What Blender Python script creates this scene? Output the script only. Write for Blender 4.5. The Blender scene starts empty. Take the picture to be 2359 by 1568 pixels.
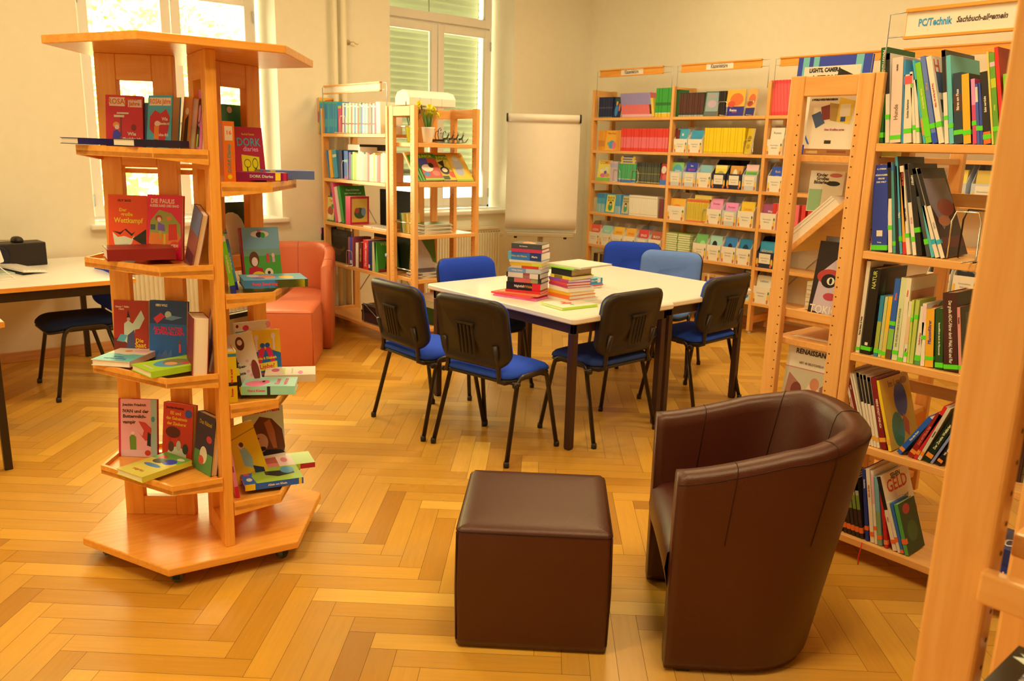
import bpy, bmesh, math, random
from mathutils import Vector, Matrix
from math import sin, cos, pi, radians as R
random.seed(7)
SC = bpy.context.scene
COL = SC.collection
# ---------------------------------------------------------------- camera
CAMZ = 1.6
YAW, PITCH, ROLL = R(40.8), R(13.23), R(1.48)
fw = Vector((sin(YAW)*cos(PITCH), cos(YAW)*cos(PITCH), -sin(PITCH)))
rt0 = Vector((cos(YAW), -sin(YAW), 0)); up0 = Vector((sin(YAW)*sin(PITCH), cos(YAW)*sin(PITCH), cos(PITCH)))
rt = rt0*cos(ROLL)+up0*sin(ROLL); upv = up0*cos(ROLL)-rt0*sin(ROLL)
cd = bpy.data.cameras.new('camera'); cam = bpy.data.objects.new('camera', cd); COL.objects.link(cam)
cd.sensor_fit = 'HORIZONTAL'; cd.sensor_width = 36; cd.lens = 1893/2359*36
cam.matrix_world = Matrix(((rt.x, upv.x, -fw.x, 0), (rt.y, upv.y, -fw.y, 0), (rt.z, upv.z, -fw.z, CAMZ), (0, 0, 0, 1)))
cd.clip_start = .05; cd.clip_end = 300
cd.dof.use_dof = True; cd.dof.focus_distance = 2.9; cd.dof.aperture_fstop = 7
SC.camera = cam
# ---------------------------------------------------------------- sky, sun, lamps, exposure
vs = SC.view_settings
vs.view_transform = 'Standard'; vs.look = 'None'; vs.gamma = 1; vs.use_curve_mapping = False; vs.exposure = -0.05
SC.cycles.use_denoising = True
SC.cycles.max_bounces = 10; SC.cycles.diffuse_bounces = 6; SC.cycles.caustics_reflective = False; SC.cycles.caustics_refractive = False
SC.cycles.sample_clamp_indirect = 6
w = bpy.data.worlds.new('sky'); SC.world = w; w.use_nodes = True
bg = w.node_tree.nodes['Background']; bg.inputs[0].default_value = (1, .80, .45, 1); bg.inputs[1].default_value = 17
def area(name, loc, size, power, color, rot=(0, 0, 0), sizey=None):
    l = bpy.data.lights.new(name, 'AREA'); l.energy = power; l.color = color; l.size = size
    if sizey: l.shape = 'RECTANGLE'; l.size_y = sizey
    o = bpy.data.objects.new(name, l); COL.objects.link(o); o.location = loc; o.rotation_euler = rot
    return o
sl = bpy.data.lights.new('sun', 'SUN'); sl.energy = 9; sl.angle = R(2); sl.color = (1, .88, .62)
so = bpy.data.objects.new('sun', sl); COL.objects.link(so); so.rotation_euler = (R(38), 0, R(-150))
for nm, cx in (('window_portal', 2.38), ('window_portal', 4.95)):
    p = area(nm, (cx, 7.25, 2.05), 1.5, 1, (1, 1, 1), (R(-90), 0, 0), 2.3); p.data.cycles.is_portal = True

# ---------------------------------------------------------------- colour helpers
def lin(h):
    h = h.lstrip('#'); c = [int(h[i:i+2], 16)/255 for i in (0, 2, 4)]
    return [x/12.92 if x < .04045 else ((x+.055)/1.055)**2.4 for x in c]
WB = (1.02, .75, .36)
def alb(h):                                   # surface colour from a colour as it looks under the room's warm light
    return tuple(min(.86, max(.006, v/b)) for v, b in zip(lin(h), WB))
MATS = {}
def M(h, rough=.6, spec=.4, metal=0, bump=0, bscale=300, raw=None):
    k = (h, rough, spec, metal, bump, bscale)
    if k in MATS: return MATS[k]
    m = bpy.data.materials.new('paint_'+h.lstrip('#')); m.use_nodes = True
    nt = m.node_tree; b = nt.nodes['Principled BSDF']
    c = alb(h)
    nz = nt.nodes.new('ShaderNodeTexNoise'); nz.inputs['Scale'].default_value = 14; nz.inputs['Detail'].default_value = 3
    tc = nt.nodes.new('ShaderNodeTexCoord'); nt.links.new(tc.outputs['Object'], nz.inputs['Vector'])
    mx = nt.nodes.new('ShaderNodeMix'); mx.data_type = 'RGBA'; mx.inputs['A'].default_value = (*[v*.96 for v in c], 1); mx.inputs['B'].default_value = (*[min(.88, v*1.04) for v in c], 1)
    nt.links.new(nz.outputs['Fac'], mx.inputs['Factor']); nt.links.new(mx.outputs['Result'], b.inputs['Base Color'])
    b.inputs['Roughness'].default_value = rough; b.inputs['Specular IOR Level'].default_value = spec; b.inputs['Metallic'].default_value = metal
    if bump:
        n2 = nt.nodes.new('ShaderNodeTexNoise'); n2.inputs['Scale'].default_value = bscale; nt.links.new(tc.outputs['Object'], n2.inputs['Vector'])
        bp = nt.nodes.new('ShaderNodeBump'); bp.inputs['Strength'].default_value = bump; bp.inputs['Distance'].default_value = .002
        nt.links.new(n2.outputs['Fac'], bp.inputs['Height']); nt.links.new(bp.outputs['Normal'], b.inputs['Normal'])
    MATS[k] = m; return m
def wood(name, base, dark, rough=.35, axis='Z', scale=1.0):
    m = bpy.data.materials.new(name); m.use_nodes = True; nt = m.node_tree; b = nt.nodes['Principled BSDF']
    tc = nt.nodes.new('ShaderNodeTexCoord'); mp = nt.nodes.new('ShaderNodeMapping'); nt.links.new(tc.outputs['Object'], mp.inputs['Vector'])
    s = {'X': (1.2, 18, 18), 'Y': (18, 1.2, 18), 'Z': (18, 18, 1.2)}[axis]; mp.inputs['Scale'].default_value = [v*scale for v in s]
    nz = nt.nodes.new('ShaderNodeTexNoise'); nz.inputs['Scale'].default_value = 3; nz.inputs['Detail'].default_value = 6; nz.inputs['Roughness'].default_value = .6
    nt.links.new(mp.outputs['Vector'], nz.inputs['Vector'])
    rp = nt.nodes.new('ShaderNodeValToRGB'); rp.color_ramp.elements[0].position = .3; rp.color_ramp.elements[0].color = (*alb(dark), 1)
    rp.color_ramp.elements[1].position = .62; rp.color_ramp.elements[1].color = (*alb(base), 1)
    nt.links.new(nz.outputs['Fac'], rp.inputs['Fac']); nt.links.new(rp.outputs['Color'], b.inputs['Base Color'])
    b.inputs['Roughness'].default_value = rough; b.inputs['Specular IOR Level'].default_value = .45
    return m
BEECH = {a: wood('beech_'+a, 'F0A64C', 'E6963C', .3, a) for a in 'XYZ'}
BEECHD = {a: wood('beech_oiled_'+a, 'F29C34', 'E68A24', .26, a) for a in 'XYZ'}

# ---------------------------------------------------------------- mesh helpers
class MB:
    def __init__(s): s.v = []; s.f = []; s.mi = []; s.mats = []; s.sm = []
    def m(s, mat):
        if mat not in s.mats: s.mats.append(mat)
        return s.mats.index(mat)
    def add(s, vs, fs, mat, smooth=False):
        o = len(s.v); i = s.m(mat); s.v += [tuple(v) for v in vs]
        for f in fs: s.f.append([o+k for k in f]); s.mi.append(i); s.sm.append(smooth)
        return s
    def box(s, x0, x1, y0, y1, z0, z1, mat, T=None):
        vs = [Vector((x, y, z)) for z in (z0, z1) for y in (y0, y1) for x in (x0, x1)]
        if T: vs = [T @ v for v in vs]
        return s.add(vs, [(0, 2, 3, 1), (4, 5, 7, 6), (0, 1, 5, 4), (2, 6, 7, 3), (0, 4, 6, 2), (1, 3, 7, 5)], mat)
    def prism(s, poly, z0, z1, mat, T=None):
        n = len(poly); a = sum(poly[i][0]*poly[(i+1) % n][1]-poly[(i+1) % n][0]*poly[i][1] for i in range(n))
        if a < 0: poly = poly[::-1]
        vs = [Vector((x, y, z0)) for x, y in poly]+[Vector((x, y, z1)) for x, y in poly]
        if T: vs = [T @ v for v in vs]
        return s.add(vs, [tuple(range(n-1, -1, -1)), tuple(range(n, 2*n))]+[(i, (i+1) % n, n+(i+1) % n, n+i) for i in range(n)], mat)
    def tube(s, pts, r, mat, n=8, closed=False, caps=True):
        pts = [Vector(p) for p in pts]; N = len(pts); rings = []; up = None
        for i, p in enumerate(pts):
            if closed: t = pts[(i+1) % N]-pts[i-1]
            else: t = pts[min(i+1, N-1)]-pts[max(i-1, 0)]
            t.normalize()
            if up is None: up = Vector((0, 0, 1)) if abs(t.z) < .9 else Vector((1, 0, 0))
            a = t.cross(up); a.normalize(); up = a.cross(t); up.normalize()
            rr = r[i] if isinstance(r, (list, tuple)) else r
            rings.append([p+(a*cos(2*pi*k/n)+up*sin(2*pi*k/n))*rr for k in range(n)])
        vs = [v for q in rings for v in q]; fs = []
        for i in range(N if closed else N-1):
            j = (i+1) % N
            fs += [(i*n+k, j*n+k, j*n+(k+1) % n, i*n+(k+1) % n) for k in range(n)]
        if caps and not closed: fs += [tuple(range(n)), tuple((N-1)*n+k for k in range(n-1, -1, -1))]
        return s.add(vs, fs, mat, True)
    def lathe(s, prof, mat, n=20, T=None, caps=True):
        vs = [Vector((r*cos(2*pi*k/n), r*sin(2*pi*k/n), z)) for r, z in prof for k in range(n)]
        if T: vs = [T @ v for v in vs]
        fs = [(i*n+k, i*n+(k+1) % n, (i+1)*n+(k+1) % n, (i+1)*n+k) for i in range(len(prof)-1) for k in range(n)]
        if caps: fs += [tuple(range(n-1, -1, -1)), tuple((len(prof)-1)*n+k for k in range(n))]
        return s.add(vs, fs, mat, True)
    def loft(s, rings, mat, smooth=True, caps=True, closed=True):
        n = len(rings[0]); vs = [v for q in rings for v in q]; fs = []
        for i in range(len(rings)-1):
            fs += [(i*n+k, i*n+(k+1) % n, (i+1)*n+(k+1) % n, (i+1)*n+k) for k in range(n if closed else n-1)]
        if caps: fs += [tuple(range(n-1, -1, -1)), tuple((len(rings)-1)*n+k for k in range(n))]
        return s.add(vs, fs, mat, smooth)
    def build(s, name, parent=None, loc=None, T=None, bevel=0, seg=2, subd=0):
        me = bpy.data.meshes.new(name); me.from_pydata(s.v, [], s.f)
        for m in s.mats: me.materials.append(m)
        me.polygons.foreach_set('material_index', s.mi); me.polygons.foreach_set('use_smooth', s.sm); me.update()
        return link(name, me, parent, loc, T, bevel, seg, subd)
def link(name, me, parent=None, loc=None, T=None, bevel=0, seg=2, subd=0):
    o = bpy.data.objects.new(name, me); COL.objects.link(o)
    if parent: o.parent = parent
    if T is not None: o.matrix_basis = T
    if loc is not None: o.location = loc
    if bevel:
        b = o.modifiers.new('bevel', 'BEVEL'); b.width = bevel; b.segments = seg; b.limit_method = 'ANGLE'; b.angle_limit = R(35)
    if subd:
        b = o.modifiers.new('sub', 'SUBSURF'); b.levels = subd; b.render_levels = subd
    return o
def tag(o, label=None, cat=None, group=None, kind=None):
    if label: o['label'] = label
    if cat: o['category'] = cat
    if group: o['group'] = group
    if kind: o['kind'] = kind
    return o
def thing(name, label, cat, loc=(0, 0, 0), rz=0, group=None, T=None):
    o = bpy.data.objects.new(name, None); COL.objects.link(o); o.empty_display_size = .1
    if T is not None: o.matrix_basis = T
    else: o.location = loc; o.rotation_euler = (0, 0, rz)
    return tag(o, label, cat, group)
def copy_tree(o, parent=None, T=None, label=None):
    c = o.copy(); COL.objects.link(c)
    if parent: c.parent = parent
    if T is not None: c.matrix_basis = T
    if label: c['label'] = label
    for ch in list(o.children): copy_tree(ch, c)
    return c
def TR(x, y, z, rz=0, ry=0, rx=0):
    return Matrix.Translation((x, y, z)) @ Matrix.Rotation(rz, 4, 'Z') @ Matrix.Rotation(ry, 4, 'Y') @ Matrix.Rotation(rx, 4, 'X')
def rrect(w, h, r, n=6, inset=0):
    w -= 2*inset; h -= 2*inset; r = max(.0005, min(r-inset if r > inset else .0005, w/2, h/2)); out = []
    for cx, cy, a in ((w/2-r, h/2-r, 0), (-w/2+r, h/2-r, 90), (-w/2+r, -h/2+r, 180), (w/2-r, -h/2+r, 270)):
        for k in range(n+1): t = R(a+90*k/n); out.append((cx+r*cos(t), cy+r*sin(t)))
    return out
def arc(c, r, a0, a1, n, plane='xz', y=0):
    out = []
    for k in range(n+1):
        t = R(a0+(a1-a0)*k/n); u, v = c[0]+r*cos(t), c[1]+r*sin(t)
        out.append((u, y, v) if plane == 'xz' else (u, v, y))
    return out
TXT = {}
def text_geo(body, size, bold=0, spacing=1.0):
    k = (body, size, bold, spacing)
    if k in TXT: return TXT[k]
    c = bpy.data.curves.new('lettering', 'FONT'); c.body = body; c.size = size; c.align_x = 'CENTER'; c.align_y = 'CENTER'; c.offset = bold; c.resolution_u = 2; c.space_character = spacing
    o = bpy.data.objects.new('lettering', c); COL.objects.link(o)
    bpy.context.view_layer.update(); dg = bpy.context.evaluated_depsgraph_get(); me = bpy.data.meshes.new_from_object(o.evaluated_get(dg))
    r = ([v.co.copy() for v in me.vertices], [tuple(p.vertices) for p in me.polygons])
    bpy.data.objects.remove(o); bpy.data.curves.remove(c); bpy.data.meshes.remove(me); TXT[k] = r; return r
def put_text(mb, body, size, T, mat, bold=0, fit=None, spacing=1.0):
    vs, fs = text_geo(body, size, bold, spacing)
    if not vs: return
    s = 1
    if fit:
        wd = max(v.x for v in vs)-min(v.x for v in vs); s = min(1, fit/wd)
    mb.add([T @ Vector((v.x*s, v.y, v.z)) for v in vs], fs, mat)

# ---------------------------------------------------------------- pixel -> place on a plane (lens model of the photograph)
def ray(px, py):
    u, v = (px-1179.5), (py-784); a, b = u, v
    for _ in range(15):
        s = 1-.0586*(a*a+b*b)/1416**2; a, b = u/s, v/s
    return (rt*a/1945.4-upv*b/1945.4+fw)
def ox(px, py, x): d = ray(px, py); return Vector((x, d.y*x/d.x, CAMZ+d.z*x/d.x))
def oy(px, py, y): d = ray(px, py); return Vector((d.x*y/d.y, y, CAMZ+d.z*y/d.y))
def oz(px, py, z): d = ray(px, py); t = (z-CAMZ)/d.z; return Vector((d.x*t, d.y*t, z))
# ================================================================ the room
XL, XR, YB, YW, ZC = -1.6, 6.79, -2.6, 6.67, 3.7
WALL = M('F6D690', .75, .25, 0, .15, 60)
WHITE = M('F6D9A0', .4, .45)
RADW = M('F2CF8A', .45, .4)
def struct(name, mb, **k):
    o = mb.build(name, **k); return tag(o, kind='structure')
# parquet: herringbone of planks .089 x .53, zigzags running along y
FM = bpy.data.materials.new('oak_parquet'); FM.use_nodes = True; nt = FM.node_tree; b = nt.nodes['Principled BSDF']
geo = nt.nodes.new('ShaderNodeNewGeometry'); uv = nt.nodes.new('ShaderNodeUVMap')
mp = nt.nodes.new('ShaderNodeMapping'); mp.inputs['Scale'].default_value = (3, 45, 1); nt.links.new(uv.outputs['UV'], mp.inputs['Vector'])
nz = nt.nodes.new('ShaderNodeTexNoise'); nz.inputs['Scale'].default_value = 1.6; nz.inputs['Detail'].default_value = 7; nz.inputs['Roughness'].default_value = .62; nz.noise_dimensions = '4D'
wv = nt.nodes.new('ShaderNodeMath'); wv.operation = 'MULTIPLY'; wv.inputs[1].default_value = 37; nt.links.new(geo.outputs['Random Per Island'], wv.inputs[0]); nt.links.new(wv.outputs[0], nz.inputs['W']); nt.links.new(mp.outputs['Vector'], nz.inputs['Vector'])
r1 = nt.nodes.new('ShaderNodeValToRGB'); els = r1.color_ramp.elements
els[0].position = 0; els[0].color = (*alb('B4701C'), 1); els[1].position = 1; els[1].color = (*alb('F0AC38'), 1)
for p_, c_ in ((.1, 'C8821E'), (.35, 'D28C26'), (.62, 'D89228'), (.88, 'E09828')):
    e = els.new(p_); e.color = (*alb(c_), 1)
nt.links.new(geo.outputs['Random Per Island'], r1.inputs['Fac'])
r2 = nt.nodes.new('ShaderNodeValToRGB'); r2.color_ramp.elements[0].position = .3; r2.color_ramp.elements[0].color = (.84, .80, .76, 1); r2.color_ramp.elements[1].position = .6; r2.color_ramp.elements[1].color = (1, 1, 1, 1)
nt.links.new(nz.outputs['Fac'], r2.inputs['Fac'])
mu = nt.nodes.new('ShaderNodeMix'); mu.data_type = 'RGBA'; mu.blend_type = 'MULTIPLY'; mu.inputs['Factor'].default_value = .6
nt.links.new(r1.outputs['Color'], mu.inputs['A']); nt.links.new(r2.outputs['Color'], mu.inputs['B'])
# worn greyish patch of varnish under and beside the table
tc = nt.nodes.new('ShaderNodeTexCoord'); wn = nt.nodes.new('ShaderNodeTexNoise'); wn.inputs['Scale'].default_value = 1.1; wn.inputs['Detail'].default_value = 4; nt.links.new(tc.outputs['Object'], wn.inputs['Vector'])
wr = nt.nodes.new('ShaderNodeValToRGB'); wr.color_ramp.elements[0].position = .52; wr.color_ramp.elements[1].position = .72; wr.color_ramp.elements[1].color = (.45, .45, .45, 1); nt.links.new(wn.outputs['Fac'], wr.inputs['Fac'])
m2 = nt.nodes.new('ShaderNodeMix'); m2.data_type = 'RGBA'; m2.inputs['B'].default_value = (*alb('B08A48'), 1); nt.links.new(wr.outputs['Color'], m2.inputs['Factor']); nt.links.new(mu.outputs['Result'], m2.inputs['A'])
nt.links.new(m2.outputs['Result'], b.inputs['Base Color'])
b.inputs['Specular IOR Level'].default_value = .45
rr = nt.nodes.new('ShaderNodeMapRange'); rr.inputs['To Min'].default_value = .2; rr.inputs['To Max'].default_value = .42; nt.links.new(wn.outputs['Fac'], rr.inputs['Value']); nt.links.new(rr.outputs['Result'], b.inputs['Roughness'])
def floor_mesh():
    W, L = .089, .534; ph = R(47.2); U = Vector((cos(ph), sin(ph), 0)); V = Vector((-sin(ph), cos(ph), 0)); O = Vector((1.584, 2.475, 0))-V*W
    vs, fs, uvs = [], [], []; g = .0006
    def plank(a0, a1, b0, b1, along):
        c = O+U*((a0+a1)/2)+V*((b0+b1)/2)
        if not (XL-.4 < c.x < XR+.4 and YB-.4 < c.y < YW+.4): return
        k = len(vs)
        for a, bb in ((a0+g, b0+g), (a1-g, b0+g), (a1-g, b1-g), (a0+g, b1-g)): vs.append(tuple(O+U*a+V*bb))
        fs.append((k, k+1, k+2, k+3)); ox_, oy_ = random.random()*9, random.random()*9
        for a, bb in ((0, 0), (1, 0), (1, 1), (0, 1)):
            l, t = (a*L, bb*W) if along else (bb*L, a*W); uvs.append((ox_+l, oy_+t))
    for n in range(-110, 111):
        for m in range(-18, 19):
            a, c = n*W+m*L, n*W-m*L
            plank(a, a+L, c, c+W, True); plank(a, a+W, c+W, c+W+L, False)
    k = len(vs); z = -.0012
    vs += [(XL-.5, YB-.5, z), (XR+.5, YB-.5, z), (XR+.5, YW+.5, z), (XL-.5, YW+.5, z)]; fs.append((k, k+1, k+2, k+3)); uvs += [(0, 0)]*4
    me = bpy.data.meshes.new('floor'); me.from_pydata(vs, [], fs); me.materials.append(FM); me.materials.append(M('3A1E08', .8))
    me.polygons[-1].material_index = 1; ul = me.uv_layers.new(name='UVMap')
    for i, q in enumerate(uvs): ul.data[i].uv = q
    return me
tag(link('floor', floor_mesh()), kind='structure')
struct('ceiling', MB().box(XL-.2, XR+.2, YB-.2, YW+.6, ZC, ZC+.2, WALL))
struct('wall_right', MB().box(XR, XR+.25, YB-.2, YW+.6, -.02, ZC, WALL))
DIMWOOD = wood('bounce_cutting_wood', 'B07A3C', '9A6428', .5, 'Z')  # invented dark wood for the unseen back wall, to cut bounced light
struct('wall_left', MB().box(XL-.25, XL, YB-.2, YW+.6, -.02, ZC, WALL))
struct('wall_back', MB().box(XL, XR, YB-.25, YB, -.02, ZC, DIMWOOD))
WX = ((1.64, 3.125), (4.215, 5.68)); ZS, ZT, YD = .925, 3.35, 7.2
wl = MB()
for x0, x1 in ((XL, WX[0][0]), (WX[0][1], WX[1][0]), (WX[1][1], XR)): wl.box(x0, x1, YW, YD, -.02, ZC, WALL)
for x0, x1 in WX: wl.box(x0, x1, YW, YD, -.02, ZS, WALL); wl.box(x0, x1, YW, YD, ZT, ZC, WALL)
struct('wall_window_side', wl)
BB = wood('skirting_wood', 'D89248', 'C98038', .35, 'X')
struct('baseboard_window_side', MB().box(XL, XR, YW-.018, YW, 0, .075, BB), bevel=.004)
BBY = wood('skirting_wood_side', 'D89248', 'C98038', .35, 'Y')
struct('baseboard_right', MB().box(XR-.018, XR, YB, YW-.018, 0, .075, BBY), bevel=.004)
# windows: casement pairs with a transom light above
GL = bpy.data.materials.new('window_glass'); GL.use_nodes = True; gn = GL.node_tree; gn.nodes.clear()
go = gn.nodes.new('ShaderNodeOutputMaterial'); gt = gn.nodes.new('ShaderNodeBsdfTransparent'); gg = gn.nodes.new('ShaderNodeBsdfGlossy'); gg.inputs['Roughness'].default_value = .02
gf = gn.nodes.new('ShaderNodeFresnel'); gf.inputs['IOR'].default_value = 1.3; gx = gn.nodes.new('ShaderNodeMixShader')
gt.inputs['Color'].default_value = (.95, .97, .95, 1)
gn.links.new(gf.outputs[0], gx.inputs[0]); gn.links.new(gt.outputs[0], gx.inputs[1]); gn.links.new(gg.outputs[0], gx.inputs[2]); gn.links.new(gx.outputs[0], go.inputs[0])
DARK = M('2A2418', .5, .3); METAL = M('C8B890', .35, .5, .7)
BLIND = M('968852', .5, .3)
def window(n, x0, x1):
    w0, w1 = x0+.05, x1-.03; xm = (w0+w1)/2; F = MB()
    zb, z1, z2, zt = .965, 2.745, 2.775, 3.34
    # outer frame
    F.box(w0, w0+.03, 6.99, 7.07, zb, zt, WHITE); F.box(w1-.03, w1, 6.99, 7.07, zb, zt, WHITE); F.box(w0, w1, 6.99, 7.07, zb, zb+.03, WHITE); F.box(w0, w1, 6.99, 7.07, zt-.03, zt, WHITE); F.box(w0+.03, w1-.03, 7.0, 7.06, z1, z2, WHITE)
    root = tag(F.build('window_%d' % n, bevel=.003), kind='structure')
    def sash(a, c, z0, z3):
        s = MB(); t = .072
        s.box(a, a+t, 6.97, 7.03, z0, z3, WHITE); s.box(c-t, c, 6.97, 7.03, z0, z3, WHITE); s.box(a+t, c-t, 6.97, 7.03, z0, z0+t+.01, WHITE); s.box(a+t, c-t, 6.97, 7.03, z3-t, z3, WHITE)
        o = s.build('sash', root, bevel=.006)
        MB().box(a+t-.004, c-t+.004, 6.998, 7.002, z0+t, z3-t+.004, GL).build('glass_pane', o)
        return o
    s1 = sash(w0+.028, xm-.004, zb+.028, z1+.004); s2 = sash(xm+.004, w1-.028, zb+.028, z1+.004); sash(w0+.028, w1-.028, z2-.004, zt-.028)
    for z in (1.12, 2.6):
        MB().tube([(w1-.03, 6.962, z-.045), (w1-.03, 6.962, z+.045)], .007, METAL, 8).build('hinge', root); MB().tube([(w0+.03, 6.962, z-.045), (w0+.03, 6.962, z+.045)], .007, METAL, 8).build('hinge', root)
    MB().tube([(xm+.03, 6.962, 1.72), (xm+.03, 6.93, 1.72), (xm+.03, 6.925, 1.62)], .008, METAL, 8).build('handle', root)
    struct('trim_%d' % n, MB().box(x0-.04, x1+.04, YW-.06, 6.99, ZS, ZS+.04, WHITE), bevel=.012, seg=3)
    return root
for n, (a, c) in enumerate(WX): window(n+1, a, c)
# outdoor venetian blind on the second window
bl = thing('venetian_blind', 'grey green venetian blind, lowered almost to the sill of the right window', 'blind', (4.95, 7.16, 1.33))
for k, (a, c, z0, z1) in enumerate(((-.66, .66, 0, 2.0),)):
    s = MB(); z = z0
    while z < z1:
        vs = []
        for i in range(5):
            t = i/4; yy = (t-.5)*.05; zz = z+(.5-t)*.066+.006*(1-(2*t-1)**2)
            vs += [(a, yy, zz), (c, yy, zz)]
        s.add(vs, [(2*i, 2*i+1, 2*i+3, 2*i+2) for i in range(4)], BLIND, True); z += .062
    s.build('slats', bl)
for x in (-.62, .0, .62): MB().box(x-.006, x+.006, -.045, -.041, 0, 2.0, BLIND).build('ladder_tape', bl)
MB().box(-.66, .66, -.03, .03, -.04, -.015, BLIND).build('bottom_rail', bl)
# trees outside
LEAF = [M(c, .6, .2) for c in ('8FA83A', 'A8BE4A', 'C6CE6A', '768C30')]
TRK = M('7A5C34', .8, .1)
def tree(label, x, y, rad, z0, n, seed):
    rnd = random.Random(seed); root = thing('tree', label, 'tree', (x, y, -3), 0, 'trees outside the windows')
    MB().tube([(0, 0, 0), (.05, .02, 2.0), (.0, .1, 3.6), (.1, 0, 5.2)], [.16, .13, .1, .05], TRK, 10).build('trunk', root)
    f = MB()
    for i in range(n):
        th, ph = rnd.uniform(0, 2*pi), math.acos(rnd.uniform(-1, 1)); rr_ = rad*rnd.uniform(.35, 1)
        p = Vector((rr_*sin(ph)*cos(th), rr_*sin(ph)*sin(th), z0+rr_*1.25*cos(ph))); a = Vector((rnd.gauss(0, 1), rnd.gauss(0, 1), rnd.gauss(0, .6))); a.normalize(); c = a.orthogonal(); c.normalize(); s = rnd.uniform(.05, .11)
        f.add([p-a*s, p+c*s*.5, p+a*s, p-c*s*.5], [(0, 1, 2, 3)], LEAF[rnd.randrange(4)])
    f.build('foliage', root)
tree('leafy tree outside, filling the left panes of the left window', 3.6, 12.5, 2.3, 5.4, 5200, 3)
tree('leafy tree outside, behind the right panes of the left window', 7.6, 16.5, 2.4, 5.2, 4200, 4)
# heating: pipes and radiators
pp = tag(MB().tube([(3.63, 6.61, .0), (3.63, 6.61, ZC)], .022, RADW, 12).build('heating_pipe'), 'left of the two upright cream heating pipes on the wall between the windows', 'pipe', 'heating pipes')
pp = tag(MB().tube([(3.715, 6.61, .0), (3.715, 6.61, ZC)], .026, RADW, 12).build('heating_pipe'), 'right, thicker one of the two upright cream heating pipes between the windows', 'pipe', 'heating pipes')
tag(MB().tube([(2.98, 6.60, .745), (3.598, 6.60, .745)], .014, RADW, 10).build('heating_pipe'), 'thin horizontal cream pipe running along the wall behind the orange armchair', 'pipe', 'heating pipes')
def radiator(x0, x1, label):
    r = thing('radiator', label, 'radiator', ((x0+x1)/2, 6.605, .12), 0, 'radiators under the windows'); h = (x1-x0)/2; s = MB()
    n = int((x1-x0)/.033)
    for i in range(n):
        x = -h+(i+.5)*(2*h)/n; s.box(x-.011, x+.011, -.05, -.03, .03, .62, RADW)
    s.box(-h, h, -.034, .05, .0, .66, RADW); s.build('panel', r, bevel=.004)
    g = MB(); g.box(-h, h, -.05, .055, .66, .68, RADW)
    for i in range(n): x = -h+(i+.5)*(2*h)/n; g.box(x-.009, x+.009, -.0515, -.0495, .628, .640, M('B48A48', .6))
    g.build('top_grille', r)
    MB().tube([(-h-.0, 0, .6), (-h-.05, 0, .6)], .012, RADW, 8).build('pipe_stub', r)
    MB().lathe([(.0, 0), (.02, 0), (.024, .02), (.022, .07), (.015, .08)], WHITE, 14, TR(h, 0, .6, 0, R(90))).build('valve', r)
radiator(1.75, 2.90, 'cream ribbed radiator under the left window, half hidden by the book tower')
radiator(4.32, 5.46, 'cream ribbed radiator under the window with the blind')
# ceiling lamps above the picture; the two near the camera are added fill
LM = bpy.data.materials.new('lamp_diffuser'); LM.use_nodes = True; lb = LM.node_tree.nodes['Principled BSDF']; lb.inputs['Base Color'].default_value = (.9, .85, .7, 1); lb.inputs['Emission Color'].default_value = (1, .72, .36, 1); lb.inputs['Emission Strength'].default_value = 2
LAMPC = (1, .72, .34)
def unseen_ceiling_lamp(x, y, power, label):
    r = thing('unseen_ceiling_lamp', label, 'lamp', (x, y, ZC-.12), 0, 'ceiling lamps')
    s = MB(); s.box(-.62, .62, -.16, .16, .04, .12, WHITE); s.build('housing', r, bevel=.01)
    MB().box(-.58, .58, -.13, .13, .03, .04, LM).build('diffuser', r)
    l = area('lamp_light', (x, y, ZC-.13), 1.1, power, LAMPC, (0, 0, 0), .3); l.parent = r; l.matrix_basis = TR(0, 0, .0)
for x, y, p, lb_ in ((1.4, 4.6, 42, 'lamp above the desk side of the room'), (4.6, 4.2, 60, 'lamp above the white tables'), (-.4, 2.0, 56, 'fill lamp added left of the book tower'), (1.7, .9, 48, 'fill lamp added above the brown stool'), (4.9, 1.4, 36, 'lamp above the bookcases on the right')):
    unseen_ceiling_lamp(x, y, p, 'long white ceiling '+lb_)
# ================================================================ furniture
BLK = M('2A1E12', .45, .4, 0, .1, 500); BLKM = M('2C1D10', .35, .5); CHROME = M('E8DCC0', .2, .6, .9)
LAB = M('F2D8AE', .5, .3); INK = M('3A3020', .7, .2)
BROWN = M('481808', .38, .6, 0, .35, 420); ORANGE = M('D2622E', .38, .5, 0, .3, 420)
SEAMB = M('331408', .6, .3); SEAMO = M('A84A22', .6, .3)
def hole_row(mb, x, y, z0, z1, nx, ny, mat, step=.0385):
    z = z0
    while z < z1:
        n = 7; t = [(cos(2*pi*k/n)*.0034, sin(2*pi*k/n)*.0034) for k in range(n)]
        if nx: vs = [(x+nx*.0004, y+a*nx*-1, z+b_) for a, b_ in t]
        else: vs = [(x+a*ny, y+ny*.0004, z+b_) for a, b_ in t]
        mb.add(vs, [tuple(range(n))], mat); z += step
HOLE = M('5A3614', .8, .1)
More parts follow.
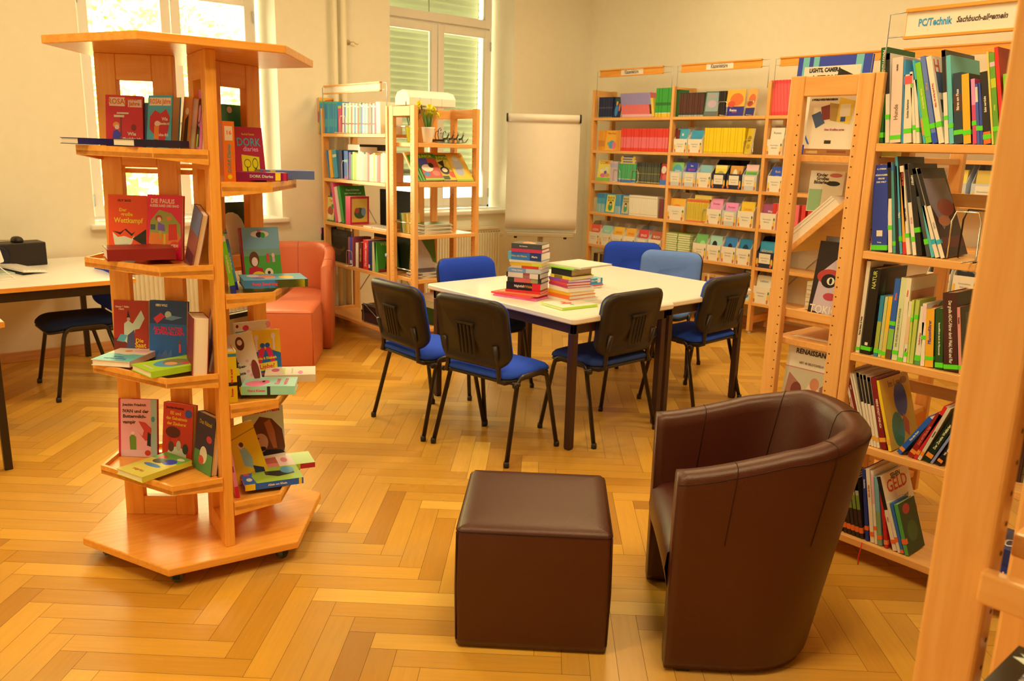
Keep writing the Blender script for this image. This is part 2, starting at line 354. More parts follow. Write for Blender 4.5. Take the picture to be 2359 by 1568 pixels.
def side_frame(parent, x, y, ax, depth, H, st=.06, th=.032, rails=(), name='side_frame', holes=True):
    """ladder side frame: plane across the bookcase depth. ax='x': depth runs along +x from x; ax='y': depth runs along y."""
    s = MB(); hl = MB()
    def bx(d0, d1, z0, z1, mat):
        if ax == 'x': s.box(x+d0, x+d1, y-th/2, y+th/2, z0, z1, mat)
        else: s.box(x-th/2, x+th/2, y+d0, y+d1, z0, z1, mat)
    bx(0, st, .02, H, BEECH['Z']); bx(depth-st, depth, .02, H, BEECH['Z'])
    hz = BEECH['X' if ax == 'x' else 'Y']
    for z in (H-.075, .09)+tuple(rails): bx(st, depth-st, z, z+.07, hz)
    o = s.build(name, parent, bevel=.004)
    if holes:
        for d in (st-.014, depth-st+.014):
            if ax == 'x': hole_row(hl, x+d, y-th/2, .25, H-.12, 0, -1, HOLE)
            else: hole_row(hl, x-th/2, y+d, .25, H-.12, -1, 0, HOLE)
        hl.build('shelf_pin_holes', o)
    f = MB()
    for d in (st/2, depth-st/2):
        p = (x+d, y) if ax == 'x' else (x, y+d)
        f.lathe([(.022, 0), (.022, .012), (.009, .016), (.009, .03)], METAL, 14, TR(*p, 0))
    f.build('levelling_feet', o); return o
def shelf_board(parent, x0, x1, y0, y1, ztop, ax, th=.028, name='shelf'):
    return MB().box(x0, x1, y0, y1, ztop-th, ztop, BEECH[ax]).build(name, parent, bevel=.003)
def shelf_label(shelf, x, y0, y1, z0, z1, body=None, size=.012):
    a = MB().box(x-.0012, x-.0002, min(y0, y1), max(y0, y1), z0, z1, LAB); o = a.build('shelf_label', shelf)
    if body:
        t = MB(); put_text(t, body, size, Matrix(((0, 0, -1, x-.0018), (-1, 0, 0, (y0+y1)/2), (0, 1, 0, (z0+z1)/2), (0, 0, 0, 1))), INK, fit=abs(y0-y1)*.85); t.build('lettering', o)
    return o
def topsign(parent, x, y0, y1, z0, z1, zb, yr0, yr1, texts, paper=None, mat=None, lab=''):
    """wooden sign strip on a wire holder, facing -x; y0 is the left end seen from the room"""
    W_ = MB()
    for ya, yb in ((yr0, y0), (yr1, y1)):
        W_.tube([(x+.012, ya, zb), (x+.012, ya, z1-.012), (x+.012, yb, z1-.008)], .003, METAL, 6); W_.tube([(x+.012, ya, z0+.012), (x+.012, yb, z0+.012)], .0025, METAL, 6)
    so_ = MB(); mm = mat or BEECHD['Y']
    so_.box(x+.006, x+.014, y1, y0, z0, z1, mm); so_.box(x-.006, x+.014, y1, y0, z1-.012, z1, mm); so_.box(x-.006, x+.014, y1, y0, z0, z0+.010, mm)
    o = so_.build('sign', parent, bevel=.0015)
    if paper:
        MB().box(x+.004, x+.0058, paper[1], paper[0], z0+.010, z1-.012, LAB).build('sign_paper', o)
    for body, yc, size, mt, bold, sh, fit in texts:
        t = MB(); put_text(t, body, size, Matrix(((0, 0, -1, x+.0034), (-1, sh*-1, 0, yc), (0, 1, 0, (z0+z1)/2), (0, 0, 0, 1))), mt, bold, fit); t.build('lettering', o)
    W_.build('wire_holder', parent); return o
def brace(parent, x, y0, y1, z0, z1):
    MB().tube([(x, y0, z0), (x, y1, z1)], .005, METAL, 6).build('cross_brace', parent); MB().tube([(x, y1, z0), (x, y0, z1)], .005, METAL, 6).build('cross_brace', parent)
DARKTXT = M('5A4430', .7, .2); BLUETXT = M('4A90B8', .6, .2)
# --- long bookcase on the right-hand wall: bays of 1.04 m, front at x = 6.42
KX, KY = 6.42, [6.235, 5.195, 4.155, 3.115, 2.075]
KZ = [1.92, 1.59, 1.277, .95, .61, .29]
kb = thing('bookcase', 'long beech bookcase along the right wall, several bays wide, with paper-labelled shelves', 'bookcase', (KX, 4.155, 0))
def rel(o, root): o.matrix_parent_inverse = root.matrix_basis.inverted(); return o
KSH = {}
for y in KY: side_frame(kb, KX, y, 'x', .34, 2.2, rails=(1.1,), holes=False)
for i in range(4):
    a, c = KY[i], KY[i+1]
    for j, z in enumerate(KZ): KSH[i, j] = shelf_board(kb, KX, KX+.30, c+.017, a-.017, z, 'Y')
    brace(kb, KX+.33, a-.03, c+.03, 1.3, .3)
    topsign(kb, KX-.0, a-.07 if i == 0 else a-.075, c+.14 if i == 0 else c+.10, 2.318, 2.392, 2.15, a-.03, c+.03, [('Klassenlektüre', (a+c)/2+.02, .05, DARKTXT, .0012, 0, .18)] if i < 2 else [], ((a+c)/2+.16, (a+c)/2-.13) if i < 2 else None)
for c in kb.children: rel(c, kb)
def klabels():
    L = {(0, 0): ((230, 310), (610, 720)), (0, 1): ((250, 370), (575, 690)), (0, 2): ((190, 310), (405, 460), (805, 860)), (1, 0): ((1200, 1300), (1625, 1745)), (1, 1): ((1070, 1160), (1375, 1475)),
         (1, 2): ((1045, 1220), (1290, 1400), (1545, 1665), (1810, 1930)), (2, 0): ((2160, 2260),), (2, 2): ((2070, 2170),)}
    for (i, j), rs in L.items():
        for p, q in rs:
            a, b_ = ox(1340+p/4.718, 300, KX).y, ox(1340+q/4.718, 300, KX).y
            rel(shelf_label(KSH[i, j], KX, a, b_, KZ[j]-.026, KZ[j]-.003), kb)
    L = {(0, 3): ((190, 330), (710, 810)), (1, 3): ((985, 1100), (1430, 1585), (1730, 1860)), (2, 3): ((2040, 2140),), (0, 4): ((90, 155),), (1, 4): ((1030, 1150),)}
    for (i, j), rs in L.items():
        for p, q in rs:
            a, b_ = ox(1340+p/4.718, 500, KX).y, ox(1340+q/4.718, 500, KX).y
            rel(shelf_label(KSH[i, j], KX, a, b_, KZ[j]-.026, KZ[j]-.003), kb)
klabels()
# --- bookcase between the windows: front at x = 3.46, from the wall to the display unit
LX, LY0, LY1, LZ = 3.46, 6.565, 5.535, [1.675, 1.303, .932, .585, .134]
lb = thing('bookcase', 'sunlit beech bookcase standing at right angles to the wall between the two windows', 'bookcase', (LX, 6.07, 0))
for y in (LY0, LY1): side_frame(lb, LX, y, 'x', .34, 1.88, rails=(.95,), holes=False)
LSH = [shelf_board(lb, LX, LX+.30, LY1+.017, LY0-.017, z, 'Y') for z in LZ]
brace(lb, LX+.33, LY0-.03, LY1+.03, 1.2, .3)
topsign(lb, LX, 6.51, 5.62, 1.99, 2.062, 1.86, LY0-.01, LY1+.01, [], (6.50, 5.63))
for c in lb.children: rel(c, lb)
for j, (p, q, r_) in enumerate(((0, 0, 0), (0, 0, 0), (5.83, 5.76, 0), (6.05, 5.98, 0), (6.02, 5.92, 0))):
    if p: rel(shelf_label(LSH[j], LX, p, q, LZ[j]-.025, LZ[j]-.003), lb)
# --- display unit at its end, facing the room (front at y = 5.15)
UX0, UX1, UY = 3.46, 4.07, 5.155
ub = thing('display_unit', 'narrow beech display unit with plants and magazines at the end of the sunlit bookcase', 'shelf unit', (3.76, 5.3, 0))
for x in (UX0+.017, UX1-.017): side_frame(ub, x, UY, 'y', .35, 1.88, rails=())
USH = [shelf_board(ub, UX0+.034, UX1-.034, UY, UY+.33, z, 'X', .03) for z in (1.613, .932, .597, .21)]
# sloping magazine shelf
s = MB(); Ts = TR(0, UY, 1.308, 0, 0, 0) @ Matrix.Rotation(R(50), 4, 'X')
s.box(UX0+.036, UX1-.036, -.0, .31, -.018, 0, BEECH['X'], Ts); s.build('sloping_shelf', ub, bevel=.003)
MB().box(UX0+.036, UX1-.036, UY-.012, UY+.012, 1.29, 1.33, BEECH['X']).build('front_lip', ub, bevel=.006)
MB().box(UX0+.04, UX1-.04, UY+.335, UY+.347, 1.80, 1.87, BEECH['X']).build('top_rail', ub, bevel=.003)
for x in (UX0+.28, UX1-.2): MB().box(x-.03, x+.03, UY+.325, UY+.347, .05, 1.87, BEECH['Z']).build('back_post', ub, bevel=.003)
for z in (1.73, 1.02, .66): MB().tube([(UX0+.02, UY+.06, z), (UX0+.02, UY+.29, z)], .005, CHROME, 8).build('side_wire', ub)
for c in ub.children: rel(c, ub)
# --- bookcase on the right with non-fiction, front at x = 3.05
MX, MY0, MY1, MZ = 3.05, 1.52, .56, [1.648, 1.250, .850, .492, .10]
mbk = thing('bookcase', 'beech bookcase on the right filled with spine-labelled non-fiction behind the brown armchair', 'bookcase', (MX, 1.04, 0))
for y in (MY0, MY1): side_frame(mbk, MX, y, 'x', .34, 1.90, rails=(.95,))
MSH = [shelf_board(mbk, MX, MX+.30, MY1+.017, MY0-.017, z, 'Y', .03) for z in MZ]
for z in (1.42, .66): MB().box(MX+.322, MX+.338, MY1+.017, MY0-.017, z, z+.05, BEECH['Y']).build('back_rail', mbk, bevel=.003)
ys = [ox(px, 70, MX).y for px in (2085, 2108, 2137, 2208, 2237, 2300)]
topsign(mbk, MX, 1.452, .60, 2.006, 2.108, 1.88, MY0-.005, MY1+.0, [('PC/Technik', ox(2133, 70, MX).y, .034, BLUETXT, .0012, 0, ox(2098, 70, MX).y-ox(2169, 70, MX).y), ('Sachbuch-allgemein', ox(2232, 65, MX).y, .026, DARKTXT, .0008, .2, ox(2180, 70, MX).y-ox(2285, 70, MX).y)], (1.448, .604))
for c in mbk.children: rel(c, mbk)
for j, (p, q, z0, z1, body) in {0: ((2032), (2098), 0, 0, 'HAUSTIERE & PFLEGE'), 1: (2083, 2145, 0, 0, 'TIERWELT'), 2: (2024, 2091, 0, 0, 'PFLANZENWELT'), 3: (2100, 2168, 0, 0, '')}.items():
    yy = {0: 340, 1: 587, 2: 838, 3: 1090}[j]
    rel(shelf_label(MSH[j], MX, ox(p, yy, MX).y, ox(q, yy, MX).y, MZ[j]-.028, MZ[j]+.0, body, .014), mbk)
# --- narrow display unit beside it
eb = thing('display_unit', 'narrow beech display unit with face-out books between the brown armchair and the non-fiction bookcase', 'shelf unit', (MX, 1.7, 0))
EY0, EY1 = 1.882, 1.540
s = MB()
for a, c in ((EY0-.062, EY0), (EY1, EY1+.062)): s.box(MX, MX+.034, a, c, .02, 1.90, BEECH['Z'])
for z0, z1 in ((1.822, 1.897), (.09, .16)): s.box(MX+.002, MX+.032, EY1+.062, EY0-.062, z0, z1, BEECH['Y'])
ef = s.build('front_frame', eb, bevel=.004); hl = MB()
hole_row(hl, MX, EY0-.05, .25, 1.76, -1, 0, HOLE); hole_row(hl, MX, EY1+.05, .25, 1.76, -1, 0, HOLE); hl.build('shelf_pin_holes', ef)
for x in (3.95,):
    s = MB()
    for a, c in ((EY0-.062, EY0), (EY1, EY1+.062)): s.box(x, x+.034, a, c, .02, 1.90, BEECH['Z'])
    for z0, z1 in ((1.822, 1.897), (.09, .16)): s.box(x+.002, x+.032, EY1+.062, EY0-.062, z0, z1, BEECH['Y'])
    s.build('back_frame', eb, bevel=.004)
for z in (1.60, .942, .845, .45, .12): shelf_board(eb, MX+.05, 3.94, EY1+.01, EY0-.01, z, 'X')
MB().box(MX+.036, MX+.05, EY1+.01, EY0-.01, .935, .972, BEECH['Y']).build('front_lip', eb, bevel=.003)
s = MB(); s.box(0, .86, -.012, .012, 0, .36, BEECH['X'], TR(MX+.06, EY0-.03, 1.21, 0, 0, R(47))); s.build('sloping_shelf', eb, bevel=.003)
for c in eb.children: rel(c, eb)
# --- bookcase at the right edge, close to the camera
nb = thing('bookcase', 'beech bookcase cut off by the right edge of the picture, its drilled post in front', 'bookcase', (1.02, .1, 0))
s = MB(); s.box(1.0, 1.038, .293, .361, .02, 1.9, BEECH['Z']); po = s.build('post', nb, bevel=.006, seg=3)
hl = MB(); hole_row(hl, 1.024, .293, .5, 1.8, 0, -1, HOLE, .0381)
z = .5
hl.build('shelf_pin_holes', po)
MB().box(1.30, 1.338, .293, .361, .02, 1.9, BEECH['Z']).build('post', nb, bevel=.006); MB().box(1.038, 1.30, .31, .345, 1.83, 1.9, BEECH['X']).build('top_rail', nb, bevel=.004)
MB().box(1.038, 1.34, -.62, .288, 1.142, 1.172, BEECH['Y']).build('shelf', nb, bevel=.004)
MB().box(.985, 1.005, -.62, .300, 1.095, 1.135, BEECH['Y']).build('front_rail', nb, bevel=.004)
MB().box(1.0, 1.34, -.62, .284, .905, .93, BEECH['Y']).build('shelf', nb, bevel=.004)
MB().box(1.05, 1.34, -.62, .288, .08, .11, BEECH['Y']).build('shelf', nb, bevel=.004)
s = MB(); s.box(1.0, 1.038, -.69, -.62, .02, 1.9, BEECH['Z']).box(1.30, 1.338, -.69, -.62, .02, 1.9, BEECH['Z']); s.build('post', nb, bevel=.006)
for c in nb.children: rel(c, nb)

# --- hexagonal book tower on castors
TC, TA = Vector((1.123, 3.188)), R(-8.3)
tw = thing('book_tower', 'hexagonal beech book tower on castors with shelves of face-out children\'s books', 'display stand', T=TR(TC.x, TC.y, 0) @ Matrix.Rotation(.014, 4, 'Y') @ Matrix.Rotation(TA, 4, 'Z'))
def hexa(r): return [(r*cos(R(60*k)), r*sin(R(60*k))) for k in range(6)]
MB().prism(hexa(.473), .060, .090, BEECHD['X']).build('base_board', tw, bevel=.004)
MB().prism(hexa(.470), 1.893, 1.921, BEECHD['X']).build('top_board', tw, bevel=.003)
for k in range(6):
    t = R(60*k); p = (.39*cos(t), .39*sin(t)); c = MB()
    c.box(-.016, .016, -.020, .020, .050, .060, DARK); c.tube([(-.013, 0, .022), (.013, 0, .022)], .022, M('5C5A3A', .4), 16); c.box(-.018, -.014, -.012, .012, .015, .055, DARK); c.box(.014, .018, -.012, .012, .015, .055, DARK)
    c.build('castor', tw, T=TR(*p, 0, t))
HP = .335
for k in range(3):
    s = MB(); a0, a1 = .055, HP
    s.box(a1-.075, a1, -.018, .018, .09, 1.893, BEECHD['Z']); s.box(a0, a0+.075, -.018, .018, .09, 1.893, BEECHD['Z'])
    for z0, z1 in ((.09, .17), (1.495, 1.545), (1.10, 1.15), (.70, .75), (.31, .36), (1.80, 1.893)): s.box(a0+.075, a1-.075, -.0175, .0175, z0, z1, BEECHD['X'])
    s.build('upright_panel', tw, T=Matrix.Rotation(R(30+120*k), 4, 'Z'), bevel=.003)
TZ = {0: (1.565, 1.170, .775, .373), 1: (1.458, 1.062, .652, .267), 2: (1.50, 1.11, .71, .31)}
# sector 0: between the panels at 150 and 270 deg (left front); sector 1: 270..30 (right front); sector 2: 30..150 (back)
SEC = {0: 210, 1: 330, 2: 90}
def sector_poly(rc, off=.019, inner=.05):
    ap = rc*cos(R(30)); L = Vector((ap*cos(R(-60)), ap*sin(R(-60)))); Rr = Vector((ap*cos(R(60)), ap*sin(R(60))))
    nL = Vector((sin(R(60)), cos(R(60))))*off; nR = Vector((sin(R(60)), -cos(R(60))))*off
    c1 = Vector((rc*cos(R(-30)), rc*sin(R(-30)))); c2 = Vector((rc*cos(R(30)), rc*sin(R(30))))
    b0 = Vector((inner+.0, 0)); return [b0, L+nL, c1, c2, Rr+nR]
for sc, ang in SEC.items():
    for z in TZ[sc]:
        sh = thing('shelf', None, None, T=TR(0, 0, z, R(ang))); sh.parent = tw
        P5 = sector_poly(.392); MB().prism([tuple(p) for p in P5], -.034, -.016, BEECHD['X']).build('shelf_board', sh, bevel=.002)
        s = MB(); Q5 = sector_poly(.378)
        for i, (h0, h1) in ((1, (-.052, -.034)), (2, (-.034, -.034)), (3, (-.034, -.052))):
            a, c, ai, ci = P5[i], P5[i+1], Q5[i], Q5[i+1]
            vs = [(*a, h0), (*c, h1), (*c, 0), (*a, 0), (*ai, h0), (*ci, h1), (*ci, 0), (*ai, 0)]
            s.add([Vector(v) for v in vs], [(0, 1, 2, 3), (7, 6, 5, 4), (3, 2, 6, 7), (0, 4, 5, 1), (1, 5, 6, 2), (0, 3, 7, 4)], BEECHD['X'])
        s.build('shelf_lip', sh)
def sec_M(sc, lvl): return TR(TC.x, TC.y, 0) @ Matrix.Rotation(.014, 4, 'Y') @ TR(0, 0, TZ[sc][lvl]-.016, TA+R(SEC[sc]))    # frame of one shelf: +x points outwards

# --- tables
TOPW = M('F7DFA8', .3, .45); LEGM = M('3A1C10', .4, .5)
def table(label, x0, x1, y0, y1, rz=0):
    cx, cy = (x0+x1)/2, (y0+y1)/2; t = thing('table', label, 'table', (cx, cy, 0), rz, 'white tables pushed together'); w_, d = (x1-x0)/2, (y1-y0)/2
    rings = [[Vector((u, v, z)) for u, v in rrect(2*w_, 2*d, .03, 5, ins)] for ins, z in ((.006, .708), (0, .714), (0, .734), (.006, .740))]
    MB().loft(rings, TOPW, False).build('tabletop', t)
    s = MB(); q = .035
    for a, c, e, f in ((-w_+q, w_-q, -d+q, -d+q+.025), (-w_+q, w_-q, d-q-.025, d-q), (-w_+q, -w_+q+.025, -d+q, d-q), (w_-q-.025, w_-q, -d+q, d-q)): s.box(a, c, e, f, .650, .708, LEGM)
    s.build('apron_frame', t, bevel=.002)
    for sx in (-1, 1):
        for sy in (-1, 1):
            x, y = sx*(w_-q-.02), sy*(d-q-.02); MB().box(x-.02, x+.02, y-.02, y+.02, .008, .650, LEGM).box(x-.018, x+.018, y-.018, y+.018, 0, .008, BLK).build('leg', t, bevel=.004)
    MB().box(-w_+q-.004, -w_+q, -.02, .02, .665, .69, LAB).build('sticker', t)
    return t
table('white-topped table nearest the camera, carrying the stacks of books', 2.962, 3.795, 2.945, 4.285)
table('white-topped empty table at the right, pushed against the one with book stacks', 3.800, 4.640, 2.985, 4.345)
# --- stacking chairs
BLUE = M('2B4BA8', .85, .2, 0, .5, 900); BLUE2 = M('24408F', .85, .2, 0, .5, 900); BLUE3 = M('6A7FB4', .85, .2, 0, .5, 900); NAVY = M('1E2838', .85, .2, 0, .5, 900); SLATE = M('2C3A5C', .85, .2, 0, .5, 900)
def make_chair(fab, fabb):
    t = thing('stacking_chair', None, 'chair')
    for s_ in (-1, 1):
        y0, y1 = .262*s_, .235*s_
        pts = [(-.005, y0, .012), (.098, y1, .405)]+arc((.150, .392), .055, 170, 95, 5, y=y1)+arc((.300, .392), .055, 85, 10, 5, y=y1)+[(.358, y1, .392), (.425, y0, .012)]
        MB().tube(pts, .0125, BLKM, 10).build('side_legs', t)
        for fx in (-.006, .426): MB().lathe([(.015, 0), (.016, .015), (.014, .03)], BLK, 12, TR(fx, y0, 0)).build('foot_cap', t)
    s = MB(); s.box(.08, .10, -.235, .235, .415, .43, BLKM); s.box(.33, .35, -.235, .235, .415, .43, BLKM)
    s.tube([(.085, -.262, .42), (.085, .262, .42)], .010, BLKM, 8); s.build('cross_bars', t)
    def bow(u, v): return -.018*((u-.0)/.22)**2*0+.012*(v/.22)**2
    shell = MB(); cush = MB()
    rg = []
    for ins, z in ((.03, .428), (.006, .436), (0, .444), (.004, .452)): rg.append([Vector((.225+u, v, z+.014*(v/.23)**2*-1-(.03*max(0, u-.1)**2/.0144))) for u, v in rrect(.43, .46, .10, 7, ins)])
    shell.loft(rg, BLK)
    rg = []
    for ins, z in ((.006, .452), (-.002, .462), (.002, .476), (.02, .487), (.07, .492), (.14, .490)): rg.append([Vector((.225+u, v, z-.012*(v/.23)**2-(.03*max(0, u-.1)**2/.0144))) for u, v in rrect(.43, .46, .10, 7, ins)])
    cush.loft(rg, fab); shell.build('seat_shell', t); cush.build('seat', t)
    def bk(u, v, d):                       # u across, v up, d depth forward; leaning back, wrapped round the sitter
        lean = R(11); dd = d+.055*(u/.23)**2; return Vector((-.03+dd*cos(lean)-(v)*sin(lean), u, .675+v*cos(lean)+dd*sin(lean)))
    sh = MB(); rg = []
    for ins, d in ((.17, -.021), (.12, -.021), (.075, -.021), (.045, -.022), (.034, -.030), (.012, -.030), (0, -.018), (0, .004), (.06, .001), (.12, .001), (.17, .001)): rg.append([bk(u, v, d) for u, v in rrect(.475, .365, .08, 7, ins)])
    sh.loft(rg, BLK)
    o = sh.build('back_shell', t)
    rb = MB()
    for u in (-.055, -.03, -.005, .02, .045): rb.add([bk(u+a, v, d) for v in (-.11, .05) for a, d in ((-.008, -.0195), (-.004, -.027), (.004, -.027), (.008, -.0195))], [(0, 1, 5, 4), (1, 2, 6, 5), (2, 3, 7, 6), (3, 0, 4, 7), (0, 3, 2, 1), (4, 5, 6, 7)], BLK)
    rb.add([bk(u, v, d) for d in (-.020, -.030) for u, v in ((-.07, .052), (.065, .052), (.065, .062), (-.07, .062))], [(4, 5, 6, 7), (0, 1, 5, 4), (1, 2, 6, 5), (2, 3, 7, 6), (3, 0, 4, 7)], BLK)
    rb.build('ribbed_panel', o)
    cu = MB(); rg = []
    for ins, d in ((.006, .004), (.004, .016), (.014, .030), (.05, .040), (.10, .043), (.165, .044)): rg.append([bk(u, v, d) for u, v in rrect(.475, .365, .08, 7, ins)])
    cu.loft(rg, fabb or fab); cu.build('backrest', t)
    for s_ in (-1, 1):
        p0 = bk(.175*s_, -.05, -.024); p1 = bk(.175*s_, -.16, -.016)
        MB().tube([p0, p1, (p1.x+.002, .178*s_, .47), (.012, .185*s_, .437), (.045, .195*s_, .425), (.09, .20*s_, .424), (.20, .20*s_, .424)], [.016, .014, .0125, .0125, .0125, .0125, .0125], BLKM, 10).build('back_support', t)
    for s_ in (-1, 1): MB().lathe([(.0, 0), (.014, 0), (.014, .014), (.008, .018)], BLK, 12, TR(.06, .245*s_, .418, 0, R(90)*0, R(-90)*s_)).build('knob', t)
    return t
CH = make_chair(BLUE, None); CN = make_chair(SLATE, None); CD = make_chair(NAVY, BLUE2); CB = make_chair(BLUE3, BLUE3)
used = set()
def put_chair(proto, x, y, deg, label):
    T = TR(x, y, 0, R(deg))
    if proto.name in used: o = copy_tree(proto, None, T, label)
    else: used.add(proto.name); o = proto; o.matrix_basis = T; o['label'] = label
    o['group'] = 'blue stacking chairs'; return o
put_chair(CH, 2.462, 3.84, 0, 'blue chair at the far left side of the white table, black back towards us')
put_chair(CH, 2.535, 3.262, 10, 'blue chair with bright blue seat nearest the camera')
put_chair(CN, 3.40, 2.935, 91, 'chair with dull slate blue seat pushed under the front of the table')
put_chair(CH, 4.34, 2.985, 93, 'blue chair seen from behind at the right end of the table front')
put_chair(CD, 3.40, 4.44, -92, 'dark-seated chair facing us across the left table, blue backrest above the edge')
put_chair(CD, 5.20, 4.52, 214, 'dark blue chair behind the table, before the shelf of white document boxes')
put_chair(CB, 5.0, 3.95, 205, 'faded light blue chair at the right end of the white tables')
put_chair(CD, 1.475, 5.735, 180, 'dark chair in front of the computer desk, seen from the side')
# --- tub armchairs and cube stools
def tub_chair(name, label, T, mat, seam):
    t = thing(name, label, 'armchair', T=T); N = 44; W2, wt = .325, .085
    def path(s_, z):      # s_ -1..1 from right front, round the back, to left front; outer outline at height z (front of chair = +x side)
        D = .50+.13*min(1, max(0, z/.78)); w2 = W2-.012*(1-min(1, z/.5)); st = D-.30; a = abs(s_)
        if a > .5: x = -st*(1-(a-.5)/.5); y = w2
        else:
            th = a/.5*pi/2; x = -st-(D-st)*cos(th)**.9; y = w2*sin(th)**.8 if th > 0 else 0
        return x, math.copysign(y, s_)
    def inset(p, n_, d): return (p[0]-n_[0]*d, p[1]-n_[1]*d)
    S = [-1+2*i/N for i in range(N+1)]; rings = []
    for i, s_ in enumerate(S):
        top = .665+.125*(1-max(0, (abs(s_)-.28)/.72))**1.4 if abs(s_) > .28 else .79
        row = []
        def pn(z):
            e = .02; a_ = path(max(-1, s_-e), z); b_ = path(min(1, s_+e), z); tx, ty = b_[0]-a_[0], b_[1]-a_[1]; l = math.hypot(tx, ty) or 1
            return path(s_, z), (-ty/l*-1*-1, tx/l)   # outward normal set below
        def P(z, d):
            p, n_ = pn(z); c = (-.25, 0)
            if (p[0]-c[0])*n_[0]+(p[1]-c[1])*n_[1] < 0: n_ = (-n_[0], -n_[1])
            q = inset(p, n_, d); return Vector((q[0], q[1], z))
        for z, d in ((.008, .03), (.012, .008), (.04, 0), (.25, 0), (.45, 0), (top-.05, 0), (top-.018, .003), (top-.004, .016), (top, .04), (top-.004, wt-.016), (top-.018, wt-.004), (top-.05, wt), (.45, wt), (.25, wt), (.04, wt), (.008, wt-.02)): row.append(P(z, d))
        rings.append(row)
    b_ = MB(); b_.loft(rings, mat, True, True); o = b_.build('tub_shell', t, bevel=0)
    # front ends get a soft roll
    sm_ = MB()
    for k in (6, 14, 22, 30, 38):
        q = rings[k]; sm_.tube([q[j]+(q[j]-Vector((-.25, 0, q[j].z))).normalized()*.0005 for j in (4, 5, 6, 7)]+[q[8]+Vector((0, 0, .0006))]+[q[j]-(q[j]-Vector((-.25, 0, q[j].z))).normalized()*.0005 for j in (9, 10, 11, 12)], .0016, seam, 6)
    sm_.tube([rings[k][6]+(rings[k][6]-Vector((-.25, 0, rings[k][6].z))).normalized()*.001-Vector((0, 0, .012)) for k in range(N+1)], .0016, seam, 6)
    sm_.build('seams', o)
    # seat cushion with waterfall front
    sc_ = MB(); yw = W2-wt+.004; rg = []
    prof = [(-.52, .40), (-.48, .425), (-.30, .440), (-.10, .438), (-.03, .425), (.006, .395), (.012, .34), (.0, .27), (-.02, .22), (-.05, .215)]
    for u in range(-6, 7):
        y = yw*u/6; e = 1-.03*abs(u/6)**3; dp = .02*(u/6)**2
        rg.append([Vector((max(x, -.50+.20*(abs(u)/6)**2.2), y, z*e-dp*.3)) for x, z in prof])
    sc_.loft(rg, mat, True, False, False); sc_.build('seat', t)
    f = MB()
    for x, y in ((-.06, W2-.045), (-.06, -W2+.045), (-.40, .15), (-.40, -.15)): f.box(x-.02, x+.02, y-.02, y+.02, 0, .012, BLK)
    f.build('feet', t); return t
# front face of the brown chair runs from (1.87,1.396) to the far arm; it faces up-left in plan
tub_chair('tub_armchair', 'dark brown leather tub armchair in the foreground, seen from its side', TR(2.095, 1.626, 0, R(136)), BROWN, SEAMB)
tub_chair('tub_armchair', 'orange leather tub armchair behind the orange cube stool in front of the sunlit bookcase', TR(2.80, 5.91, 0, R(236)), ORANGE, SEAMO)
def stool(label, T, s_, h, mat, seam):
    t = thing('cube_stool', label, 'stool', T=T); b_ = MB(); rg = []
    for ins, z in ((.02, .006), (.003, .010), (0, .03), (-.004, h*.5), (0, h-.03), (.004, h-.012), (.016, h-.002), (.05, h+.001), (.12, h+.003)): rg.append([Vector((u, v, z)) for u, v in rrect(s_, s_, .022, 5, ins)])
    b_.loft(rg, mat); o = b_.build('padded_cube', t)
    sm_ = MB(); sm_.tube([Vector((u, v, h-.016)) for u, v in rrect(s_-.004, s_-.004, .022, 5, 0)], .0022, seam, 6, True)
    for sx, sy in ((1, 1), (1, -1), (-1, 1), (-1, -1)): sm_.tube([(sx*(s_/2-.005), sy*(s_/2-.005), .03), (sx*(s_/2-.004), sy*(s_/2-.004), h-.016)], .0022, seam, 6)
    sm_.build('piping', o); f = MB()
    for sx, sy in ((1, 1), (1, -1), (-1, 1), (-1, -1)): f.lathe([(.02, 0), (.02, .010)], BLK, 12, TR(sx*(s_/2-.06), sy*(s_/2-.06), 0))
    f.build('feet', t); return t
stool('dark brown leather cube stool in the foreground beside the brown armchair', TR(1.790, 1.925, 0, R(-43.5)), .50, .428, BROWN, SEAMB)
stool('orange leather cube stool in front of the orange armchair', TR(2.62, 5.60, 0, R(54)), .46, .425, ORANGE, SEAMO)
# --- flip chart
fd = Vector((5.42, 5.90, 0)); ang = math.atan2(-5.90, -5.42)
fc = thing('flip_chart', 'flip chart with a blank paper pad on a grey column stand in the corner', 'flip chart', fd, ang)
GREY = M('B89A62', .5, .4)
bd = MB().box(-.02, -.002, -.345, .345, .80, 1.86, M('E8D2A0', .5)); bd.build('board', fc, bevel=.004)
pz = MB(); pr_ = [(.004, 1.86), (.006, 1.6), (.006, 1.2), (.010, .95), (.026, .845)]
rg = [[Vector((x+.001, -.342 if z > .9 else -.352, z)), Vector((x+.001, .342 if z > .9 else .340, z))] for x, z in pr_]
vs = [v for q in rg for v in q]; n_ = len(vs); vs += [v+Vector((.008, 0, 0)) for v in vs]
pz.add(vs, [(2*i, 2*i+1, 2*i+3, 2*i+2) for i in range(4)]+[(n_+2*i+2, n_+2*i+3, n_+2*i+1, n_+2*i) for i in range(4)]+[(2*i, 2*i+2, n_+2*i+2, n_+2*i) for i in range(4)]+[(2*i+1, n_+2*i+1, n_+2*i+3, 2*i+3) for i in range(4)]+[(n_-2, n_-1, 2*n_-1, 2*n_-2)], M('F4DCAA', .8, .2), True); pz.build('paper_pad', fc)
MB().tube([(.012, -.338, 1.872), (.012, .338, 1.872)], .036, M('F4DEAE', .6), 18).build('clamp_roll', fc)
for s_ in (-1, 1): MB().tube([(.012, .336*s_, 1.872), (.012, .352*s_, 1.872)], .040, BLK, 18).build('roll_end_cap', fc)
MB().box(-.02, .06, -.32, .32, .765, .80, GREY).build('pen_tray', fc, bevel=.004)
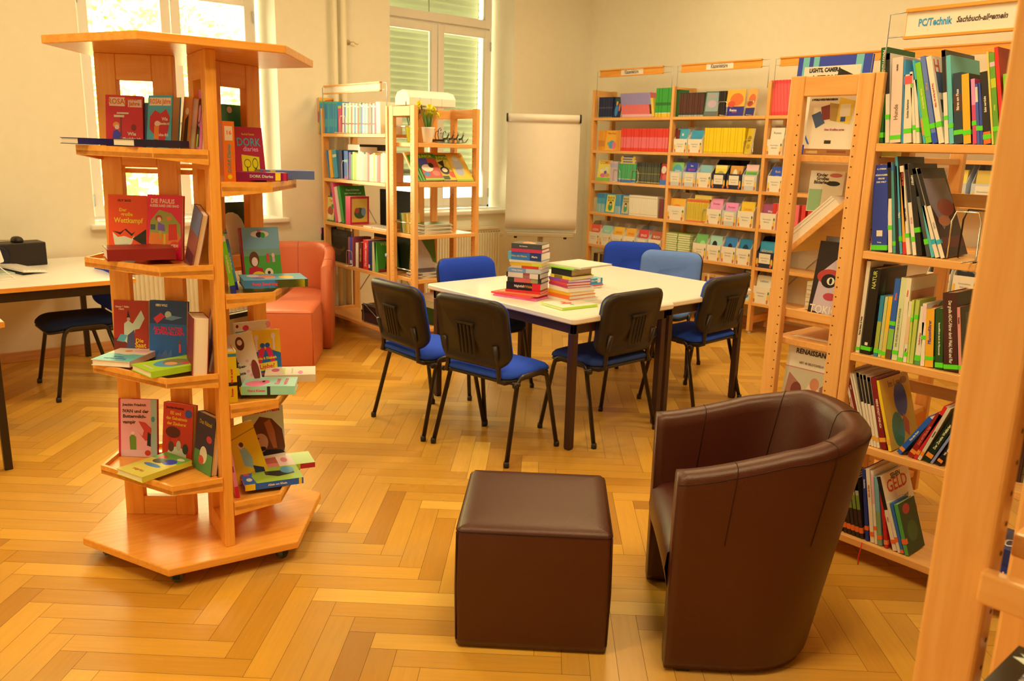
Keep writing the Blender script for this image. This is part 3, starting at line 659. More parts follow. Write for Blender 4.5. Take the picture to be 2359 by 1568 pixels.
for y in (-.24, .24): MB().lathe([(.016, 0), (.016, .02)], BLK, 12, TR(.02, y, .745)).build('tray_knob', fc)
MB().tube([(-.04, 0, .05), (-.04, 0, 1.6)], .028, GREY, 16).build('column', fc)
for k in range(5): MB().tube([(-.04, 0, .07), (-.04+.30*cos(R(72*k)), .30*sin(R(72*k)), .035)], [.022, .014], GREY, 8).build('star_leg', fc); MB().lathe([(.02, 0), (.02, .03)], BLK, 10, TR(-.04+.30*cos(R(72*k)), .30*sin(R(72*k)), 0)).build('castor', fc)
# --- computer desk at the left
DTOP = M('F3E4C4', .35, .45)
def desk(label, x0, x1, y0, y1, legs):
    t = thing('desk', label, 'desk', ((x0+x1)/2, (y0+y1)/2, 0)); w_, d = (x1-x0)/2, (y1-y0)/2
    s = MB(); s.box(-w_, w_, -d, d, .712, .738, BEECHD['X']); s.box(-w_+.003, w_-.003, -d+.003, d-.003, .738, .7405, DTOP); s.build('desktop', t, bevel=.003)
    s = MB()
    for a, c, e, f in ((-w_+.03, w_-.03, -d+.02, -d+.045), (-w_+.03, w_-.03, d-.045, d-.02), (-w_+.03, -w_+.055, -d+.02, d-.02), (w_-.055, w_-.03, -d+.02, d-.02)): s.box(a, c, e, f, .655, .712, BLKM)
    s.build('apron_frame', t)
    for sx, sy in legs: x, y = sx*(w_-.05), sy*(d-.04); MB().box(x-.018, x+.018, y-.018, y+.018, 0, .655, BLKM).build('leg', t, bevel=.003)
    return t
desk('white-topped desk with beech edge carrying the white computer at the left edge', .02, 1.535, 5.40, 6.60, ((-1, -1), (-1, 1), (1, -1), (1, 1)))
desk('desk of which only one beech corner and a black leg show at the left edge', -1.0, .655, 4.42, 5.20, ((-1, -1), (-1, 1), (1, -1), (1, 1)))
# computer, keyboard, speaker box, mouse, cable
PLW = M('F6E2B4', .35, .5)
im = thing('computer', 'white all-in-one computer seen from its side at the left picture edge', 'computer', (.86, 6.05, .7405), R(8))
s = MB(); Tm = TR(0, 0, .10, 0, R(-12)); s.box(-.06, 0, -.27, .27, 0, .34, PLW, Tm); s.build('screen_housing', im, bevel=.012, seg=3)
s = MB(); s.box(.0, .003, -.25, .25, .07, .32, M('1A1A20', .1, .6), Tm); s.build('screen', im)
s = MB()
for a, c in ((-.21, -.14), (-.12, -.10), (-.09, -.07), (-.05, .02)): s.box(-.034, -.028, -.2705, -.2695, .12+a+.15, .12+c+.15, DARK, Tm)
s.build('port_slots', im)
s = MB(); s.box(-.16, .10, -.11, .11, 0, .008, M('D8D0C0', .3, .5, .4)); s.box(-.11, -.102, -.09, .09, .006, .16, M('D8D0C0', .3, .5, .4), TR(0, 0, 0, 0, R(18))); s.build('stand', im, bevel=.003)
kbd = thing('keyboard', 'white keyboard on the desk in front of the computer', 'keyboard', (1.02, 6.08, .7405), R(14))
s = MB(); s.box(-.075, .075, -.215, .215, .012, .022, PLW, TR(0, 0, 0, 0, R(5))); s.build('keyboard_body', kbd, bevel=.003)
s = MB()
for i in range(6):
    for j in range(15): x, y = -.062+.0225*i, -.195+.028*j; s.box(x-.009, x+.009, y-.0115, y+.0115, .022, .027, PLW, TR(0, 0, 0, 0, R(5)))
s.build('keys', kbd); MB().box(-.07, -.02, -.2, .2, 0, .012, DARK).build('keyboard_base', kbd)
sb = thing('speaker_box', 'flat black speaker box on the desk behind the keyboard', 'speaker', (1.02, 6.36, .7405), R(4))
MB().box(-.20, .20, -.09, .09, 0, .155, BLK).build('cabinet', sb, bevel=.006); MB().lathe([(.065, 0), (.07, .004), (.06, .006), (.02, .002), (0, .003)], M('1C1C20', .3, .5), 24, TR(-.09, -.0905, .075, 0, 0, R(90))).build('speaker_cone', sb)
ms = thing('computer_mouse', 'dark computer mouse lying on top of the black speaker box', 'computer mouse', (1.07, 6.36, .8955), R(100))
rg = [[Vector((u*f, v*f, z)) for u, v in rrect(.105, .062, .03, 6)] for f, z in ((.96, 0), (1, .010), (.93, .022), (.72, .033), (.35, .038))]
MB().loft(rg, BLK).build('mouse_body', ms)
MB().tube([(.05, .0, .01), (.10, .03, .004), (.16, .10, .003), (.20, .22, .002)], .002, BLK, 6).build('cord', ms)
tag(MB().tube([(.80, 5.80, .744), (.86, 5.72, .744), (.93, 5.74, .744), (.93, 5.84, .746), (.88, 5.88, .80), (.85, 5.90, .86)], .004, PLW, 8).build('cable'), 'loop of white computer cable lying on the desk by the keyboard', 'cable')
# wall hooks
def hook(label, x, z): 
    t = thing('wall_hook', label, 'hook', (x, YW, z)); s = MB(); s.lathe([(.022, 0), (.022, .006), (.008, .010), (.008, .03)], M('C8A05A', .5), 14, TR(0, 0, 0, 0, 0, R(90))); s.build('plate', t)
    MB().tube([(0, -.025, 0), (.03, -.04, .004), (.06, -.04, -.012), (.075, -.045, -.01)], .005, M('D8A860', .4), 8).build('peg', t); return t
hook('small cream wall hook right of the upright heating pipes', 3.79, 2.448); hook('small cream wall hook at the top left picture edge', 1.07, 2.50)
hg = thing('hanging_toy', 'yellow bar hanging on strings from the hook at the left picture edge', 'toy', (1.04, 6.63, 2.30))
MB().tube([(-.09, 0, .02), (.045, 0, -.015)], .009, M('F2B414', .5), 10).build('bar', hg); MB().tube([(.02, 0, -.005), (.012, 0, .01), (-.01, .0, .18)], .002, M('8A6A3A', .6), 6).build('string', hg)
# ================================================================ books
PAGES = M('F2D49A', .8, .1); PAGEW = M('F6E2B8', .8, .1)
ORD = 'first second third fourth fifth sixth seventh eighth ninth tenth eleventh twelfth thirteenth fourteenth fifteenth sixteenth seventeenth eighteenth nineteenth twentieth'.split()
BM = {}
def cov(c): return M(c, .38, .45)
def book_mesh(wd, t, h, cover, bands=(), hard=True, pages=None):
    k = (round(wd, 3), round(t, 4), round(h, 3), cover, bands, hard)
    if k in BM: return BM[k]
    m = MB(); c = min(.0024 if hard else .0007, t*.2); pi_ = .003 if hard else .0002; cm = cov(cover)
    m.box(0, wd, -t/2, -t/2+c, 0, h, cm); m.box(0, wd, t/2-c, t/2, 0, h, cm); m.box(0, c, -t/2+c, t/2-c, 0, h, cm)
    m.box(c, wd-(.004 if hard else .0005), -t/2+c, t/2-c, pi_, h-pi_, pages or PAGES)
    for z0, z1, bc in bands: m.add([Vector((-.0003, s_*t/2*.995, z*h)) for s_, z in ((1, z0), (-1, z0), (-1, z1), (1, z1))], [(0, 1, 2, 3)], cov(bc))
    o = m.build('book'); me = o.data; bpy.data.objects.remove(o); BM[k] = me; return me
SPM = Matrix(((0, 0, -1, 0), (-1, 0, 0, 0), (0, 1, 0, 0), (0, 0, 0, 1)))          # text frame -> spine (reads across)
def art(o, items, wd, h, t, back=False):
    pm, tm = MB(), MB(); d = -t/2-.0003
    for it in items:
        d -= .00006; k = it[0]
        if k == 'r': a0, b0, a1, b1, c = it[1:]; pts = [(a0, b0), (a1, b0), (a1, b1), (a0, b1)]
        elif k == 'e': ca, cb, ra, rb, c = it[1:]; pts = [(ca+ra*cos(2*pi*i/18), cb+rb*sin(2*pi*i/18)) for i in range(18)]
        elif k == 'p': pts, c = it[1:]
        elif k == 't':
            body, ca, cb, sz, c = it[1:6]; fit = it[6] if len(it) > 6 else .9; rot = it[7] if len(it) > 7 else 0
            T = Matrix.Translation((ca*wd, d-.0003, cb*h)) @ Matrix.Rotation(R(90), 4, 'X') @ Matrix.Rotation(R(rot), 4, 'Z'); put_text(tm, body, sz*wd, T, M(c, .5, .3), .0006*wd/.15, fit*wd); continue
        pm.add([Vector((a*wd, d, b_*h)) for a, b_ in pts], [tuple(range(len(pts)))], M(c, .4, .4))
    if pm.v: pm.build('cover_picture', o)
    if tm.v: tm.build('cover_title', o)
def book(label, T, wd, t, h, cover, nm='book', cat='book', group=None, bands=(), hard=True, title=None, tape=None, pic=None, extra=None, pages=None):
    o = link(nm, book_mesh(wd, t, h, cover, bands, hard, pages)); o.matrix_basis = T; tag(o, label, cat, group)
    if title:                                                     # (text, centre height, size in book-thickness, colour, 'up'|'down'|'across')
        m = MB()
        for body, zc, sz, c, how in ([title] if isinstance(title[0], str) else title):
            Tt = Matrix.Translation((-.0007, 0, zc*h)) @ SPM
            if how == 'up': Tt = Tt @ Matrix.Rotation(R(90), 4, 'Z')
            if how == 'down': Tt = Tt @ Matrix.Rotation(R(-90), 4, 'Z')
            put_text(m, body, sz*t, Tt, M(c, .6, .3), .0004, t*.92 if how == 'across' else h*.8)
        m.build('spine_title', o)
    if tape:
        z0, z1, c = tape; MB().box(-.0009, .014, -t/2-.0009, t/2+.0009, z0*h, z1*h, M(c, .45, .4)).build('spine_label', o)
    if pic: art(o, pic, wd, h, t)
    return o
def at_spine(BL, BR, TL, z, x=None, zt=None):
    """spine quad on a bookcase front at x: returns matrix, thickness, height"""
    A, B = ox(*BL, x), ox(*BR, x); C = ox(*TL, x); z += .0012; A.z = B.z = z
    th = math.atan2(A.y-C.y, C.z-z); h = math.hypot(A.y-C.y, C.z-z); t = max(.004, (A.y-B.y)*cos(th)*.95)
    if th > 0: T = Matrix.Translation((x, B.y, z)) @ Matrix.Rotation(th, 4, 'X') @ Matrix.Translation((0, t/2, 0))
    else: T = Matrix.Translation((x, A.y, z)) @ Matrix.Rotation(th, 4, 'X') @ Matrix.Translation((0, -t/2, 0))
    return T, t, h
def at_cover(BL, BR, TL, z):
    A, B = oz(*BL, z), oz(*BR, z); r = B-A; r.z = 0; wd = r.length; r.normalize(); d = ray(*TL); o = Vector((0, 0, CAMZ))
    s = (A-o).dot(r)/d.dot(r); C = o+d*s-A; n = Vector((r.y, -r.x, 0))              # n: way the cover faces
    lean = math.atan2(-C.dot(n), C.z); h = C.length; rz = math.atan2(r.y, r.x)
    return A, rz, lean, wd, h
def T_cover(A, rz, lean, t): return Matrix.Translation(A) @ Matrix.Rotation(rz, 4, 'Z') @ Matrix.Rotation(-lean, 4, 'X') @ Matrix.Translation((0, t/2, 0))
def T_flat(c, z, ang, wd, h, t):
    b_ = Vector((cos(ang), sin(ang), 0)); a = Vector((-b_.y, b_.x, 0)); o = Vector((c[0], c[1], z+t/2))-b_*wd/2-a*h/2
    return Matrix(((b_.x, 0, a.x, o.x), (b_.y, 0, a.y, o.y), (0, -1, 0, o.z), (0, 0, 0, 1)))
class Namer:
    def __init__(s, where): s.w = where; s.rows = []
    def run(s, n, desc): return [f'{ORD[k]} {desc} from the left, {s.w}' if n > 1 else f'{desc} {s.w}' for k in range(n)]
def bookend(T, label, sc=1.0, mat=None):
    m = MB(); m.tube([(0, .0, .004), (-.0, .0, .10*sc), (.0, .012, .125*sc), (.0, .085, .125*sc), (0, .097, .10*sc), (0, .097, .004), (.10, .09, .004)], .0032, mat or CHROME, 8)
    o = m.build('bookend', T=T); return tag(o, label, 'bookend', 'wire bookends')
FRU = [('E89A28', 'C83C28'), ('F0C030', '6E8A30'), ('D85030', '4A6A28')]
def doc_box(T, wd, d, h, label, style=0):
    """open-topped card document box with a printed fruit motif; front faces -x of T"""
    r = thing('document_box', label, 'box', T=T, group='document boxes with printed fruit'); m = MB()
    body = {0: 'F6E4C0', 1: 'C9BCA0', 2: '2C2A30'}[style]; cm = M(body, .6, .3); e = .003
    m.box(0, e, -wd/2, wd/2, 0, h, cm)
    for s_ in (-1, 1): y0 = s_*(wd/2-e/2); m.add([Vector((x, y0+q, z)) for q in (-e/2, e/2) for x, z in ((e, 0), (d, 0), (d, h*1.9), (d*.55, h*1.9), (e, h))], [(0, 1, 2, 3, 4), (9, 8, 7, 6, 5)]+[(i, (i+1) % 5+0, (i+1) % 5+5, i+5) for i in range(5)], cm)
    m.box(e, d, -wd/2+e, wd/2-e, 0, e, cm); m.box(d-e, d, -wd/2+e, wd/2-e, e, h*1.9, cm); m.build('box_body', r)
    if style: MB().box(-.0008, 0, -wd*.33, wd*.33, h*.28, h*.9, LAB).build('paper_label', r)
    p = MB(); x = -.0006
    def el(cy, cz, ry, rz_, c, k=14):
        nonlocal x; x -= .00008; p.add([Vector((x, cy-ry*cos(2*pi*i/k), cz+rz_*sin(2*pi*i/k))) for i in range(k)], [tuple(range(k))], M(c, .6, .3))
    for s_ in (-1, 1):
        y = s_*wd*.42
        if s_ < 0 and style == 0: el(y, h*.62, wd*.045, h*.13, '3C6A2A')
        el(y, h*.36, wd*.06, h*.24, 'F0B030'); el(y+.2*wd*-.2*s_, h*.13, wd*.055, h*.12, 'C8382A'); el(y-.01*s_, h*.12, wd*.04, h*.09, 'D87A2C')
    p.build('fruit_print', r); t = MB()
    for k, q in enumerate((.62, .45)): put_text(t, ('Klassenlektüre', 'Bibliothek')[k], h*.10, Matrix.Translation((-.0016, 0, h*q)) @ SPM, M('7A6A58', .6, .2), 0, wd*.5)
    t.build('lettering', r); return r
# ------------------------------------------------ long bookcase on the right wall
BAYN = ['left', 'middle', 'right', 'end']
BAY = ['left bay', 'middle bay', 'right bay', 'end bay']; SHN = ['top', 'second', 'third', 'fourth', 'fifth', 'lowest']
KBX = KX+.035
def kwhere(i, j): return f'{SHN[j]} shelf, {BAYN[i]} wall-bookcase bay'
def kp(px): return ox(1340+px/4.718, 120+760/4.718 if False else 300, KBX).y
def kyy(px, j):                       # crop x on shelf j -> y in the room
    z = KZ[j]; a = Vector((KBX, 5, z)); py = {0: 262, 1: 343, 2: 420, 3: 500, 4: 590, 5: 690}[j]
    return ox(1340+px/4.718, py, KBX).y
def krun(i, j, p0, p1, n, h, color, desc, lean=0, bands=(), wd=.14, cols=None, group=None, nm='paperback', zo=0):
    a, c = kyy(p0, j), kyy(p1, j); pt = (a-c)/n; th = R(lean); t = pt*cos(th)*.94; z = KZ[j]+zo+.0012
    for k, lb_ in enumerate(Namer(kwhere(i, j)).run(n, desc)):
        y = a-pt*(k+.5); cc = cols[k % len(cols)] if cols else color
        if lean > 0: T = Matrix.Translation((KBX, y-pt/2, z)) @ Matrix.Rotation(th, 4, 'X') @ Matrix.Translation((0, t/2, 0))
        elif lean < 0: T = Matrix.Translation((KBX, y+pt/2, z)) @ Matrix.Rotation(th, 4, 'X') @ Matrix.Translation((0, -t/2, 0))
        else: T = TR(KBX+(k % 3)*.002, y, z)
        book(lb_, T, wd, t, h, cc, nm, 'book', group or f'{desc}s in a row', bands, False)
def kface(i, j, p0, p1, h, color, desc, pic=(), dx=0, zo=0, t=.014, skew=0, lean=8):
    a, c = kyy(p0, j), kyy(p1, j); wd = a-c-.004
    T = TR(KBX+dx, a-.002, KZ[j]+zo+.0012, R(-90+skew)) @ Matrix.Rotation(R(-lean), 4, 'X') @ Matrix.Translation((0, t/2, 0))
    return book(f'{desc}, {kwhere(i, j)}', T, wd, t, h, color, 'paperback', 'book', None, (), False, pic=list(pic))
def kbox(i, j, p0, p1, h, style, desc, bcol=None, bh=.2, bdesc=None, pic=(), n=3, d=.2):
    a, c = kyy(p0, j), kyy(p1, j); wd = (a-c)*.96; y = (a+c)/2; z = KZ[j]+.0012
    doc_box(TR(KX+.012, y, z), wd, d, h, f'{desc}, {kwhere(i, j)}', style)
    if bcol:
        for k in range(n):
            T = TR(KX+.026+k*.022, y+wd*.42, z+.0055, R(-90)) @ Matrix.Rotation(R(-7), 4, 'X') @ Matrix.Translation((0, .008, 0))
            book(f'{bdesc}, {"front" if k == 0 else ORD[k]} in box, {kwhere(i, j)}', T, wd*.84, .013, bh, bcol, 'paperback', 'book', 'paperbacks standing in document boxes', (), False, pic=list(pic) if k == 0 else None)
W_ = 'F6E8C4'
krun(0, 0, 197, 348, 8, .205, '22283C', 'navy paperback', bands=((0, .05, '6A7A50'), (.45, .52, '5A4A40')))
kface(0, 0, 350, 440, .205, '1E2434', 'dark paperback cover with a small blue figure', [('r', .05, .75, .95, .95, '2E4A34'), ('e', .4, .35, .2, .3, '3A78B0'), ('e', .4, .7, .12, .1, 'E0A040'), ('e', .75, .5, .12, .2, 'D07030')])
krun(0, 0, 462, 790, 18, .235, 'E86A58', 'pink and lilac slim paperback', lean=-11, bands=((.52, 1, '9A86C0'), (0, .12, 'F0B0A0')))
krun(0, 0, 765, 815, 2, .18, 'F0C040', 'yellow paperback', lean=-10)
krun(0, 0, 818, 985, 5, .27, '3E9A2C', 'green schoolbook with yellow foot', bands=((0, .12, 'F0B820'), (.12, .15, 'D8E8A0'), (.4, .5, '2E6A20')), nm='schoolbook')
krun(1, 0, 1032, 1075, 2, .25, '2C5A24', 'dark green paperback')
krun(1, 0, 1076, 1345, 13, .215, '3A3420', 'dark brown green paperback', bands=((0, .07, 'A8A888'), (.15, .95, '5A2C1C')))
kface(1, 0, 1345, 1490, .225, '5A6A48', 'greyish green paperback cover with pale red picture', [('r', .06, .05, .94, .18, '6A6A58'), ('r', .08, .2, .92, .95, '9AA080'), ('t', 'HAUS', .5, .82, .2, 'D88070'), ('e', .5, .5, .3, .15, 'C8A090')], skew=12)
krun(1, 0, 1500, 1570, 3, .22, '2A241C', 'black paperback behind a bookend')
kface(1, 0, 1578, 1760, .235, 'F0A830', 'orange paperback cover with navy foot beside the bookends', [('r', 0, 0, 1, .36, '2C2C6A'), ('e', .55, .62, .36, .24, 'E86A28'), ('e', .3, .45, .2, .12, 'D84C28'), ('t', 'Reise', .42, .22, .18, 'F0E0C0'), ('t', '***', .5, .1, .2, 'E04050')], skew=10)
kface(1, 0, 1790, 1915, .23, 'E8A040', 'orange and navy paperback cover right of the bookends', [('r', 0, 0, 1, .3, '30305A'), ('e', .55, .6, .38, .22, 'D86A30'), ('e', .4, .45, .3, .1, 'B84A28')], skew=-14)
for p, s_ in ((1505, 'left'), (1790, 'right')): bookend(TR(KX+.03, kyy(p, 0), KZ[0]+.0012, R(180)), f'{s_} wire bookend, {kwhere(1, 0)}')
krun(2, 0, 2085, 2290, 6, .29, 'E84038', 'red paperback', lean=-7, bands=((.1, .9, 'F05848'),))
krun(0, 1, 192, 265, 4, .2, 'F09A28', 'orange left-hand paperback', bands=((.2, .5, 'D88030'),))
kface(0, 1, 262, 385, .205, 'F4A62C', 'orange paperback cover with a blue and pink drawing', [('e', .55, .3, .25, .2, '5A90C0'), ('e', .75, .25, .15, .2, 'E86A70'), ('e', .3, .35, .12, .08, '6AA080'), ('t', 'Mein Buch', .5, .85, .16, 'C85020')], skew=8)
krun(0, 1, 392, 440, 2, .205, 'E89028', 'orange right-hand paperback')
krun(0, 1, 443, 958, 18, .222, 'EA3420', 'red paperback', bands=((.15, .62, 'F0685A'), (.62, .9, 'EA3420')))
krun(1, 1, 1032, 1078, 2, .21, '7A2018', 'dark red paperback')
BK1 = [('r', .05, .05, .95, .95, '4AA0D8'), ('e', .55, .35, .25, .15, 'C04A30'), ('e', .5, .75, .08, .06, 'F0E8D0')]
kbox(1, 1, 1037, 1186, .125, 0, 'white fruit-printed box of blue paperbacks', '3A98D8', .215, 'blue paperback', BK1)
kbox(1, 1, 1192, 1348, .125, 0, 'white fruit-printed box beside the yellow row', '3A90A0', .2, 'teal paperback', [('e', .4, .4, .25, .2, 'E0A840')])
krun(1, 1, 1355, 1790, 17, .228, 'F2C010', 'yellow paperback', bands=((.04, .055, '8A7010'),))
kface(1, 1, 1792, 1888, .225, 'D8AC20', 'yellow paperback cover behind a bookend', [('e', .5, .6, .3, .12, 'A87818'), ('e', .5, .3, .3, .1, 'B88A20')], skew=-20)
bookend(TR(KX+.03, kyy(1790, 1), KZ[1]+.0012, R(180)), f'wire bookend, {kwhere(1, 1)}')
kbox(2, 1, 2042, 2222, .13, 0, 'white fruit-printed box of cream paperbacks', 'E8DAB0', .225, 'cream paperback', [('t', 'Roman', .5, .8, .2, '8A7A60'), ('e', .5, .48, .3, .06, 'E07060')])
kface(0, 2, 178, 322, .215, 'F2D24A', 'yellow comic cover with small white figures', [('r', 0, 0, 1, .16, '8AB840'), ('t', 'COMIC', .5, .88, .24, 'E05A20'), ('e', .3, .5, .15, .1, 'F6F0E0'), ('e', .62, .55, .16, .12, 'E8E8F0'), ('e', .4, .27, .2, .1, 'E06A80'), ('e', .7, .28, .18, .1, 'D89050'), ('e', .55, .42, .1, .08, '6A5A90')], skew=6)
krun(0, 2, 322, 405, 5, .205, 'D8B0A0', 'pinkish grey paperback', bands=((.7, .9, 'B8A0A8'),))
krun(0, 2, 412, 610, 10, .185, '3E9A48', 'green paperback with blue foot', bands=((0, .16, '3A6AA0'), (.16, .19, 'E8C040')))
for k in range(6):
    book(f'{ORD[k]} blue and yellow paperback from top, flat pile, {kwhere(0, 2)}', T_flat((KBX+.07, (kyy(425, 2)+kyy(605, 2))/2+(k % 3-1)*.006), KZ[2]+.188+.0125*(5-k), R(-2+k % 2*3), .135, .19, .012, ), .135, .012, .19, '2E5AA8' if k % 2 == 0 else 'E8B830', 'paperback', 'book', 'flat pile of blue and yellow paperbacks', ((0, .15, 'F0C030'), (.85, 1, 'F0C030')), False)
krun(0, 2, 616, 872, 11, .205, '2A2210', 'black paperback with gold lettering', bands=((.15, .8, '4A4420'), (.45, .5, 'C8B050'), (.03, .09, 'A89040')))
kface(0, 2, 868, 950, .205, 'C03828', 'red comic cover with a white bird', [('e', .4, .7, .3, .18, 'F0E8E0'), ('r', 0, 0, 1, .25, '4A70A0'), ('e', .55, .35, .25, .15, 'D86050')], skew=14)
bookend(TR(KX+.03, kyy(362, 2), KZ[2]+.0012, R(180)), f'left wire bookend, {kwhere(0, 2)}'); bookend(TR(KX+.03, kyy(560, 2), KZ[2]+.0012, R(180)), f'right wire bookend, {kwhere(0, 2)}')
for p0, p1, st, bc, bd, bh, pc in ((985, 1132, 1, '8AB84A', 'green and blue paperback', .215, [('e', .5, .62, .42, .3, '5AA0D0'), ('t', 'Lesen', .5, .65, .2, 'E8E0A0')]), (1136, 1288, 1, '2C3A88', 'navy paperback', .22, [('t', 'Der', .5, .85, .15, 'E8E0E8'), ('t', 'BUCH', .5, .68, .22, 'D04858'), ('t', 'Lesen', .5, .5, .15, 'E8E0E8')]), (1292, 1450, 0, '8AB0D0', 'light blue paperback with pink lettering', .2, [('t', 'Buch', .5, .6, .25, 'E05080'), ('e', .7, .3, .2, .15, 'F0906A')]),
        (1455, 1612, 2, 'F0C838', 'yellow paperback', .205, [('e', .5, .5, .35, .25, 'B89A50'), ('r', 0, .85, 1, 1, 'F4D860')]), (1618, 1785, 2, 'D89030', 'gold paperback', .205, [('e', .4, .5, .2, .35, 'F4E8A0'), ('e', .8, .5, .12, .3, 'B05A28')]), (1788, 1952, 1, 'A0B850', 'green and pink paperback', .22, [('r', 0, .75, 1, 1, 'F0B8A0'), ('r', .1, .35, .9, .7, '6A9A40')])):
    kbox(1, 2, p0, p1, .135, st, ('white', 'grey', 'dark blue')[st]+' document box of '+bd+'s', bc, bh, bd, pc)
kbox(2, 2, 2062, 2230, .135, 0, 'white fruit-printed box of blue picture paperbacks', '34508A', .21, 'blue paperback', [('e', .5, .4, .35, .25, '7A8AB0'), ('t', 'Buch', .5, .8, .2, 'E0A070')])
krun(0, 3, 178, 264, 8, .198, '5AA0C0', 'light blue left-hand paperback', bands=((0, .45, 'A8BCA0'), (.75, 1, '3A80B0')))
MC = [('r', .08, .06, .92, .94, 'F2CC40'), ('t', 'BLACK', .5, .8, .22, '3A3A30'), ('t', 'BOOK', .5, .66, .22, '3A3A30'), ('e', .5, .32, .22, .2, '3A8A48'), ('e', .5, .52, .14, .08, '2A2420'), ('e', .5, .45, .1, .06, 'E8B080')]
kface(0, 3, 265, 378, .2, '4A98C0', 'yellow cover with a green figure between light blue rows', MC)
krun(0, 3, 382, 442, 4, .198, '4A90B8', 'light blue right-hand paperback', bands=((0, .4, 'A0B498'),))
kface(0, 3, 443, 535, .2, '4A88A8', 'tan cover with a green figure beside the cream row', [(a, *b_) if a != 'r' else ('r', .08, .06, .92, .94, 'C8A858') for a, *b_ in MC])
krun(0, 3, 540, 855, 14, .205, 'EED6A4', 'cream paperback', lean=-3, bands=((.08, .1, 'B89A68'), (.88, .9, 'B89A68')))
krun(0, 3, 862, 925, 3, .19, '6A3A24', 'brown red paperback', cols=['7A3A24', '8A2C24', '5A4028'])
kbox(1, 3, 968, 1165, .135, 0, 'white fruit-printed box of orange paperbacks', 'F0A828', .2, 'orange paperback', [('e', .45, .6, .3, .12, 'E87028')])
krun(1, 3, 1172, 1405, 12, .215, 'E8B828', 'yellow paperback with red ends', bands=((.86, .97, 'E05A30'), (0, .06, 'E06A40'), (.12, .8, 'D8B030')))
for k in range(3): book(f'{ORD[k]} yellow paperback from top, flat pile, {kwhere(1, 3)}', T_flat((KBX+.07, (kyy(1270, 3)+kyy(1415, 3))/2), KZ[3]+.2185+.012*(2-k), 0, .135, .19, .0115), .135, .0115, .19, 'E8C050', 'paperback', 'book', 'flat pile of yellow paperbacks', (), False)
PKP = [('e', .5, .3, .25, .2, '4A3028'), ('e', .5, .28, .17, .14, 'F0C0A0'), ('t', 'Roman', .5, .8, .2, 'C04A60')]
kbox(1, 3, 1405, 1568, .135, 0, 'white fruit-printed box of pink paperbacks', 'F090A0', .225, 'pink paperback', PKP, 5)
kbox(1, 3, 1572, 1738, .135, 1, 'grey document box of pink paperbacks', 'F08A9C', .2, 'rose paperback', PKP)
kbox(1, 3, 1742, 1922, .14, 0, 'white fruit-printed box of yellow paperbacks', 'F4B828', .22, 'yellow paperback', [('t', 'Lesen', .5, .7, .26, 'E07818'), ('e', .5, .45, .3, .08, 'E89020')])
bookend(TR(KX+.03, kyy(1350, 3), KZ[3]+.0012, R(180)), f'wire bookend, {kwhere(1, 3)}')
kbox(2, 3, 1972, 2165, .14, 0, 'white fruit-printed box of mauve paperbacks', 'A85060', .215, 'mauve paperback', [('t', 'Weiss', .6, .7, .18, 'F0D8D0'), ('e', .4, .35, .3, .2, '8A6070')])
for k, (p0, p1, st, bc, bd) in enumerate(((85, 218, 0, 'E85A38', 'red orange paperback'), (222, 343, 0, 'A0C8A0', 'mint paperback'), (347, 478, 0, 'F4B020', 'yellow paperback'), (482, 610, 0, 'F0A420', 'amber paperback'), (618, 755, 1, 'D83428', 'red paperback'), (760, 900, 0, 'B85028', 'brown red paperback'))):
    kbox(0, 4, p0, p1, .125, st, ORD[k]+' document box from the left', bc, .2, bd, [('t', ('LESEN', 'MINT', 'SPASS', 'SPASS', 'SPASS', 'BUCH')[k], .5, .72, .24, 'E8502A' if bc[0] == 'F' else 'F0D8B0'), ('e', .5, .4, .25, .12, '5A3020')])
for q, (p0, p1) in enumerate(((942, 1072), (1076, 1215))):
    for k in range(10): book(f'{ORD[k]} lime hardback from top, {("left", "right")[q]} pile, {kwhere(1, 4)}', T_flat((KBX+.05, (kyy(p0, 4)+kyy(p1, 4))/2+(k*7 % 3-1)*.003), KZ[4]+.0012+.0215*(9-k), R(180), .13, (kyy(p0, 4)-kyy(p1, 4))*.97, .0205), .13, .0205, (kyy(p0, 4)-kyy(p1, 4))*.97, 'A8C048', 'hardback', 'book', 'two piles of lime hardbacks')
for p0, p1, bc, bd, pc in ((1252, 1402, '7AB050', 'green paperback', [('e', .4, .4, .25, .2, 'E08050'), ('e', .6, .6, .25, .15, 'A8D070')]), (1405, 1562, 'A8C8D8', 'paperback with two dark-haired heads', [('e', .4, .6, .22, .2, '2A2420'), ('e', .55, .48, .12, .12, 'E8B090'), ('r', .1, 0, .9, .3, 'E8E8E0')]), (1565, 1725, '3A7A98', 'teal photo paperback', [('e', .45, .55, .2, .22, '2A2420'), ('e', .55, .45, .12, .14, 'E8B898')]), (1728, 1890, '2A7A88', 'dark teal paperback', [('e', .5, .45, .3, .35, '1E3A44'), ('e', .6, .4, .1, .2, 'E8A890')])):
    kbox(1, 4, p0, p1, .145, 0, 'white box of '+bd.replace('paperback', 'paperbacks', 1), bc, .225, bd, pc)
kbox(2, 4, 1950, 2145, .14, 2, 'dark blue document box of blue paperbacks', '3A90C0', .225, 'blue paperback', [('r', 0, 0, 1, .4, 'F0A820'), ('t', 'BÜCHER', .5, .62, .2, 'F0B030')])
krun(0, 5, 130, 262, 6, .22, '3A2A1C', 'dark paperback', cols=['2A2018', '4A3420', 'C8A850', '3A2A20', '6A5030', '282018'])
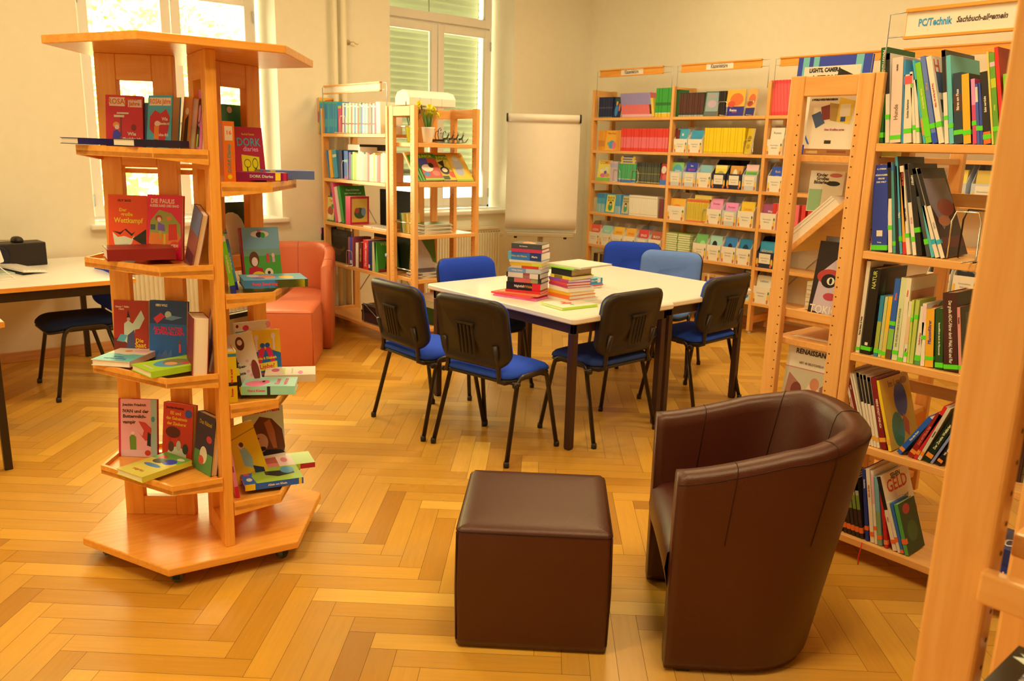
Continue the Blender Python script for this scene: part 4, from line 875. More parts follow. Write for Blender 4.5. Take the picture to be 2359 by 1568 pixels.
def carton(p0, p1, lab):
    a, c = kyy(p0, 5), kyy(p1, 5); wd = a-c; r = thing('carton', lab, 'box', (KX+.015, (a+c)/2, KZ[5]+.0012), 0, 'brown cartons'); cm = M('C89048', .8, .15)
    MB().box(0, .24, -wd/2, wd/2, 0, .19, cm).build('carton_body', r, bevel=.002); MB().box(-.001, 0, -wd*.5, wd*.25, .02, .165, M('8A4A20', .8, .15)).box(-.0016, -.001, -wd*.12, wd*.06, 0, .19, M('E8B868', .5, .3)).build('printed_panel', r)
carton(1345, 1478, 'brown carton with a tape stripe on the lowest shelf, left one of two'); carton(1482, 1745, 'wider brown carton on the lowest shelf of the middle bay')
kface(1, 5, 1755, 1868, .30, '2C4048', 'tall dark comic cover with white lettering', [('r', .02, 0, .98, .4, 'C8D0B8'), ('t', 'FREI', .5, .86, .3, 'F0F0E8'), ('t', 'TOLL', .5, .74, .3, 'F0F0E8'), ('e', .4, .5, .3, .14, '4A7A8A'), ('e', .5, .3, .3, .1, 'E8A838'), ('e', .5, .14, .35, .08, '4A70A8')])
krun(1, 5, 1872, 1890, 1, .3, '23282C', 'black album')
kbox(2, 5, 1905, 2100, .15, 0, 'white fruit-printed box of cream folders', 'E8D8B0', .24, 'cream folder', [('t', 'Lektüre', .5, .8, .18, '8A7A60')])
# more boxes seen through the near bookcases
def kfar(y, z, style, desc, bc, bd, pc, wd=.17):
    z += .0012
    doc_box(TR(KX+.012, y, z), wd, .2, .15, desc, style)
    for k in range(2): book(f'{bd}, {("front", "second")[k]} one in its box, end bay of wall bookcase', TR(KX+.026+k*.022, y+wd*.42, z+.0055, R(-90)) @ Matrix.Rotation(R(-7), 4, 'X') @ Matrix.Translation((0, .008, 0)), wd*.84, .013, .24, bc, 'paperback', 'book', None, (), False, pic=pc if k == 0 else None)
kfar(2.55, KZ[2], 1, 'grey fruit-printed box seen through the gap under the top non-fiction shelf', 'F2C840', 'yellow paperback with red lettering', [('t', 'noch', .5, .85, .2, 'C84A20'), ('t', 'stärker', .55, .7, .2, 'C84A20'), ('t', 'lernen', .5, .45, .22, 'D85A20'), ('e', .3, .5, .2, .1, '3A2A20')])
kfar(2.345, KZ[2], 1, 'grey fruit-printed box right of the one with yellow paperbacks, half hidden', 'E0B040', 'mustard paperback', [])
CP = [('t', 'Camp', .5, .72, .3, 'F0E8D0'), ('t', 'Das', .5, .88, .12, 'E8E0C8')]
kfar(2.565, KZ[4], 0, 'white fruit-printed box of black Camp paperbacks, left of a similar box', '26241E', 'black paperback with cream lettering', CP)
kfar(2.375, KZ[4], 0, 'white fruit-printed box right of the black Camp paperbacks', '2A2824', 'black paperback with small lettering', [('t', 'Mein Weg', .5, .75, .16, '8A8470')])
for k, q in enumerate((4.02, 3.98, 3.80, 3.74, 3.68, 3.62, 3.56)): book(f'{ORD[k]} red schoolbook from the left, fourth shelf, behind the narrow display unit', TR(KBX, q, KZ[3]+.0012), .15, .036, .23, ('D83A28', 'E04838', 'F06858', 'E03A2A')[k % 4], 'schoolbook', 'book', 'red schoolbooks behind the display unit', (), False)
# open box of yellow booklets on the floor
fbx = doc_box(TR(6.335, 4.30, .001, R(38)), .16, .24, .135, 'white fruit-printed box of yellow booklets standing on the floor by the long bookcase', 0)
for k in range(4): book(f'yellow booklet leaning in the box on the floor, {ORD[k]} from the front', TR(6.335, 4.30, .0055, R(38)) @ TR(.03+.022*k, .07, 0, R(-90)) @ Matrix.Rotation(R(-24), 4, 'X'), .14, .012, .22, 'F4C030', 'booklet', 'booklet', 'yellow booklets in the floor box', (), False, pic=[('e', .5, .6, .3, .08, 'E8A028'), ('t', 'Lesen', .5, .75, .2, 'D88A20')] if k == 0 else None)
# ------------------------------------------------ non-fiction bookcase on the right
MBX = MX+.022
CR = {0: (1980, 30, 4.9), 1: (1940, 330, 5.63), 2: (1920, 560, 4.9), 3: (1900, 830, 3.2), 4: (1900, 830, 3.2)}
MSN = ['top', 'second', 'third', 'fourth', 'lowest']
TAPEG = '62D21C'; TAPEO = 'F07A28'; TAPEB = '3AA8C8'
def mb(j, label, b0, b1, yb, t0, yt, wd, cover, tape=None, tc=TAPEG, **k):
    ox_, oy2, s = CR[j]; f = lambda x, y: (ox_+x/s, oy2+y/s)
    T, t, h = at_spine(f(b0, yb), f(b1, yb), f(t0, yt), MZ[j], MBX)
    if h > .36: h = .36
    tp = ((yb-tape[1])/(yb-yt), (yb-tape[0])/(yb-yt), tc) if tape else None
    return book(f'{label}, {MSN[j]} non-fiction shelf', T, wd, t, h, cover, group=None, tape=tp, **k)
SW = ((.55, 1, '2A241E'), (.93, 1, 'EAD8B0'))
# top shelf
mb(0, 'tall dark green hardback at the left end', 183, 257, 1440, 207, 425, .22, '1F5A22', (1330, 1385), title=('HAUSTIERE', .86, .62, 'E8E0A8', 'down'))
mb(0, 'slim black and white picture book beside the tall green one', 282, 326, 1445, 260, 490, .22, 'E8D0B8', (1140, 1190), bands=SW)
mb(0, 'broad cream dog book', 330, 450, 1452, 330, 540, .2, 'F2C490', (1370, 1415), title=[('Hunde', .36, .52, '8A6A40', 'up'), ('HUND', .88, .2, '4A3A20', 'up')])
mb(0, 'slim teal book right of the broad cream one', 453, 474, 1455, 453, 562, .2, '3A8A98', pic=[('r', 0, 0, 1, 1, '4A98A0')])
mb(0, 'white book with red top', 476, 562, 1460, 464, 730, .15, 'F4E2C0', (1305, 1355), bands=((.86, .98, 'EA5A48'),), title=('Golden Retriever', .5, .34, '6A5A40', 'up'))
mb(0, 'first of two slim cream books leaning left', 582, 614, 1465, 517, 700, .15, 'EAD8A8', (1270, 1320), bands=((.78, .84, '8ABA38'),))
mb(0, 'second of two slim cream books leaning left', 616, 652, 1467, 560, 790, .15, 'F0E0B8', (1300, 1345))
mb(0, 'slim teal blue book leaning left', 690, 714, 1468, 540, 575, .2, '4AB0B0', bands=((.1, .3, 'D89040'),))
mb(0, 'bright green book leaning left', 716, 782, 1470, 566, 610, .2, '86C020', (1200, 1400), tc='72D81C', title=('Kinder Naturführer', .55, .45, 'E8E060', 'down'))
mb(0, 'violet blue book leaning left', 786, 838, 1472, 622, 540, .22, '6A78B8', (1260, 1312), title=('Frösche', .65, .5, 'C8A048', 'down'), bands=((0, .12, '2C4A98'),))
mb(0, 'white animal book with its cover half visible', 852, 912, 1475, 682, 545, .22, 'EAE0C0', (1245, 1300), title=('Das große Buch der Wale', .55, .45, 'D0583A', 'down'), pic=[('t', 'H', .15, .88, .3, 'D84A38'), ('r', .08, .58, .95, .82, '2A4A58'), ('r', .1, .35, .95, .5, '2C3438'), ('r', .1, .06, .95, .3, '2A5A88')])
mb(0, 'black and white picture book on wild cats', 915, 958, 1478, 840, 480, .25, 'F0DCC0', (1178, 1222), bands=SW, pic=[('r', 0, .9, 1, 1, '5A5440'), ('r', 0, 0, 1, .9, 'C8B088')])
mb(0, 'pale teal book with plain cover visible', 963, 1012, 1480, 890, 540, .25, '6AB8B8', (1265, 1312), pic=[('r', 0, 0, 1, 1, '72B8B0'), ('t', 'SEEHUND', .5, .62, .16, '58989A'), ('r', .0, 0, 1, .45, '2C6A78')])
mb(0, 'dark bear book with white lettering', 1014, 1108, 1485, 970, 735, .15, '2E3A3A', (1340, 1390), title=('Bären am Fluss', .62, .42, 'F0E4C8', 'up'), bands=((.45, .7, '5A3420'),))
mb(0, 'orange book beside the bear book', 1110, 1192, 1490, 1057, 750, .15, 'F6A820', (1345, 1395), pic=[('r', 0, 0, 1, 1, '2A2018')])
mb(0, 'slim pink and red book', 1206, 1248, 1492, 1157, 803, .14, 'D84458', (1245, 1295), bands=((.6, 1, 'E88A98'),))
mb(0, 'slim slate blue book', 1250, 1280, 1493, 1198, 860, .14, '4A5A88', (1300, 1350), bands=((.7, .95, 'D8C890'),))
mb(0, 'slim navy book beside the slate blue one', 1282, 1312, 1494, 1236, 850, .14, '3A4A80', (1300, 1350))
mb(0, 'black book with white title and orange foot', 1318, 1398, 1495, 1246, 735, .15, '2A241C', (1395, 1445), title=('Echt verrückt', .55, .42, 'F0E4C8', 'up'), bands=((0, .17, 'F06A20'),))
mb(0, 'slim yellow book leaning left', 1402, 1424, 1496, 1302, 515, .2, 'E0C048')
mb(0, 'olive green book leaning left', 1428, 1484, 1498, 1330, 535, .2, '6A9A20', (1310, 1360), bands=((.62, .72, 'C8C020'), (.85, .9, 'E8B0A0')), title=('Natur', .4, .5, 'C8D040', 'down'))
mb(0, 'red book leaning left', 1498, 1540, 1500, 1378, 475, .2, 'E02A1A', pic=[('r', 0, 0, 1, 1, 'B8301C'), ('r', .5, .4, 1, .7, '2C4A20')])
mb(0, 'lime green book at the right end', 1545, 1610, 1500, 1482, 765, .15, '86C020', bands=((.3, .4, 'E8E8C0'),))
# second shelf
mb(1, 'thick navy fish encyclopedia', 408, 612, 1300, 418, 282, .18, '2F4080', (1230, 1290), title=[('G. STERBA', .95, .13, 'E8D8C0', 'across'), ('SÜSSWASSER', .88, .13, 'E8D8C0', 'across'), ('FISCHE', .84, .13, 'E8D8C0', 'across'), ('DER WELT', .80, .13, 'E8D8C0', 'across'), ('Verlag', .1, .1, 'D0C0A8', 'across'), ('■', .2, .5, 'F0D8B0', 'across')])
mb(1, 'black and white picture book beside the thick navy one', 620, 670, 1335, 580, 250, .2, 'EEDCC0', (1005, 1055), bands=((.6, 1, '26201A'), (.94, 1, 'F0E0C0')))
mb(1, 'slim green book', 680, 714, 1338, 626, 290, .2, '4A9070', (1195, 1250), bands=((.94, 1, '2C6AA0'),))
mb(1, 'slim black book', 718, 762, 1340, 655, 300, .2, '1C2426')
mb(1, 'tall sky blue book', 765, 798, 1342, 672, 180, .22, '4AA0D0', (1130, 1190), pic=[('r', 0, 0, 1, 1, '3A4438')], title=('Tiere', .4, 1.0, 'E8E8E8', 'down'))
mb(1, 'slim yellow and red book', 802, 846, 1350, 740, 380, .2, 'E8A030', bands=((0, .15, 'D83428'),))
mb(1, 'white book with red lettering', 850, 898, 1360, 732, 302, .2, 'F2E0C0', (1105, 1155), title=[('WAS IST WAS', .85, .6, 'D84A38', 'down'), ('Wale und Delfine', .45, .5, '3A3020', 'down')])
mb(1, 'first leaning black and white picture book', 925, 972, 1365, 788, 280, .2, 'F0DCC0', (1145, 1200), bands=((.58, 1, '26201A'), (.94, 1, 'F0E0C0')), title=('FISCHE', .38, .6, 'D88070', 'down'))
mb(1, 'dark reptile book', 978, 1045, 1370, 835, 280, .2, '262018', (1035, 1095), title=('NIPPERT', .82, .55, 'D8C8A0', 'down'))
mb(1, 'slim olive book leaning left', 1095, 1145, 1385, 945, 700, .15, '4A4A38', (1185, 1245))
mb(1, 'slim pale blue book leaning left', 1150, 1192, 1392, 985, 720, .15, '5AB0C0')
mb(1, 'black and white picture book with blue tape', 1200, 1252, 1405, 885, 345, .2, 'F2DCC4', (1190, 1245), TAPEB, bands=((.58, 1, '26201A'), (.94, 1, 'F0E0C0')))
mb(1, 'rightmost black and white picture book, dark red cover visible', 1268, 1322, 1412, 940, 345, .2, 'F0DCC0', (1195, 1245), TAPEB, bands=((.58, 1, '26201A'), (.94, 1, 'F0E0C0')), title=('VÖGEL', .36, .6, 'A8987A', 'down'), pic=[('r', 0, 0, 1, 1, '3A2420'), ('r', 0, .9, 1, 1, '26201C'), ('p', [(0, .88), (.9, .88), (1, .6), (.3, .3), (0, .6)], '8A7A70'), ('e', .6, .55, .35, .1, 'A84A38'), ('e', .4, .4, .25, .06, 'C87848'), ('r', .05, .1, .95, .22, '6A2420')])
bookend(TR(MX+.03, ox(2172, 560, MX).y, MZ[1]+.0012, R(180)), 'chrome wire bookend holding the picture books, second non-fiction shelf', 1.35)
bookend(TR(MX+.07, ox(2186, 560, MX+.05).y-.02, MZ[1]+.0012, R(180)), 'black wire bookend behind the chrome one, second non-fiction shelf', 1.4, BLKM)
book('tall black folder at the right end, second non-fiction shelf', TR(MX+.10, ox(2255, 560, MX+.1).y-.02, MZ[1]+.0012), .2, .035, .30, '1C1612', 'folder', 'folder')
book('dark brown box file leaning at the right end, second non-fiction shelf', TR(MX+.03, .70, MZ[1]+.0012) @ Matrix.Rotation(R(-14), 4, 'X') @ Matrix.Translation((0, -.03, 0)), .2, .055, .2, '4A3418', 'box_file', 'box file', bands=((.75, 1, '6A8080'),))
# third shelf
mb(2, 'tall navy book with green lettering', 160, 245, 1225, 285, 135, .22, '1C2848', (1165, 1205), title=('Der Garten Eden darf nicht sterben', .55, .55, '9AD828', 'up'), bands=((0, .08, '2C5A90'),))
mb(2, 'tall slim cream book with handwriting', 275, 316, 1243, 405, 168, .22, 'F0D8A0', (1175, 1215), title=('Ferne Zeiten & Feder', .3, .6, '3A3020', 'up'), pic=[('r', 0, 0, 1, 1, 'E8D0A0'), ('p', [(.3, .8), (.5, .95), (.8, .93), (.6, .8)], '7A4030')])
mb(2, 'thick black nature book', 322, 432, 1255, 445, 275, .22, '1C160C', (1165, 1210), title=[('NATUR', .87, .55, 'C8C050', 'up'), ('■', .12, .4, 'F0E0C0', 'across')], pic=[('r', .0, 0, 1, 1, '241C14'), ('r', .3, .55, .95, .95, '4A2A1C'), ('p', [(.05, .6), (.2, .9), (.3, .6)], '3A5A28')])
mb(2, 'slim teal and yellow book', 475, 520, 1243, 552, 590, .14, '2E8088', (1160, 1205), bands=((.1, .58, 'A8A830'),))
mb(2, 'slim yellow green book', 523, 556, 1265, 603, 600, .14, 'C8C068', (1185, 1230))
mb(2, 'slim orange book', 558, 602, 1275, 640, 600, .14, 'F6B020', (1205, 1245), bands=((.1, .45, 'D8B848'),))
mb(2, 'blue and green tree book', 604, 664, 1290, 710, 395, .2, '2C5A90', (865, 912), bands=((.12, .38, '8AB838'), (0, .12, '6A4A20')), title=('Bäume', .78, .5, 'E06A58', 'up'))
mb(2, 'pale green book with grey lettering', 670, 732, 1302, 776, 385, .2, 'D8D080', (1190, 1235), title=('DER GROSSE KOSMOS NATURFÜHRER', .4, .42, '8A8850', 'up'))
mb(2, 'cream book with red lettering', 736, 790, 1310, 834, 390, .22, 'ECD890', (1265, 1305), title=('Kräuter', .82, .45, 'D85A38', 'up'), pic=[('r', 0, 0, 1, 1, 'E4D0A0'), ('r', .05, .45, .95, .85, 'C87840')])
mb(2, 'slim cream book with an orange curve', 793, 832, 1325, 853, 655, .14, 'E8D090', (1210, 1255), title=('Pilze', .2, .6, '5A4020', 'up'), bands=((.3, .75, 'E8B878'),))
mb(2, 'left of two slim yellow green booklets', 835, 858, 1335, 892, 640, .14, 'C8C840', (830, 875))
mb(2, 'right of two slim yellow green booklets', 860, 902, 1340, 932, 640, .14, 'C0C048', (800, 845))
mb(2, 'white and green handbook', 915, 974, 1335, 985, 712, .15, 'E8E4C0', (1230, 1290), title=('Handbuch Natur', .45, .36, 'C04A48', 'up'), bands=((0, .1, '5A8A40'),), pic=[('r', 0, 0, 1, 1, 'D8D8A8')])
mb(2, 'white and pink book', 978, 1022, 1380, 1006, 680, .18, 'F4E4C8', (1035, 1080), bands=((.7, .97, 'F0C0B8'),), pic=[('r', 0, 0, 1, 1, 'D8C890'), ('e', .4, .8, .3, .15, 'D84A28'), ('e', .8, .85, .3, .15, '3A7A30')])
mb(2, 'orange plant guide with navy lettering', 1025, 1118, 1392, 1042, 740, .15, 'F8A41C', (1270, 1312), title=('Pflanzenführer', .6, .52, '3A3480', 'up'), pic=[('r', 0, 0, 1, 1, '3A6A30')])
mb(2, 'dark green book with white lettering', 1136, 1222, 1408, 1142, 735, .14, '2A4A14', (1335, 1390), title=('Sammelführer durch die Pflanzenwelt', .5, .3, 'D8D8B0', 'down'))
mb(2, 'thick dark brown outdoor guide', 1226, 1386, 1440, 1216, 562, .2, '4A1E14', (1368, 1418), title=('Der große ADAC-Führer durch Wald, Feld und Flur', .5, .33, 'F0E0CC', 'down'), pic=[('r', 0, 0, 1, 1, '1E160E')])
mb(2, 'slim pink book at the right end', 1390, 1424, 1430, 1366, 725, .15, 'E08A68', (1340, 1390), title=('Komplett', .8, .6, '4A2A20', 'down'), pic=[('r', 0, 0, 1, 1, '2A2A18'), ('r', .3, .6, .9, .9, '4A5A30')])
# fourth shelf
mb(3, 'white book with red lettering at the left end', 262, 280, 655, 157, 82, .22, 'F0DCC0', title=('Deutsche Geschichte', .55, .6, 'C84038', 'up'))
mb(3, 'dark red book beside the white one', 281, 298, 660, 182, 96, .2, '8A241C', title=('Indianer', .8, .6, 'E8C8A0', 'up'))
mb(3, 'slim white book', 299, 312, 664, 202, 95, .22, 'F2DEC4')
mb(3, 'slim cream book', 313, 325, 668, 221, 100, .22, 'EED8B8')
BW = ((.6, 1, '241E18'), (.94, 1, 'F0E0C8'))
for q, (b0, b1, t0, yt) in enumerate(((326, 347, 250, 92), (348, 366, 276, 106), (367, 387, 300, 110), (388, 410, 328, 125))): mb(3, f'{ORD[q]} of four black and white picture books', b0, b1, 672+q*6, t0, yt, .22, 'F0DCC4', (575+q*10, 610+q*10), 'F0A030', bands=BW)
mb(3, 'dark red book with white lettering', 414, 457, 712, 354, 130, .2, '8A1E1A', (620, 655), 'F0A030', title=('MEINE STADT UND ICH', .5, .5, 'F0E0C8', 'down'))
mb(3, 'yellow book with a painted cover', 466, 490, 738, 390, 150, .24, 'F0C020', (640, 680), 'F0A030', pic=[('r', 0, 0, 1, 1, 'E0A824'), ('e', .6, .65, .22, .25, '3A4A80'), ('e', .35, .25, .2, .25, '3A7A40'), ('p', [(.3, .2), (.6, .4), (.5, .1)], '2A8A60'), ('p', [(.6, .45), (.75, .3), (.7, .1), (.55, .2)], 'D84A28'), ('t', 'Im Land', .5, .9, .15, '9A6A20'), ('e', .8, .9, .12, .05, 'A85A28')])
# leaning books at the right
for lab, (b0, b1, yb, t0, yt), c, tl, ob in (('blue book leaning right', (505, 548, 766, 742, 425), '2C5AA0', ('Das alte Rom', 'E8E8E0'), 1), ('dark red book leaning right', (585, 632, 776, 805, 395), '9A2418', ('DAS MITTELALTER', 'E07050'), 1), ('red book leaning right', (634, 660, 780, 860, 340), 'D82A20', None, 1), ('cream book leaning right', (662, 688, 782, 885, 350), 'D8C08A', ('Geschichte', '5A4020'), 1), ('black book on the second war leaning right', (692, 748, 788, 935, 380), '1A2A18', ('Der Zweite Weltkrieg', 'E8E080'), 1), ('slim multicoloured book leaning right', (752, 772, 796, 945, 480), '8A8AB8', None, 0), ('black book with white lettering leaning right', (776, 818, 830, 960, 520), '1C1A1A', ('Wir gaben Bücher', 'F0E4D0'), 1)):
    mb(3, lab, b0, b1, yb, t0, yt, .17, c, title=(tl[0], .5, .5, tl[1], 'up') if tl else None, bands=((.08, .16, 'F08A28'),) if ob else ())
for k in range(9): book(f'{ORD[k]} grey brown magazine from top of the strapped pile, fourth non-fiction shelf', T_flat((MX+.20, .90), MZ[3]+.0012+.0305*(8-k), R(0), .2, .27, .029), .2, .029, .27, '6A80A8' if k == 0 else '6A5430', 'magazine', 'magazine', 'strapped pile of magazines', (), False, pages=M('6A5430', .8))
m = MB(); zt = MZ[3]+.0012+.0305*9; m.box(MX+.095, MX+.305, .88, .905, zt+.0005, zt+.003, M('4A2818', .6)).box(MX+.093, MX+.095, .88, .905, MZ[3]+.003, zt+.003, M('4A2818', .6)); tag(m.build('strap'), 'dark strap round the pile of magazines on the fourth non-fiction shelf', 'strap')
# lowest shelf
mb(4, 'navy book at the left end', 100, 142, 1258, 60, 850, .18, '24344C', (1180, 1208), 'E85A28')
for q in range(5): mb(4, f'{ORD[q]} of five matching green and brown volumes', 147+q*29, 173+q*29, 1272+q*9, 110+q*29, 862+q*3, .18, '3A2418', (1195+q*9, 1235+q*9), 'F06A28', bands=((.72, 1, 'B0A880'), (.48, .72, '7A8A28'), (.8, .97, 'D86A50')))
mb(4, 'slim navy book right of the matching volumes', 300, 326, 1322, 286, 805, .2, '24346A', (1215, 1245), 'F06A28', title=('Geschichte', .8, .6, 'D8D0C0', 'down'))
mb(4, 'first white book with red lettering', 334, 362, 1345, 312, 800, .22, 'F2DEBC', (1265, 1300), 'F06A28', title=('WAS IST WAS', .7, .55, 'C85038', 'down'))
mb(4, 'slim cream and orange book', 364, 384, 1352, 345, 815, .22, 'EAD0A0', (1220, 1250), 'F06A28', bands=((.55, .95, 'E8A890'),))
mb(4, 'blue and green book', 386, 416, 1362, 370, 862, .2, '7AA8B8', (1288, 1318), 'F06A28', bands=((0, .5, '8A9A50'),))
mb(4, 'slim red book leaning left', 436, 462, 1352, 405, 930, .2, 'C8281C', (1300, 1330), 'F08040')
mb(4, 'white book on money with red lettering', 488, 520, 1408, 388, 858, .23, 'F4E2C8', (1325, 1355), 'F06A28', title=('GELD', .42, .55, 'D0705A', 'down'), bands=((.55, 1, '241E18'),), pic=[('r', 0, 0, 1, 1, 'F4E4C8'), ('t', 'GELD', .5, .82, .3, 'D03428'), ('t', 'SEHEN', .5, .94, .12, '3A2A20'), ('t', 'Was ist Geld wert?', .5, .62, .08, '9A8060'), ('e', .6, .42, .25, .12, '3A2A20'), ('e', .6, .39, .22, .11, 'F4E4C8'), ('e', .88, .4, .12, .12, 'C83428')])
mb(4, 'small slim white book', 524, 548, 1412, 452, 1050, .13, 'E8E0C8', (1300, 1335), 'F06A28')
mb(4, 'small slim blue book', 549, 572, 1400, 478, 1052, .13, '3A6AA0', (1370, 1395), 'F06A28')
mb(4, 'small green book with dark green cover visible', 576, 608, 1412, 505, 1060, .14, '5AA040', (1300, 1335), 'F06A28', pic=[('r', 0, 0, 1, 1, '24401C'), ('e', .4, .85, .2, .1, 'B83428'), ('e', .5, .4, .3, .2, '3A5A28')])
for k, (c, t_, ti) in enumerate((('20305A', .06, '1000'), ('24346A', .075, '2000 JAHRE CHRONIK'), ('EEDCB4', .018, ''))):
    z = MZ[4]+.0012+(0 if k == 2 else .0195 if k == 1 else .0955); o = book(('navy book with large white digits, on top of the flat pile', 'thick navy chronicle lying under the book with digits', 'white book at the bottom of the flat pile')[k]+', lowest non-fiction shelf', T_flat((MX+.14, .83-.02*k), z, R(2-2*k), .2, .25, t_), .2, t_, .25, c)
    if ti and k == 0: art(o, [('t', '100', .35, .5, .5, 'E8E0C8', .9, 90)], .2, .25, t_)
    elif ti:
        m = MB(); put_text(m, 'JAHRE', .045, Matrix.Translation((-.0007, .004, .125)) @ SPM @ Matrix.Rotation(R(-90), 4, 'Z'), M('E8C890', .6), .0004, .2); m.build('spine_title', o)
m = MB(); y_ = ox(1985, 1260, MX).y; m.tube([(MX-.004, y_, .098), (MX-.008, y_, .07), (MX-.006, y_+.006, .03), (MX-.012, y_, .005)], .0022, M('E02820', .6), 6); tag(m.build('bookmark_ribbon'), 'red ribbon hanging down from the lowest non-fiction shelf', 'ribbon')
# ------------------------------------------------ narrow display unit: face-out books
def eface(p0, p1, yb, yt, z, x, label, cover, pic, t=.012, lean=5, nm='book', hard=True):
    a, c = ox(p0, yb, x), ox(p1, yb, x); h = ox((p0+p1)/2, yt, x).z-z
    return book(label, TR(x, a.y, z+.0012, R(-90)) @ Matrix.Rotation(R(-lean), 4, 'X') @ Matrix.Translation((0, t/2, 0)), a.y-c.y, t, h/cos(R(lean)), cover, nm, 'book' if nm == 'book' else 'magazine', None, (), hard, pic=pic)
eface(1818, 1978, 340, 130, 1.60, MX+.16, 'large navy book with white title panel standing behind the poster book, display unit top', '34408A', [('r', 0, 0, 1, 1, '3A4688'), ('r', .07, .55, .16, 1, '78B8B0'), ('r', .22, .6, .3, 1, '78B8B0'), ('r', .8, .6, .9, 1, '78B8B0'), ('r', .1, .1, .88, .9, 'F2DCB4'), ('t', 'LIGHTS, CAMERA,', .4, .86, .07, '3A3020', .45), ('t', 'ACTION!', .4, .78, .09, '3A3020', .4), ('p', [(.58, .88), (.8, .80), (.8, .74), (.58, .78)], '2A241C'), ('r', .6, .68, .8, .73, '2A241C')], .02, 4)
eface(1856, 1962, 341, 203, 1.60, MX+.075, 'cream book back with four small pictures, behind the frame of the narrow display unit', 'F0DAB0', [('r', 0, 0, 1, .09, 'A8682C'), ('r', .05, .02, .3, .06, 'C8A050'), ('r', .5, .03, .9, .07, '8A4A28'), ('t', 'IT IS A GAME, IT IS A LIST', .3, .9, .05, '3A3020', .55), ('t', 'A WORLD-WIDE PHENOMENON', .32, .83, .05, '3A3020', .55), ('p', [(.08, .6), (.26, .66), (.38, .48), (.2, .4)], '4A5A68'), ('p', [(.26, .72), (.46, .76), (.5, .54), (.32, .52)], '8A3A2C'), ('p', [(.44, .78), (.64, .76), (.62, .5), (.48, .52)], 'B88A3A'), ('p', [(.64, .86), (.96, .8), (.9, .46), (.62, .5)], 'E8B838'), ('r', .67, .58, .88, .76, 'F0E4C8'), ('r', .7, .5, .8, .57, '2C4A78'), ('t', 'Over 10 million copies', .6, .38, .045, 'B8605A', .5), ('r', .42, .17, .56, .22, '3A3020'), ('p', [(0, .3), (.1, .16), (.06, .16), (0, .24)], '3A6AA0')], .014, 3)
for k, (c, y) in enumerate((('3A98A8', 1.60), ('EAD840', 1.575))): book(('teal', 'yellow')[k]+' book standing behind the right post of the narrow display unit', TR(MX+.12+.03*k, y, 1.6012), .22, .018, .29-.02*k, c)
# books lying on the sloping shelf (it rises towards the right)
sd, sn, sO = Vector((0, -sin(R(47)), cos(R(47)))), Vector((0, cos(R(47)), sin(R(47)))), Vector((MX+.07, EY0-.03, 1.21))
def slb(label, x0, s0, lay, wd, h, t, c, pic=None, nm='magazine', hard=False):
    o = sO+sd*s0+sn*(.0135+lay+t/2)+Vector((x0+wd, 0, 0)); X = Vector((-1, 0, 0))
    T = Matrix(((X.x, -sn.x, sd.x, o.x), (X.y, -sn.y, sd.y, o.y), (X.z, -sn.z, sd.z, o.z), (0, 0, 0, 1)))
    return book(label, T, wd, t, h, c, nm, 'magazine' if nm == 'magazine' else 'book', None, (), hard, pic=pic)
slb('thick paperback lying on the sloping shelf of the narrow display unit, bottom one', .0, .01, .0, .2, .27, .03, 'C8A878', None, 'book')
slb('grey magazine on top of the paperback on the sloping shelf of the narrow display unit', .005, .015, .032, .2, .26, .012, 'A8987A')
slb('thin orange folder lying uppermost on the sloping shelf of the narrow display unit', .01, .02, .046, .2, .25, .008, 'E0A858')
eface(1868, 1945, 425, 392, 1.36, MX+.30, 'picture dictionary with white cover behind the sloping shelf of the narrow display unit', 'EBD8A8', [('t', 'Kinder', .35, .9, .12, '3A3020', .5), ('t', 'Großes', .38, .81, .12, '3A3020', .5), ('t', 'Bilderlexikon', .45, .72, .12, '3A3020', .8), ('e', .75, .9, .18, .05, 'C86A48'), ('r', .02, .02, .4, .55, '9AB870'), ('e', .7, .7, .2, .06, '2A3020')], .02, 4)
for k in range(7): book(f'{ORD[k]} yellow magazine from top of the pile in the narrow display unit', T_flat((MX+.36, 1.745+.004*(k % 3)), .9442+.0175*(6-k), R(90+3*(k % 3)), .2, .27, .0165), .2, .0165, .27, ('C8B048', 'E0C838', 'A89850')[k % 3], 'magazine', 'magazine', 'yellow magazines in the narrow display unit', (), False)
eface(1868, 1940, 712, 556, .943, MX+.07, 'dark magazine with a red and black eye picture in a clear cover, narrow display unit', '2A2018', [('r', 0, 0, 1, 1, '2C2018'), ('p', [(.1, .1), (.2, .6), (.9, .9), (1, .3), (.9, .05)], 'C8A890'), ('e', .5, .55, .4, .1, 'B83A2C'), ('e', .5, .5, .25, .09, '1E1612'), ('e', .55, .5, .12, .05, 'E8D8C8'), ('e', .55, .5, .05, .04, '1A1410'), ('p', [(.6, .95), (1, .98), (1, .7)], 'D8C0A0'), ('e', .6, .3, .2, .05, 'B83A3A'), ('t', 'TOKIO', .5, .12, .34, 'F0E4D0')], .018, 9, 'magazine', False)
eface(1880, 1955, 705, 545, .943, MX+.11, 'grey magazine with a lime strip behind the dark one, narrow display unit', '9A9078', [('r', .35, .84, .95, .92, 'C8D030')], .012, 9, 'magazine', False)
